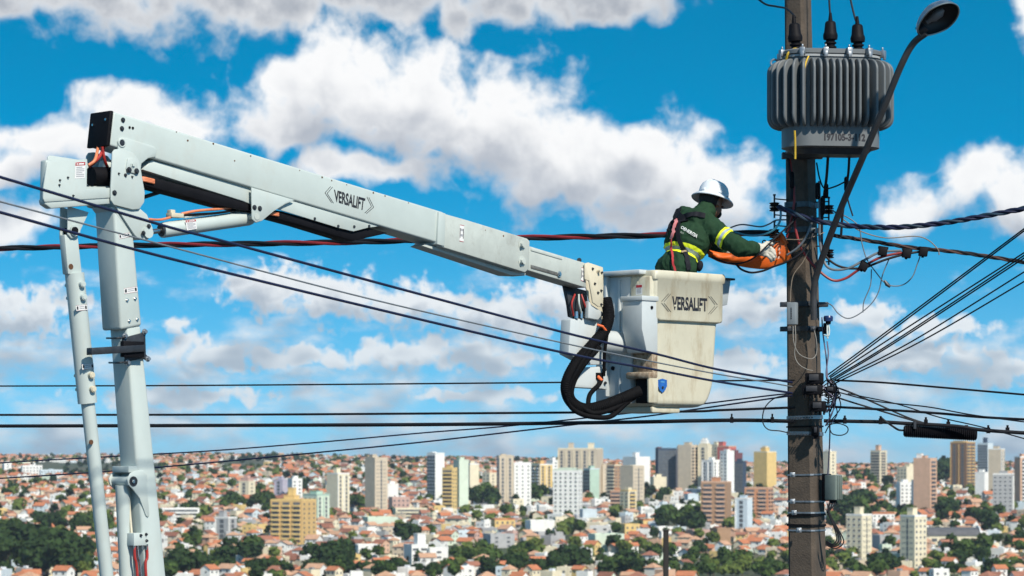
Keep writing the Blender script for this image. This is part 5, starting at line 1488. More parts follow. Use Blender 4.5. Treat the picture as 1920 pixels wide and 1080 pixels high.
    # bushings
    for (bx, by, top, tilt) in ((1493, 96, 44, -0.08), (1557, 93, 40, 0.0), (1609, 97, 46, -0.03)):
        b0 = P(bx, by + 4, D); b1 = P(bx + tilt * 50, top, D); dv = (b1 - b0)
        mb = MB(); prof = [(0, .034), (.10, .034), (.12, .046), (.17, .046), (.19, .034), (.24, .034), (.26, .045), (.31, .045), (.33, .034), (.38, .034), (.40, .052), (.52, .056), (.60, .052), (.64, .047), (.95, .040), (1.0, .030)]
        mb.tube([b0 + dv * t for t, r_ in prof], [r_ for t, r_ in prof], 20); bu = mb.build('bushing', BLACKP, rt, smooth=True, auto=60)
        mb = MB(); mb.tube([b1, b1 + dv * 0.28], [0.018, 0.010], 10); mb.build('boot', BLACKP, bu, smooth=True)
    # hanger bracket to the pole
    mb = MB(); a, b = P(1466, 292, 21.72), P(1542, 292, 21.72); mb.box((a + b) / 2, Vector(((b.x - a.x) / 2, 0, 0)), Vector((0, 0.04, 0)), Z3 * 0.024); mb.build('hanger', DARKST, rt, bevel=0.004)
    mb = MB(); mb.box(P(1500, 278, 21.58), Vector((0.10, 0, 0)), Vector((0, 0.12, 0)), Z3 * 0.035); mb.build('hanger', TG, rt, bevel=0.004)
    # yellow cord
    YEL = mat('yellow cord', (0.55, 0.36, 0.03), 0.8, var=0.2, scale=40)
    rod('cord', [P(1474, 112, 21.2), P(1478, 100, 21.18), P(1490, 92, 21.2), P(1503, 95, 21.25)], 0.010, YEL, rt, 8)
    rod('cord', [P(1490, 245, 21.08), P(1491, 270, 21.1), P(1491, 298, 21.12)], 0.008, YEL, rt, 8)
    rod('cord', [P(1508, 128, 21.05), P(1513, 112, 21.1), P(1520, 98, 21.15)], 0.006, YEL, rt, 8)
transformer()

# ------------------------------------------------------------------ street lamp
def street_lamp():
    rt = empty('street_lamp', P(1527, 565, 21.68), 'street lamp with an open domed head on a long curved arm', 'street lamp')
    ARM = mat('lamp arm steel', (0.05, 0.05, 0.053), 0.5, 0.3, var=0.2, scale=12)
    path = smooth_path([P(1526, 600, 21.68), P(1526, 545, 21.66), P(1536, 500, 21.60), P(1575, 395, 21.35), P(1620, 290, 21.05), P(1660, 195, 20.86), P(1690, 122, 20.74), P(1712, 82, 20.68), P(1736, 62, 20.62)], 8)
    mb = MB(); mb.tube(path, 0.025, 16); mb.build('arm', ARM, rt, smooth=True)
    c = P(1759, 37, 20.55)
    ez = Vector((-0.30, 0.58, 0.75)).normalized()          # out of the dome's back
    e1 = (P(1790, 14, 20.55) - P(1735, 62, 20.62)).normalized(); e1 = (e1 - ez * e1.dot(ez)).normalized(); e2 = ez.cross(e1)
    def shell(name, sc, m, flip, parent, zoff=0.0):
        mb = MB(); nu, nv_ = 28, 9; v = []
        for j in range(nv_):
            t = math.pi / 2 * j / (nv_ - 1)
            for i in range(nu):
                a = 2 * math.pi * i / nu
                rx = 0.168 * (1.0 if math.cos(a) > 0 else 1.06 - 0.25 * abs(math.sin(a)) ** 2 * 0)
                ry = 0.140 * (1.0 - 0.22 * max(0, -math.cos(a)))
                v.append(c + (e1 * rx * math.cos(a) * math.cos(t) + e2 * ry * math.sin(a) * math.cos(t)) * sc + ez * (0.115 * math.sin(t) * sc + zoff))
        f = [(j * nu + i, j * nu + (i + 1) % nu, (j + 1) * nu + (i + 1) % nu, (j + 1) * nu + i) for j in range(nv_ - 1) for i in range(nu)]
        if flip: f = [tuple(reversed(x)) for x in f]
        mb.add(v, f); return mb.build(name, m, parent, smooth=True, auto=80)
    hd = shell('head', 1.0, mat('lamp aluminium', (0.42, 0.44, 0.47), 0.28, 0.9, var=0.2, scale=14), False, rt)
    shell('reflector', 0.965, mat('dark reflector', (0.02, 0.02, 0.022), 0.45, 0.3, var=0.2), True, hd, -0.001)
    mb = MB(); mb.tube([c + (e1 * 0.168 * math.cos(a) * (1.0) + e2 * 0.140 * (1.0 - 0.22 * max(0, -math.cos(a))) * math.sin(a)) for a in [k * math.pi / 20 for k in range(41)]], 0.006, 8); mb.build('rim', mat('rim steel', (0.30, 0.33, 0.33), 0.35, 0.8, var=0.1), hd, smooth=True)
    mb = MB(); b0 = c - e1 * 0.05 + ez * 0.045; mb.tube([b0 - e1 * 0.03, b0, b0 + e1 * 0.03, b0 + e1 * 0.09, b0 + e1 * 0.12], [0.018, 0.02, 0.034, 0.034, 0.012], 16); mb.build('bulb', mat('dusty glass bulb', (0.16, 0.15, 0.15), 0.3, var=0.1), hd, smooth=True)
    mb = MB(); mb.box(c - e1 * 0.135 + ez * 0.02, e1 * 0.035, e2 * 0.03, ez * 0.025); mb.build('socket', DARKST, hd, bevel=0.005)
street_lamp()

# ------------------------------------------------------------------ insulators on their racks
def insulator(px, py, d, side, label):
    rt = empty('rack_insulator', P(px, py + 22, d), label, 'insulator', 'spool insulators on the pole')
    c = P(px, py, d)
    mb = MB(); mb.cyl(c - Z3 * 0.085, c + Z3 * 0.085, 0.007, None, 8); mb.cyl(c + Z3 * 0.085, c + Z3 * 0.098, 0.011, None, 6); mb.build('spindle', DARKST, rt, smooth=True)
    for k in (-1, 1):
        mb = MB(); z = c + Z3 * 0.018 * k
        mb.tube([z - Z3 * 0.016, z - Z3 * 0.012, z, z + Z3 * 0.012, z + Z3 * 0.016], [0.028, 0.042, 0.030, 0.042, 0.028], 18); mb.build('spool', mat('brown black porcelain', (0.018, 0.014, 0.014), 0.25, var=0.2), rt, smooth=True, auto=60)
    for zz in (-0.06, 0.062):
        a = c + Z3 * zz; b = Vector((pole_c(py).x + (-0.10 if side < 0 else 0.10), DP - 0.04, a.z))
        mb = MB(); mb.box((a + b) / 2, (b - a) / 2, Vector((0, 0.012, 0)), Z3 * 0.004); mb.build('rack_arm', DARKST, rt)
insulator(1452, 388, 21.75, -1, 'upper spool insulator on the worker side of the pole, blue cable wrapped round it')
insulator(1452, 438, 21.75, -1, 'lower spool insulator on the worker side of the pole, just above the orange blanket')
insulator(1554, 393, 21.80, 1, 'upper spool insulator beside the lamp arm')
insulator(1554, 476, 21.80, 1, 'lower spool insulator beside the lamp arm where the twisted service cable ends')

# ------------------------------------------------------------------ wires
WB = mat('black cable', (0.010, 0.010, 0.013), 0.6, var=0.2, scale=5, spec=0.3)
WBL = mat('blue black cable', (0.010, 0.014, 0.045), 0.5, var=0.2, scale=5, spec=0.4)
WR = mat('red cable', (0.22, 0.018, 0.02), 0.5, var=0.2, scale=10)
WG = mat('grey cable', (0.13, 0.15, 0.17), 0.5, var=0.2, scale=10)
WC = mat('cyan cable', (0.06, 0.27, 0.36), 0.5, var=0.2, scale=10)
WL = mat('lilac cable', (0.12, 0.11, 0.17), 0.5, var=0.2, scale=10)
WLD = mat('greyed white lead', (0.22, 0.21, 0.19), 0.6, var=0.2)
WT = mat('tan drop wire', (0.20, 0.16, 0.12), 0.6, var=0.2, scale=10)
def persp(pts, d0, d1):
    """points of a run whose ends stand at d0 and d1: inverse distance is even along the picture"""
    x0, x1 = pts[0][0], pts[-1][0]
    out = []
    for x, y in pts:
        t = (x - x0) / (x1 - x0)
        out.append((x, y, 1.0 / ((1 - t) / d0 + t / d1)))
    return out
def run_on(path, pts):
    """a wire that leaves the picture goes on to the next pole"""
    if pts[-1][0] > 1920 or pts[-1][1] < -10:
        q = (path[-1] - path[-2]).normalized(); path = path + [path[-1] + q * (k * (3.0 if pts[-1][0] > 1920 else 0.8)) for k in range(1, 6)]
    if pts[0][0] < 0:
        q = (path[0] - path[1]).normalized(); path = [path[0] + q * (k * 3.0) for k in range(5, 0, -1)] + path
    return path
def wire(label, pts, r, m, name='overhead_wire', cat='wire', group=None, n=8, sides=8):
    path = run_on(smooth_path([P(*p) for p in pts], n), pts)
    mb = MB(); mb.tube(path, r, sides)
    b = min(path, key=lambda p: p.z)
    o = mb.build(name, m, None, smooth=True, loc=path[0])
    return tag(o, label, cat, group)
def twisted(label, pts, r, mats_, pitch=0.45, name='twisted_cable', n=10, group=None):
    path = run_on(smooth_path([P(*p) for p in pts], n), pts)
    # resample evenly
    L = [0.0]
    for a, b in zip(path, path[1:]): L.append(L[-1] + (b - a).length)
    step = pitch / 10; m = max(8, int(L[-1] / step)); res = []; j = 0
    for i in range(m + 1):
        s = L[-1] * i / m
        while j < len(L) - 2 and L[j + 1] < s: j += 1
        res.append((path[j].lerp(path[j + 1], (s - L[j]) / max(1e-9, L[j + 1] - L[j])), s))
    rt = empty(name, path[0], label, 'cable', group)
    k = len(mats_)
    for q, mm in enumerate(mats_):
        pp = []
        for i, (p, s) in enumerate(res):
            t = (res[min(i + 1, m)][0] - res[max(i - 1, 0)][0]).normalized()
            a = t.cross(Z3).normalized(); b = t.cross(a)
            ph = 2 * math.pi * (s / pitch + q / k)
            pp.append(p + (a * math.cos(ph) + b * math.sin(ph)) * r * 1.05)
        mb = MB(); mb.tube(pp, r, 7); mb.build('strand', mm, rt, smooth=True)
    return rt
twisted('loose twist of black and red cable passing behind the boom to the pole', persp([(-60, 467), (120, 463), (250, 460), (600, 455), (800, 450), (985, 446), (1235, 441), (1330, 438), (1450, 437)], 24.6, 21.76), 0.013, (WB, WR, WB), 1.1)
wire('blue black wire that crosses in front of the boom, upper of three', persp([(-60, 316), (0, 332), (300, 421), (411, 450), (696, 527), (1060, 624), (1228, 663), (1343, 692), (1485, 717)], 15.0, 21.70), 0.0085, WBL)
wire('thin grey wire in front of the bucket, middle of three', persp([(-60, 362), (0, 378), (332, 466), (696, 561), (1060, 644), (1228, 679), (1343, 701), (1440, 717), (1485, 725)], 15.0, 21.70), 0.0050, WG)
wire('blue black wire crossing low over the bucket, lower of three', persp([(-60, 383), (0, 398), (300, 480), (696, 577), (1060, 662), (1228, 693), (1343, 715), (1485, 737)], 15.0, 21.70), 0.0085, WBL)
wire('single level black wire behind the hose loop', persp([(-60, 724), (300, 723), (600, 721), (1050, 717), (1343, 714), (1490, 713)], 25.0, 21.76), 0.0065, WB)
wire('level black wire just above the thick black cable', persp([(-60, 778), (400, 777.5), (700, 776), (1250, 772), (1350, 769), (1490, 764)], 25.0, 21.76), 0.0095, WB)
tk = wire('thick black cable, lowest of the level lines left of the pole', persp([(-60, 799), (300, 798), (800, 796), (1150, 792), (1300, 789), (1400, 788), (1490, 790)], 25.0, 21.76), 0.0150, WB, 'lashed_cable', 'cable')
for x in (1372, 1448):
    mb = MB(); c = P(x, 787.5, 21.8); mb.box(c, Vector((0.012, 0, 0)), Vector((0, 0.02, 0)), Z3 * 0.022); mb.box(c + Z3 * 0.03, Vector((0.006, 0, 0)), Vector((0, 0.01, 0)), Z3 * 0.018); mb.build('clamp', BLACKP, tk)
wire('long slanting wire over the left hills, upper of two', persp([(-60, 873), (0, 868), (225, 855), (400, 845), (600, 829), (800, 811), (940, 800), (1150, 778), (1280, 762), (1440, 742), (1485, 738)], 27.0, 21.76), 0.0060, WBL)
wire('long slanting wire over the left hills, lower of two', persp([(-60, 901), (0, 897), (200, 884), (400, 867), (600, 848), (800, 828), (1060, 798), (1200, 782), (1300, 768), (1440, 748), (1485, 742)], 27.0, 21.76), 0.0065, WBL)
# to the right
twisted('blue black twisted cable leaving the pole to the upper right', [(1459, 388, 21.70), (1480, 396, 21.62), (1505, 407, 21.60), (1540, 416, 21.58), (1600, 424, 21.55), (1680, 426, 21.4), (1760, 419, 21.3), (1840, 406, 21.2), (1990, 378, 21.0)], 0.011, (WBL, mat('teal black cable', (0.014, 0.035, 0.06), 0.5, var=0.2), WBL), 0.30)
twisted('rusty black and red service cable sagging to the right', [(1556, 441, 21.75), (1620, 450, 21.75), (1700, 463, 21.7), (1780, 471, 21.7), (1840, 479, 21.7), (1990, 503, 21.7)], 0.0085, (WB, mat('brown cable', (0.07, 0.03, 0.022), 0.6, var=0.2), WB), 0.35)
for lab, x, y in (('first black connector block on the service cable, lowest', 1619, 500), ('second black connector block on the service cable', 1655, 472), ('third black connector block on the service cable', 1700, 476), ('fourth black connector block on the service cable, flat topped', 1731, 473)):
    mb = MB(); c = P(x, y, 21.66); an = R(-8 if x > 1640 else -30); a = Vector((math.cos(an), 0, math.sin(an))); b = Vector((-math.sin(an), 0, math.cos(an)))
    mb.box(c, a * 0.032, Vector((0, 0.03, 0)), b * 0.030); mb.box(c + b * 0.030, a * 0.038, Vector((0, 0.022, 0)), b * 0.010); mb.cyl(c - b * 0.03, c - b * 0.042, 0.012, None, 6)
    tag(mb.build('connector_block', BLACKP, None, bevel=0.004, loc=c), lab, 'connector')
wire('red cable dropping from the transformer and looping right of the pole', [(1480, 296, 21.7), (1485, 330, 21.69), (1489, 370, 21.67), (1490, 410, 21.66), (1494, 440, 21.66), (1505, 470, 21.66), (1530, 502, 21.66), (1560, 525, 21.66), (1585, 522, 21.66), (1610, 506, 21.66), (1650, 483, 21.66), (1700, 472, 21.66)], 0.010, WR, 'looped_cable', 'cable')
wire('second red cable lying over the pole front', [(1489, 350, 21.69), (1488, 390, 21.68), (1480, 425, 21.68), (1475, 445, 21.70)], 0.009, WR, 'looped_cable', 'cable')
wire('grey cable looping from the pole to the connector blocks', [(1536, 340, 21.75), (1537, 400, 21.70), (1537, 450, 21.68), (1545, 490, 21.68), (1560, 505, 21.66), (1590, 503, 21.66), (1620, 488, 21.66), (1650, 473, 21.66), (1690, 470, 21.66)], 0.010, WG, 'looped_cable', 'cable')
wire('black cable looping below the lamp arm to the lowest connector', [(1536, 440, 21.70), (1545, 475, 21.68), (1565, 495, 21.66), (1590, 503, 21.66), (1620, 503, 21.66)], 0.009, WB, 'looped_cable', 'cable')
wire('black cable from the lowest connector up to the service cable', [(1620, 503, 21.66), (1660, 487, 21.66), (1700, 476, 21.66), (1740, 470, 21.68)], 0.009, WB, 'looped_cable', 'cable')
wire('black cable from the transformer down the left of the pole', [(1477, 290, 21.7), (1481, 325, 21.68), (1485, 345, 21.67), (1484, 375, 21.67)], 0.012, WB, 'looped_cable', 'cable')
wire('black cable hanging from the transformer beside the pole', [(1553, 285, 21.5), (1550, 330, 21.6), (1545, 370, 21.68), (1541, 420, 21.70), (1541, 470, 21.72)], 0.011, WB, 'looped_cable', 'cable')
wire('black cable hanging behind the lamp arm', [(1593, 278, 21.45), (1591, 320, 21.55), (1587, 350, 21.6), (1580, 400, 21.65), (1577, 442, 21.68)], 0.010, WB, 'looped_cable', 'cable')
wire('thin black tie wire between the hanging cables', [(1531, 305, 21.7), (1537, 335, 21.68), (1546, 353, 21.62), (1565, 350, 21.6), (1586, 340, 21.58)], 0.006, WB, 'looped_cable', 'cable')
wire('short black tail behind the lamp arm', [(1586, 345, 21.6), (1590, 375, 21.6), (1599, 405, 21.6)], 0.006, WB, 'looped_cable', 'cable')
for lab, x, y, h in (('black cable sleeve on the left front of the pole', 1485, 338, 16), ('black cable sleeve at the right edge of the pole', 1533, 358, 16), ('black cable sleeve on the hanging cable', 1549, 358, 14), ('black cable sleeve behind the lamp arm', 1587, 345, 14), ('large black fuse body beside the right band', 1543, 385, 18)):
    mb = MB(); c = P(x, y, 21.66); hh = h * 0.004; mb.tube([c + Z3 * hh, c + Z3 * hh * 0.8, c - Z3 * hh * 0.8, c - Z3 * hh], [0.010, 0.018, 0.018, 0.010], 12)
    tag(mb.build('cable_sleeve', BLACKP, None, smooth=True, loc=c), lab, 'cable sleeve')
wire('cyan cable bowing from the insulator towards the worker', [(1462, 388, 21.7), (1464, 400, 21.68), (1461, 418, 21.68), (1448, 433, 21.7), (1425, 441, 21.75), (1400, 441, 21.8), (1380, 436, 21.85), (1360, 431, 21.9)], 0.0085, WC, 'looped_cable', 'cable')
wire('grey cable bowing above the cyan one near the worker', [(1475, 412, 21.72), (1455, 413, 21.75), (1442, 420, 21.78), (1425, 425, 21.8), (1392, 421, 21.85), (1372, 426, 21.9), (1358, 433, 21.95)], 0.006, WG, 'looped_cable', 'cable')
wire('black cable laid over the glove and the orange blanket', [(1497, 405, 21.64), (1478, 424, 21.62), (1458, 442, 21.60), (1437, 462, 21.57), (1422, 477, 21.56), (1405, 488, 21.60), (1385, 494, 21.66), (1360, 492, 21.7), (1335, 482, 21.74)], 0.0065, WB, 'looped_cable', 'cable')
wire('black cable sagging under the orange blanket', [(1380, 495, 21.74), (1390, 505, 21.72), (1408, 511, 21.70), (1430, 508, 21.68), (1450, 500, 21.66), (1475, 491, 21.64), (1500, 476, 21.62), (1518, 452, 21.62), (1527, 430, 21.66)], 0.0085, WB, 'looped_cable', 'cable')
wire('light grey cable slanting across the pole behind the blanket', [(1476, 478, 21.68), (1495, 465, 21.64), (1510, 447, 21.62), (1521, 420, 21.64), (1523, 405, 21.66)], 0.0085, WG, 'looped_cable', 'cable')
wire('thin tan wire across the pole above the blanket', [(1474, 449, 21.68), (1500, 449, 21.64), (1522, 445, 21.64), (1545, 436, 21.7)], 0.0035, WT, 'looped_cable', 'cable')
wire('black wire crossing the pole front diagonally', [(1474, 441, 21.68), (1484, 425, 21.66), (1490, 400, 21.65), (1493, 380, 21.66)], 0.006, WB, 'looped_cable', 'cable')
# thin slack wires on the right
wire('thin slack wire drooping below the connector blocks', [(1548, 567, 21.75), (1560, 573, 21.72), (1572, 588, 21.7), (1590, 597, 21.7), (1612, 588, 21.7), (1635, 568, 21.7), (1648, 545, 21.7), (1655, 515, 21.7), (1668, 483, 21.7)], 0.0045, WG, 'slack_wire')
wire('thin slack wire joining the droop from above', [(1618, 586, 21.7), (1620, 565, 21.7), (1632, 535, 21.7), (1634, 505, 21.7)], 0.0042, WG, 'slack_wire')
wire('thin spliced wire swinging from the insulator below the connectors', [(1560, 395, 21.75), (1590, 408, 21.7), (1610, 425, 21.68), (1616, 455, 21.68), (1625, 485, 21.68), (1642, 510, 21.68), (1663, 533, 21.68), (1690, 535, 21.68), (1710, 520, 21.68), (1720, 495, 21.68), (1726, 478, 21.68)], 0.0045, WG, 'slack_wire')
wire('thin tan wire arching over the connector blocks', [(1565, 398, 21.75), (1590, 418, 21.7), (1615, 434, 21.68), (1660, 446, 21.68), (1715, 443, 21.68), (1740, 450, 21.68), (1758, 467, 21.68), (1761, 478, 21.68)], 0.0042, WT, 'slack_wire')
mb = MB(); c = P(1663, 533, 21.68); mb.tube([c + Vector((-0.02, 0, 0.03)), c, c + Vector((0.025, 0, -0.02))], [0.008, 0.016, 0.010], 8); tag(mb.build('wire_splice', DARKST, None, smooth=True, loc=c), 'small twisted splice on the thin swinging wire', 'splice')
wire('lilac drop wire running down from the dusk sensor to the junction box', [(1541, 595, 21.8), (1543, 625, 21.78), (1549, 670, 21.76), (1552, 720, 21.74), (1556, 800, 21.74), (1554, 860, 21.76), (1552, 893, 21.78)], 0.0055, WL, 'drop_wire')
wire('second lilac drop wire ending at the terminal clutter', [(1551, 640, 21.76), (1553, 665, 21.74), (1549, 700, 21.72), (1552, 718, 21.7)], 0.0055, WL, 'drop_wire')
FANL = ['steepest wire of the fan rising right from the pole', 'wire lying right under the steepest of the fan', 'third wire of the fan rising right', 'fourth wire of the fan rising right', 'wire lying right under the fourth of the fan', 'sixth wire of the fan rising right', 'flattest wire of the fan rising right']
for lab, p0, p1, p2 in zip(FANL, ((1553, 702), (1555, 706), (1557, 708), (1556, 713), (1560, 714), (1562, 716), (1563, 720)), ((1638, 640), (1645, 640), (1661, 640), (1676, 640), (1682, 640), (1710, 640), (1727, 640)), ((1920, 429), (1920, 433), (1920, 474), (1920, 479), (1920, 484), (1920, 510), (1920, 528))):
    e = (p2[0] + 60, p2[1] - (p1[1] - p2[1]) * 60 / (p2[0] - p1[0]))
    wire(lab, persp([p0, p1, p2, e], 21.72, 19.6), 0.0055, WB, group='wires fanning out to the upper right')
wire('level wire running right from the terminal clutter', persp([(1566, 713), (1650, 717), (1760, 726), (1990, 746)], 21.72, 20.5), 0.0075, WB)
wire('wire crossing down from the clutter to the splice case, upper', persp([(1562, 724), (1600, 738), (1650, 760), (1700, 782), (1735, 794)], 21.72, 21.6), 0.0065, WB)
wire('wire crossing down from the clutter to the splice case, lower', persp([(1560, 742), (1600, 755), (1650, 770), (1700, 785), (1728, 793)], 21.72, 21.6), 0.0065, WB)
wire('thin wire falling long and straight to the far right', persp([(1570, 735), (1640, 752), (1740, 763), (1830, 779), (1990, 800)], 21.72, 20.4), 0.0050, WB)
wire('thin wire falling across the splice case', persp([(1590, 738), (1680, 757), (1760, 782), (1850, 803), (1990, 842)], 21.72, 20.4), 0.0045, WB)
wire('black wire running level right below the thin ones', persp([(1545, 762), (1640, 767), (1760, 775), (1840, 782), (1990, 790)], 21.72, 20.5), 0.0095, WB)
tk2 = wire('thick black cable right of the pole that carries the splice case', persp([(1545, 789), (1600, 790), (1650, 791), (1700, 794), (1790, 799), (1850, 807), (1990, 816)], 21.72, 21.2), 0.0140, WB, 'lashed_cable', 'cable')
for x, y in ((1584, 789), (1651, 790), (1736, 792), (1778, 796), (1853, 807), (1889, 807)):
    mb = MB(); c = P(x, y, 21.5); mb.box(c, Vector((0.012, 0, 0)), Vector((0, 0.02, 0)), Z3 * 0.022); mb.box(c + Z3 * 0.026, Vector((0.007, 0, 0)), Vector((0, 0.01, 0)), Z3 * 0.014); mb.build('clamp', BLACKP, tk2)
def splice():
    a, b = P(1694, 808, 21.55), P(1832, 815, 21.5); dv = b - a; n = 34
    rt = empty('splice_case', a, 'long black ribbed splice case hung under the thick cable', 'splice case')
    mb = MB(); prof = []
    for k in range(n * 2 + 1):
        prof.append((0.03 + 0.94 * k / (2 * n), 0.050 if k % 2 else 0.042))
    prof = [(0, 0.030), (0.015, 0.044)] + prof + [(0.985, 0.044), (1, 0.030)]
    mb.tube([a + dv * t for t, r_ in prof], [r_ for t, r_ in prof], 18); mb.build('case', BLACKP, rt)
    rod('tail', [P(1651, 782, 21.5), P(1658, 788, 21.5), P(1672, 798, 21.5), P(1685, 806, 21.52), P(1698, 807, 21.55)], 0.008, WB, rt, 8)
    for x in (1715, 1812):
        mb = MB(); p = P(x, 797 + (x - 1715) * 0.07, 21.5); mb.box(p, Vector((0.01, 0, 0)), Vector((0, 0.02, 0)), Z3 * 0.028); mb.build('hanger', DARKST, rt)
splice()
# terminal clutter on the pole
def clutter(lab, x, y, w, h, d=21.66, name='terminal_block'):
    c = P(x, y, d); rt = empty(name, c - Z3 * h / 2, lab, 'terminal block')
    mb = MB(); mb.box(c, Vector((w / 2, -0.02, 0)), Vector((0.01, 0.05, 0)), Z3 * h / 2); mb.build('case', BLACKP, rt, bevel=0.006)
    mb = MB(); mb.box(c - Vector((0.0, 0.055, -h * 0.1)), Vector((w * 0.36, 0, 0)), Vector((0, 0.006, 0)), Z3 * h * 0.28); mb.build('cover', mat('scuffed black cover', (0.012, 0.014, 0.02), 0.6, var=0.3, scale=30), rt, bevel=0.003)
    for k in range(4):
        mb = MB(); p = c + Vector((w * (k - 1.5) * 0.25, -0.03, -h / 2)); mb.cyl(p, p - Z3 * 0.025, 0.008, None, 8); mb.build('gland', BLACKP, rt)
clutter('boxy black terminal block where the fan of wires starts', 1527, 710, 0.13, 0.085)
clutter('ragged black terminal block under the boxy one', 1523, 731, 0.15, 0.075)
clutter('black terminal block low, just above the slotted band', 1533, 762, 0.12, 0.08)
clutter('small black clamp on the lower slotted band', 1529, 808, 0.05, 0.075, 21.68, 'cable_clamp')
clutter('black tangle of clamps right of the pole', 1557, 731, 0.09, 0.05, 21.7, 'cable_clamp')
cr_ = random.Random(5)
for k in range(10):
    x0, y0 = 1545 + cr_.uniform(-8, 14), 712 + cr_.uniform(-6, 28); x1, y1 = 1553 + cr_.uniform(-6, 10), 775 + cr_.uniform(-10, 25)
    bow = cr_.uniform(-4, 18)
    wire('tangled black jumper wire right of the terminal blocks', [(x0, y0, 21.7), (x0 + bow, (y0 * 2 + y1) / 3, 21.66), (x1 + bow * 0.8, (y0 + y1 * 2) / 3, 21.66), (x1 - 4, y1, 21.7)], 0.0045, WB if k % 3 else WL, 'jumper_wire', group='jumper wires at the terminal blocks')
for k in range(5):
    a = cr_.uniform(0, 3)
    wire('tangled black jumper wire right of the terminal blocks', [(1540, 722 + 5 * k, 21.7), (1552 + 3 * k, 712 + 6 * k, 21.66), (1568 + 2 * k, 722 + 5 * k, 21.66), (1556, 738 + 4 * k, 21.68), (1546, 730 + 6 * k, 21.68)], 0.0045, WB, 'jumper_wire', group='jumper wires at the terminal blocks')
wire('open loop of spare wire right of the thick cable', [(1547, 812, 21.7), (1556, 797, 21.68), (1572, 794, 21.66), (1588, 800, 21.66), (1589, 810, 21.66), (1578, 816, 21.66), (1562, 814, 21.66), (1556, 805, 21.68), (1554, 795, 21.7)], 0.0045, WB, 'wire_loop', 'wire loop')
wire('short loop of wire left of the pole by the thick cable', [(1478, 740, 21.74), (1452, 747, 21.74), (1434, 765, 21.74), (1430, 790, 21.74), (1440, 805, 21.74), (1462, 808, 21.74), (1480, 812, 21.76)], 0.0045, WB, 'wire_loop', 'wire loop')
for k, s in enumerate((0.45, 0.65, 0.85, 1.1)):
    wire('hanging coil of black wire below the junction box', [(1552, 945, 21.75), (1552 + 4 * s, 965, 21.72), (1558 + 12 * s, 985 + 6 * s, 21.7), (1560 + 20 * s, 1005 + 10 * s, 21.7), (1558 + 8 * s, 1015 + 12 * s, 21.7), (1548, 1008 + 12 * s, 21.72)], 0.0050, WB, 'wire_coil', 'wire coil', 'coils under the junction box')
for k in range(3):
    wire('short black lead under the junction box', [(1556 + 6 * k, 938, 21.78), (1555 + 4 * k, 948, 21.76), (1551, 962, 21.75)], 0.0055, WB, 'short_lead', 'wire', 'leads under the junction box')
wire('white lead curling down the pole from the control box', [(1487, 610, 21.68), (1488, 640, 21.66), (1497, 662, 21.66), (1512, 671, 21.64), (1524, 672, 21.64), (1531, 662, 21.66), (1531, 640, 21.67), (1527, 620, 21.68)], 0.0034, WLD, 'pole_lead', 'wire')
wire('second white lead curving to the terminal block', [(1491, 610, 21.68), (1492, 640, 21.66), (1490, 665, 21.66), (1497, 682, 21.65), (1512, 692, 21.64), (1524, 695, 21.64)], 0.0034, WLD, 'pole_lead', 'wire')
wire('thin tan wire wandering down the pole above the control box', [(1516, 470, 21.64), (1505, 492, 21.66), (1488, 515, 21.68), (1483, 540, 21.69), (1482, 565, 21.70)], 0.0040, WT, 'pole_lead', 'wire')
# high voltage leads above the transformer
wire('black lead rising left from the first bushing', [(1491, 33, 21.36), (1487, 27, 21.4), (1474, 16, 21.6), (1455, 12, 21.9), (1432, 6, 22.1), (1400, -22, 22.3)], 0.008, WB, 'bushing_lead')
wire('black lead rising straight from the middle bushing', [(1557, 32, 21.36), (1555, 5, 21.37), (1552, -60, 21.4)], 0.0075, WB, 'bushing_lead')
wire('black lead rising from the right bushing', [(1606, 42, 21.36), (1602, 30, 21.37), (1594, -5, 21.4), (1585, -60, 21.45)], 0.0075, WB, 'bushing_lead')
# short dark post in front of the town
def post():
    d = 58.0; c = P(1248.5, 1030, d); g = gz(c.x, d)
    mb = MB(); mb.box(Vector((c.x, d, (P(1248, 993, d).z + g) / 2)), Vector((0.054, 0, 0)), Vector((0, 0.06, 0)), Z3 * ((P(1248, 993, d).z - g) / 2))
    mb.box(P(1248.5, 995, d), Vector((0.060, 0, 0)), Vector((0, 0.066, 0)), Z3 * 0.02)
    tag(mb.build('post', mat('dark post', (0.018, 0.016, 0.015), 0.9, var=0.3), None, bevel=0.008, loc=(c.x, d, g)), 'short dark post standing before the town roofs', 'post')
post()

# ------------------------------------------------------------------ the lineman
from mathutils import noise as mnoise
def ellipsoid(mb, c, ex, ey, ez, nu=20, nv=12):
    v = []; f = []
    for j in range(nv + 1):
        t = math.pi * j / nv
        for i in range(nu):
            a = 2 * math.pi * i / nu
            v.append(c + ex * (math.sin(t) * math.cos(a)) + ey * (math.sin(t) * math.sin(a)) + ez * math.cos(t))
    for j in range(nv):
        for i in range(nu):
            f.append((j * nu + i, (j + 1) * nu + i, (j + 1) * nu + (i + 1) % nu, j * nu + (i + 1) % nu))
    mb.add(v, f)
def limb(mb, pts, rs, n=6):
    """tapered limb with round ends"""
    for i in range(len(pts) - 1):
        for k in range(n + 1):
            t = k / n
            p = pts[i].lerp(pts[i + 1], t); r = rs[i] + (rs[i + 1] - rs[i]) * t
            ellipsoid(mb, p, Vector((r, 0, 0)), Vector((0, r, 0)), Vector((0, 0, r)), 14, 8)
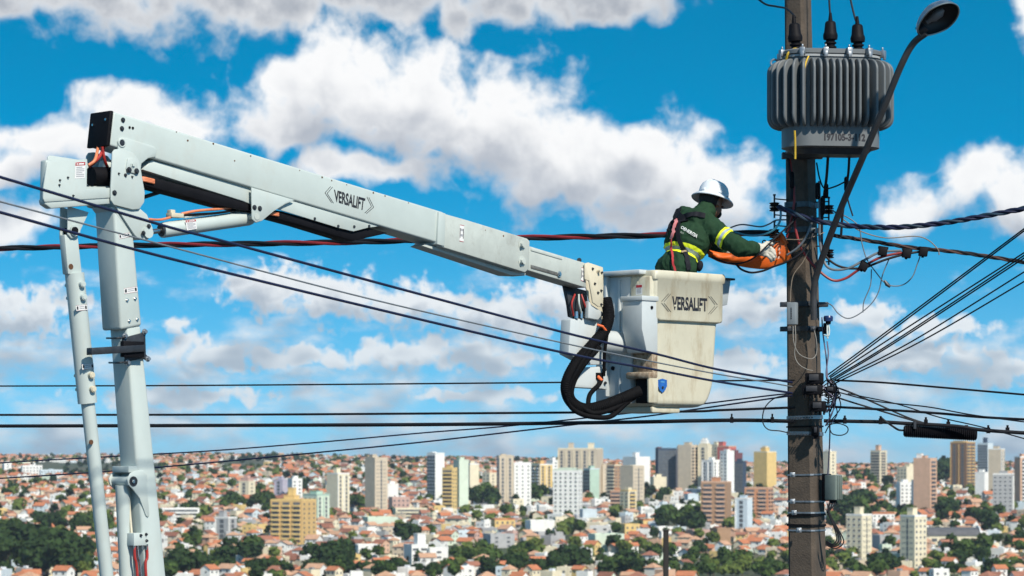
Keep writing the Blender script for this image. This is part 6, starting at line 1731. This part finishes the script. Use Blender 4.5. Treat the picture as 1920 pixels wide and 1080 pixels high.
def remesh(mb, name, m, parent, voxel, smooth=4, wrinkle=0.0, wscale=14.0):
    me = bpy.data.meshes.new('tmp'); me.from_pydata(mb.v, [], mb.f); me.update()
    o = bpy.data.objects.new('tmp', me); col.objects.link(o)
    md = o.modifiers.new('r', 'REMESH'); md.mode = 'VOXEL'; md.voxel_size = voxel
    if smooth:
        ms = o.modifiers.new('s', 'SMOOTH'); ms.factor = 0.5; ms.iterations = smooth
    dg = bpy.context.evaluated_depsgraph_get()
    r = bpy.data.meshes.new_from_object(o.evaluated_get(dg))
    bpy.data.objects.remove(o); bpy.data.meshes.remove(me)
    if wrinkle:
        nn = [v.normal.copy() for v in r.vertices]
        for v, n in zip(r.vertices, nn):
            p = v.co * wscale
            w = mnoise.noise(Vector((p.x + p.z * 0.6, p.y, p.z * 0.8))) + 0.5 * mnoise.noise(p * 2.3)
            v.co += n * (wrinkle * (1 - 2 * abs(w)))
    o0 = org(parent)
    r.transform(Matrix.Translation(-o0))
    r.materials.append(m); r.shade_smooth(); r.name = name
    ob = bpy.data.objects.new(name, r); col.objects.link(ob); ob.parent = parent; ORG[ob.name] = o0
    return ob

SKIN = mat('skin', (0.22, 0.115, 0.07), 0.55, var=0.1, scale=20)
HAIR = mat('dark hair', (0.012, 0.009, 0.008), 0.7, var=0.3, scale=60)
CLOTH = mat('dark green cloth', (0.014, 0.042, 0.020), 0.85, var=0.25, scale=10, bump=0.25, bscale=45, spec=0.2)
HIVIS = mat('fluorescent yellow tape', (0.72, 0.80, 0.02), 0.6, var=0.05)
SILVER = mat('silver reflective tape', (0.30, 0.36, 0.42), 0.45, var=0.08)
WEB = mat('black webbing', (0.008, 0.009, 0.014), 0.8, var=0.3, scale=50, spec=0.25)
REDW = mat('red webbing', (0.42, 0.03, 0.035), 0.7, var=0.15, scale=40)
PINKW = mat('faded red sleeve', (0.62, 0.22, 0.22), 0.7, var=0.15, scale=40)
HELM = mat('white helmet', (0.66, 0.70, 0.73), 0.28, var=0.03, scale=10, coat=0.3)
GLOVE = mat('pale leather glove', (0.50, 0.48, 0.42), 0.75, var=0.15, scale=25, stain=(0.25, 0.22, 0.17), stain_amt=0.5, stain_scale=25, bump=0.25, bscale=80)
TROU = mat('dark work trousers', (0.015, 0.02, 0.022), 0.85, var=0.2)

floor_z = ZT - 0.950
ctr = G(0.36, 0.26, -0.950)
man = empty('person', ctr, 'worker in dark green hi-vis jacket, white helmet and gloves leaning out of the bucket', 'person')
pel = P(1264, 541, 21.55); wai = P(1268, 505, 21.58); che = P(1290, 452, 21.66); upb = P(1303, 420, 21.70); nek = P(1317, 402, 21.75)
S = (nek - pel).normalized()
FW = (U - S * U.dot(S)).normalized()
shR = P(1332, 429, 21.60); elR = P(1386, 464, 21.47); wrR = P(1417, 467, 21.60); haR = P(1440, 471, 21.66)
shL = P(1284, 408, 21.86); elL = P(1340, 467, 22.05); wrL = P(1378, 482, 21.86)
hipR, hipL = pel + NN * 0.09, pel - NN * 0.09
ftR, ftL = G(0.36, 0.16, -0.950), G(0.38, 0.36, -0.950)
knR, knL = hipR.lerp(ftR, 0.52) + U * 0.03, hipL.lerp(ftL, 0.52) + U * 0.03
pf = U * 0.957 - Z3 * 0.29; pu = U * 0.29 + Z3 * 0.957     # head: forward, up
hd = P(1335.5, 380, 21.84)

# body under the clothes: one continuous figure
b = MB()
for c, a, s_, w in ((pel, .145, .13, .11), (wai, .14, .14, .10), (che, .155, .16, .115), (upb, .16, .11, .10)):
    ellipsoid(b, c, NN * a, FW * w, S * s_)
limb(b, [nek - S * 0.04, hd - pu * 0.04], [0.058, 0.052])
ellipsoid(b, hd + pu * 0.025 - pf * 0.012, NN * 0.076, pf * 0.098, pu * 0.098)
ellipsoid(b, hd + pf * 0.030 - pu * 0.045, NN * 0.060, pf * 0.062, pu * 0.070)
ellipsoid(b, hd + pf * 0.072 - pu * 0.085, NN * 0.030, pf * 0.026, pu * 0.024)          # chin
ellipsoid(b, hd + pf * 0.100 - pu * 0.025, NN * 0.014, pf * 0.022, pu * 0.026)          # nose
ellipsoid(b, hd + pf * 0.086 - pu * 0.056, NN * 0.026, pf * 0.016, pu * 0.010)          # mouth
for s_ in (-1, 1):
    ellipsoid(b, hd + NN * 0.076 * s_ - pf * 0.006 - pu * 0.012, NN * 0.012, pf * 0.020, pu * 0.032)   # ears
limb(b, [shR, elR, wrR, wrR.lerp(haR, 0.5)], [0.06, 0.045, 0.030, 0.018]); limb(b, [shL, elL, wrL], [0.06, 0.045, 0.032])
limb(b, [hipR, knR, ftR + Z3 * 0.09], [0.085, 0.058, 0.042]); limb(b, [hipL, knL, ftL + Z3 * 0.09], [0.085, 0.058, 0.042])
for ft in (ftR, ftL): limb(b, [ft + Z3 * 0.06 - U * 0.03, ft + Z3 * 0.05 + U * 0.14], [0.045, 0.038])
body = remesh(b, 'body', SKIN, man, 0.009, 3)
for s_ in (-1, 1):
    m_ = MB(); ellipsoid(m_, hd + pf * 0.088 + NN * 0.030 * s_ - pu * 0.004, NN * 0.014, pf * 0.010, pu * 0.008); m_.build('eye', HAIR, body, smooth=True)
# hair at the back and a dark scarf over mouth and neck
h_ = MB(); ellipsoid(h_, hd + pu * 0.022 - pf * 0.040, NN * 0.080, pf * 0.080, pu * 0.100); ellipsoid(h_, hd - pu * 0.045 - pf * 0.052, NN * 0.064, pf * 0.045, pu * 0.050)
remesh(h_, 'hair', HAIR, man, 0.008, 2, 0.002, 60)
h_ = MB(); ellipsoid(h_, hd + pf * 0.058 - pu * 0.068, NN * 0.052, pf * 0.050, pu * 0.042); limb(h_, [nek + S * 0.02, nek.lerp(hd, 0.45)], [0.066, 0.060]); remesh(h_, 'face_scarf', mat('dark scarf', (0.012, 0.010, 0.010), 0.85, var=0.2), man, 0.008, 3)
# trousers and boots
t_ = MB(); ellipsoid(t_, pel - S * 0.02, NN * 0.17, FW * 0.135, S * 0.13)
limb(t_, [hipR, knR, ftR + Z3 * 0.14], [0.105, 0.078, 0.07]); limb(t_, [hipL, knL, ftL + Z3 * 0.14], [0.105, 0.078, 0.07])
remesh(t_, 'trousers', TROU, man, 0.014, 4, 0.006)
for ft in (ftR, ftL):
    t_ = MB(); limb(t_, [ft + Z3 * 0.18, ft + Z3 * 0.06], [0.06, 0.055]); limb(t_, [ft + Z3 * 0.05 - U * 0.03, ft + Z3 * 0.045 + U * 0.15], [0.052, 0.045]); remesh(t_, 'boot', BLACKP, man, 0.011, 3)
# jacket
j_ = MB()
for c, a, s_, w in ((pel + S * 0.03, .178, .12, .14), (wai, .172, .15, .135), (che, .195, .17, .150), (upb, .190, .11, .130), (upb + S * 0.05, .13, .07, .10)):
    ellipsoid(j_, c, NN * a, FW * w, S * s_, 26, 16)
limb(j_, [upb + NN * 0.06, shR + (elR - shR) * 0.12], [0.10, 0.088]); limb(j_, [shR, shR.lerp(elR, 0.5), elR, elR.lerp(wrR, 0.85)], [0.088, 0.076, 0.066, 0.050], 8)
limb(j_, [upb - NN * 0.06, shL], [0.10, 0.085]); limb(j_, [shL, elL, elL.lerp(wrL, 0.85)], [0.080, 0.062, 0.048], 8)
limb(j_, [nek - S * 0.03, nek + (hd - nek) * 0.30], [0.082, 0.074])
jac = remesh(j_, 'jacket', CLOTH, man, 0.0075, 4, 0.011, 10.0)
cu = MB(); a_ = elR.lerp(wrR, 0.78); b_ = elR.lerp(wrR, 0.92); cu.tube([a_, a_.lerp(b_, 0.5), b_], [0.054, 0.058, 0.055], 20); cu.build('cuff', CLOTH, jac, smooth=True)

jbm = bmesh.new(); jbm.from_mesh(jac.data); jbm.transform(Matrix.Translation(org(man)))
bvh = BVHTree.FromBMesh(jbm)
def slab(p, n, h0, h1, near, rad, name, m, out, parent):
    """the strip of jacket between two parallel planes, lifted off the cloth"""
    q = jbm.copy()
    geom = q.verts[:] + q.edges[:] + q.faces[:]
    bmesh.ops.bisect_plane(q, geom=geom, plane_co=p + n * h1, plane_no=n, clear_outer=True)
    geom = q.verts[:] + q.edges[:] + q.faces[:]
    bmesh.ops.bisect_plane(q, geom=geom, plane_co=p + n * h0, plane_no=n, clear_inner=True)
    dl = [v for v in q.verts if (v.co - near).length > rad]
    bmesh.ops.delete(q, geom=dl, context='VERTS')
    q.normal_update()
    for v in q.verts: v.co += v.normal * out
    me = bpy.data.meshes.new(name)
    bmesh.ops.transform(q, matrix=Matrix.Translation(-org(man)), verts=q.verts)
    q.to_mesh(me); q.free(); me.materials.append(m); me.shade_smooth()
    o = bpy.data.objects.new(name, me); col.objects.link(o); o.parent = parent; ORG[o.name] = org(man)
    return o
sp_ = P(1284, 469, 21.52)
for a0, a1, m in ((-0.040, -0.014, HIVIS), (-0.014, 0.014, SILVER), (0.014, 0.040, HIVIS)):
    slab(sp_, S, a0, a1, che - S * 0.02, 0.30, 'hi_vis_band', m, 0.004, jac)
an_ = (elR - shR).normalized(); ap_ = P(1356, 455, 21.54)
for a0, a1, m in ((-0.030, -0.011, HIVIS), (-0.011, 0.011, SILVER), (0.011, 0.030, HIVIS)):
    slab(ap_, an_, a0, a1, shR.lerp(elR, 0.55), 0.115, 'sleeve_band', m, 0.004, jac)
def hit(px, py):
    r = (P(px, py, 20) - CAMP).normalized()
    h = bvh.ray_cast(CAMP, r)
    return (h[0], h[1]) if h[0] else None
def ribbon(name, pts, width, m, parent, out=0.006, n=8):
    pp = smooth_path([Vector((x, y, 0)) for x, y in pts], n); res = []
    last = None
    for p in pp:
        h = hit(p.x, p.y)
        if h is None:
            if last is None: continue
            h = (P(p.x, p.y, last.y), None)
        last = h[0]
        nr = h[1] if h[1] is not None else Vector((0, -1, 0))
        res.append((h[0], nr))
    mb = MB(); v = []; f = []
    for i, (p, nr) in enumerate(res):
        t = (res[min(i + 1, len(res) - 1)][0] - res[max(i - 1, 0)][0]).normalized()
        s_ = t.cross(nr).normalized() * width / 2
        q = p + nr * out
        v += [q - s_, q + s_, q + s_ + nr * 0.003, q - s_ + nr * 0.003]
    for i in range(len(res) - 1):
        a = i * 4
        for k in range(4): f.append((a + k, a + (k + 1) % 4, a + 4 + (k + 1) % 4, a + 4 + k))
    f.append((3, 2, 1, 0)); e_ = (len(res) - 1) * 4; f.append((e_, e_ + 1, e_ + 2, e_ + 3))
    mb.add(v, f)
    return mb.build(name, m, parent, smooth=True, auto=50)
har = ribbon('harness', [(1276, 410), (1290, 404), (1306, 402), (1322, 405)], 0.040, WEB, man)
ribbon('strap', [(1276, 412), (1270, 403), (1272, 396), (1278, 393)], 0.050, WEB, har)
ribbon('strap', [(1268, 410), (1260, 420), (1254, 432), (1250, 443)], 0.042, WEB, har)
ribbon('strap', [(1276, 414), (1272, 430), (1274, 448), (1281, 465), (1287, 482), (1291, 506)], 0.036, WEB, har, 0.010)
ribbon('back_pad', [(1270, 402), (1277, 409), (1284, 417)], 0.066, WEB, har, 0.012)
ribbon('buckle', [(1276.5, 476), (1287, 473.5)], 0.020, mat('tan buckle', (0.35, 0.26, 0.16), 0.6, var=0.1), har, 0.016, 3)
lan = ribbon('lanyard', [(1273, 410), (1270, 422), (1267, 436), (1263, 452), (1261, 465), (1262, 485), (1267, 508)], 0.016, REDW, har, 0.022)
ribbon('lanyard_sleeve', [(1270.5, 416), (1267, 432), (1263, 449)], 0.026, PINKW, har, 0.026)
pc = P(1312, 499, 21.52); mb = MB(); ellipsoid(mb, pc, Vector((0.026, 0, 0)), Vector((0, 0.03, 0)), Vector((0.006, 0, 0.042))); mb.build('belt_pouch', WEB, har, smooth=True)
# lettering on the back
def back_text(body_, p0, p1, hpx, m, bold, name):
    uv, f = text_mesh(body_, bold); d_ = Vector((p1[0] - p0[0], p1[1] - p0[1])); L_ = d_.length; d_ /= L_; up_ = Vector((d_.y, -d_.x))
    v = []
    for a, b2 in uv:
        x, y = p0[0] + d_.x * a * L_ + up_.x * b2 * hpx, p0[1] + d_.y * a * L_ + up_.y * b2 * hpx
        h = hit(x, y)
        if h is None: return
        v.append(h[0] + h[1] * 0.004 - Vector((0, 0.003, 0)))
    mb = MB(); mb.add(v, f); return mb.build(name, m, jac)
WTX = mat('white print', (0.62, 0.64, 0.62), 0.6, var=0.05)
back_text('OENERGIA', (1276, 428.5), (1306, 446.5), 6.0, WTX, 0.03, 'lettering')
back_text('RO', (1275.5, 437), (1281, 440), 3.6, mat('dim print', (0.28, 0.30, 0.26), 0.6, var=0.05), 0.02, 'lettering')
jbm.free()
# helmet
def helmet():
    c = hd + pu * 0.045 - pf * 0.004
    prof = [(0.166, -0.034), (0.169, -0.029), (0.165, -0.023), (0.145, -0.008), (0.123, 0.002), (0.119, 0.016), (0.115, 0.055), (0.101, 0.088), (0.078, 0.110), (0.045, 0.123), (0.0, 0.128)]
    inner = [(0.0, 0.116), (0.07, 0.104), (0.104, 0.055), (0.110, 0.004), (0.126, -0.006), (0.150, -0.022)]
    mb = MB(); nu = 40; v = []; ring = prof + inner
    for r_, z in ring:
        for i in range(nu):
            a = 2 * math.pi * i / nu
            rb = r_ * (1.06 if z > -0.01 else 1.04)
            v.append(c + pf * (rb * math.cos(a)) + NN * (r_ * 0.93 * math.sin(a)) + pu * (z + (0.012 if r_ > 0.14 else 0) * math.sin(a) * 0 ))
    f = [(j * nu + i, j * nu + (i + 1) % nu, (j + 1) * nu + (i + 1) % nu, (j + 1) * nu + i) for j in range(len(ring)) for i in range(nu) if j < len(ring) - 1] + [((len(ring) - 1) * nu + i, (len(ring) - 1) * nu + (i + 1) % nu, (i + 1) % nu, i) for i in range(nu)]
    mb.add(v, f); hm_ = mb.build('helmet', HELM, man, smooth=True, auto=60)
    mb = MB(); mb.tube([c + pf * (0.122 * math.cos(t)) + pu * (0.030 + 0.098 * math.sin(t)) for t in [0.35 + k * 0.24 for k in range(11)]], [0.004] + [0.009] * 9 + [0.004], 10); mb.build('ridge', HELM, hm_, smooth=True)
    for a in (-0.4, 0.35, 1.05, 2.2):
        p = c + pf * (0.127 * math.cos(a + 0.9)) + NN * (0.112 * math.sin(a + 0.9)) + pu * 0.018
        mb = MB(); nn_ = (p - c).normalized(); mb.box(p, nn_ * 0.007, nn_.cross(pu) * 0.016, pu * 0.009); mb.build('slot_cover', HELM, hm_, bevel=0.003)
helmet()
# gloves
def glove(w, h, fingers, thumb, name):
    g = MB()
    limb(g, [w + (w - h) * 0.25, w.lerp(h, 0.30)], [0.053, 0.046], 8)
    d_ = (h - w).normalized()
    a = h; dn = Vector((0, -1, 0)); side = d_.cross(dn).normalized()
    ellipsoid(g, w.lerp(h, 0.66), d_ * 0.058, side * 0.050, dn * 0.030)
    for ch, rs in fingers + [thumb]:
        limb(g, ch, rs, 6)
    return remesh(g, name, GLOVE, man, 0.0042, 2, 0.0012, 60)
w = P(1417, 466.5, 21.60); h = P(1441, 470, 21.665)
fg = []
for (x0, y0), (x1, y1), (x2, y2), (x3, y3) in (((1437, 462), (1445, 465), (1451, 470), (1453, 476)), ((1438, 467), (1446, 470), (1452, 476), (1453.5, 482)), ((1437, 472), (1444, 476), (1450, 482), (1451, 487)), ((1434, 476), (1440, 480), (1445, 485), (1446, 489.5))):
    fg.append(([P(x0, y0, 21.655), P(x1, y1, 21.640), P(x2, y2, 21.650), P(x3, y3, 21.672)], [0.0145, 0.0135, 0.0125, 0.0110]))
th_ = ([P(1431, 460, 21.66), P(1438, 455, 21.67), P(1446, 456, 21.685), P(1450, 459, 21.69)], [0.015, 0.0135, 0.012, 0.010])
gl = glove(w, h, fg, th_, 'glove')
for k in range(3):
    t = [P(1413 + 5 * k, 456 - k, 21.57 + 0.01 * k), P(1417 + 5 * k, 466, 21.55 + 0.01 * k), P(1414 + 5 * k, 477, 21.57 + 0.01 * k)]
w2, h2 = wrL, P(1402, 487, 21.82)
fg2 = []
for k in range(4):
    o_ = Vector((0.0, 0.012, 0.03 - 0.02 * k)); p0 = w2.lerp(h2, 0.8) + o_
    fg2.append(([p0, p0 + Vector((0.05, -0.01, -0.005)), p0 + Vector((0.08, -0.03, -0.01)), p0 + Vector((0.085, -0.055, -0.012))], [0.0125, 0.0118, 0.0108, 0.0095]))
p0 = w2.lerp(h2, 0.5) + Z3 * 0.03
glove(w2, h2, fg2, ([p0, p0 + Vector((0.03, -0.02, 0.02)), p0 + Vector((0.06, -0.05, 0.02))], [0.015, 0.013, 0.011]), 'glove')

# ------------------------------------------------------------------ orange rubber blanket
def blanket():
    OR = mat('orange rubber', (0.70, 0.125, 0.010), 0.55, var=0.10, scale=8, stain=(0.35, 0.07, 0.02), stain_amt=0.5, stain_scale=9)
    Tp = smooth_path([Vector(p) for p in [(1326, 468, 0), (1350, 474, 0), (1375, 474, 0), (1402, 468, 0), (1430, 457, 0), (1450, 447, 0), (1467, 440, 0)]], 6)
    Bt = smooth_path([Vector(p) for p in [(1328, 478, 0), (1352, 489, 0), (1378, 494, 0), (1406, 499, 0), (1436, 501, 0), (1462, 494, 0), (1485, 484, 0)]], 6)
    n = len(Tp); K = 9
    mb = MB(); v = []; f = []
    for i in range(n):
        t = i / (n - 1); top, bot = Tp[i], Bt[i]
        d0 = 21.790 + 0.010 * math.sin(t * 9)
        row = []
        for k in range(K):      # front flap, top to bottom
            u = k / (K - 1)
            row.append(P(top.x + (bot.x - top.x) * u, top.y + (bot.y - top.y) * u, d0 - 0.030 * math.sin(math.pi * u) + 0.006 * math.sin(i * 0.9 + k)))
        for k in range(1, 5):   # round the fold
            a = math.pi * k / 5
            row.append(P(bot.x, bot.y + 3 * math.sin(a) , d0 + 0.028 * (1 - math.cos(a))))
        for k in range(K):      # back flap
            u = 1 - k / (K - 1) * 0.96
            row.append(P(top.x + (bot.x - top.x) * u + 3, top.y + (bot.y - top.y) * u + 2, d0 + 0.056 + 0.02 * math.sin(math.pi * u)))
        v += row
    m = len(v) // n
    for i in range(n - 1):
        for k in range(m - 1): f.append((i * m + k, (i + 1) * m + k, (i + 1) * m + k + 1, i * m + k + 1))
    mb.add(v, f)
    o = mb.build('rubber_blanket', OR, None, smooth=True, auto=180, loc=P(1420, 501, 21.74))
    sm = o.modifiers.new('thickness', 'SOLIDIFY'); sm.thickness = 0.006; sm.offset = 0
    tag(o, 'orange rubber insulating blanket folded over the line in the worker\'s glove', 'blanket')
    # rolled end
    r_ = MB(); r_.tube([P(1462, 438, 21.80), P(1468, 446, 21.78), P(1474, 458, 21.78)], 0.020, 14, caps=False); r_.tube([P(1462, 438, 21.80), P(1468, 446, 21.78), P(1474, 458, 21.78)], 0.015, 14, caps=True)
    r_.build('rolled_edge', OR, o, smooth=True)
    for x, y in ((1461, 467), (1462, 474), (1460, 483)):
        q = MB(); c = P(x, y, 21.757); q.box(c, Vector((0.006, 0, 0.002)), Vector((0, 0.003, 0)), Vector((0.002, 0, 0.010))); q.build('scuff', mat('worn print', (0.55, 0.36, 0.28), 0.7, var=0.2, scale=60), o)
    q = MB(); c = P(1433, 454, 21.775); q.tube([c + Vector((0.014 * math.cos(a), 0, 0.014 * math.sin(a))) for a in [k * math.pi / 6 for k in range(13)]], 0.005, 8); q.build('eyelet', BLACKP, o, smooth=True)
blanket()

# ------------------------------------------------------------------ the air over the valley
def haze():
    mb = MB(); mb.box((0, 7000, 4), (8300, 0, 0), (0, 7300, 0), (0, 0, 66))
    m = bpy.data.materials.new('valley haze'); m.use_nodes = True
    nt = m.node_tree; nt.nodes.clear()
    v = nt.nodes.new('ShaderNodeVolumePrincipled'); out = nt.nodes.new('ShaderNodeOutputMaterial')
    v.inputs['Color'].default_value = (0.80, 0.88, 1.0, 1)
    v.inputs['Density'].default_value = 0.000042
    v.inputs['Anisotropy'].default_value = 0.2
    nt.links.new(v.outputs[0], out.inputs['Volume'])
    o = mb.build('haze', m)
    tag(o, kind='stuff')
haze()
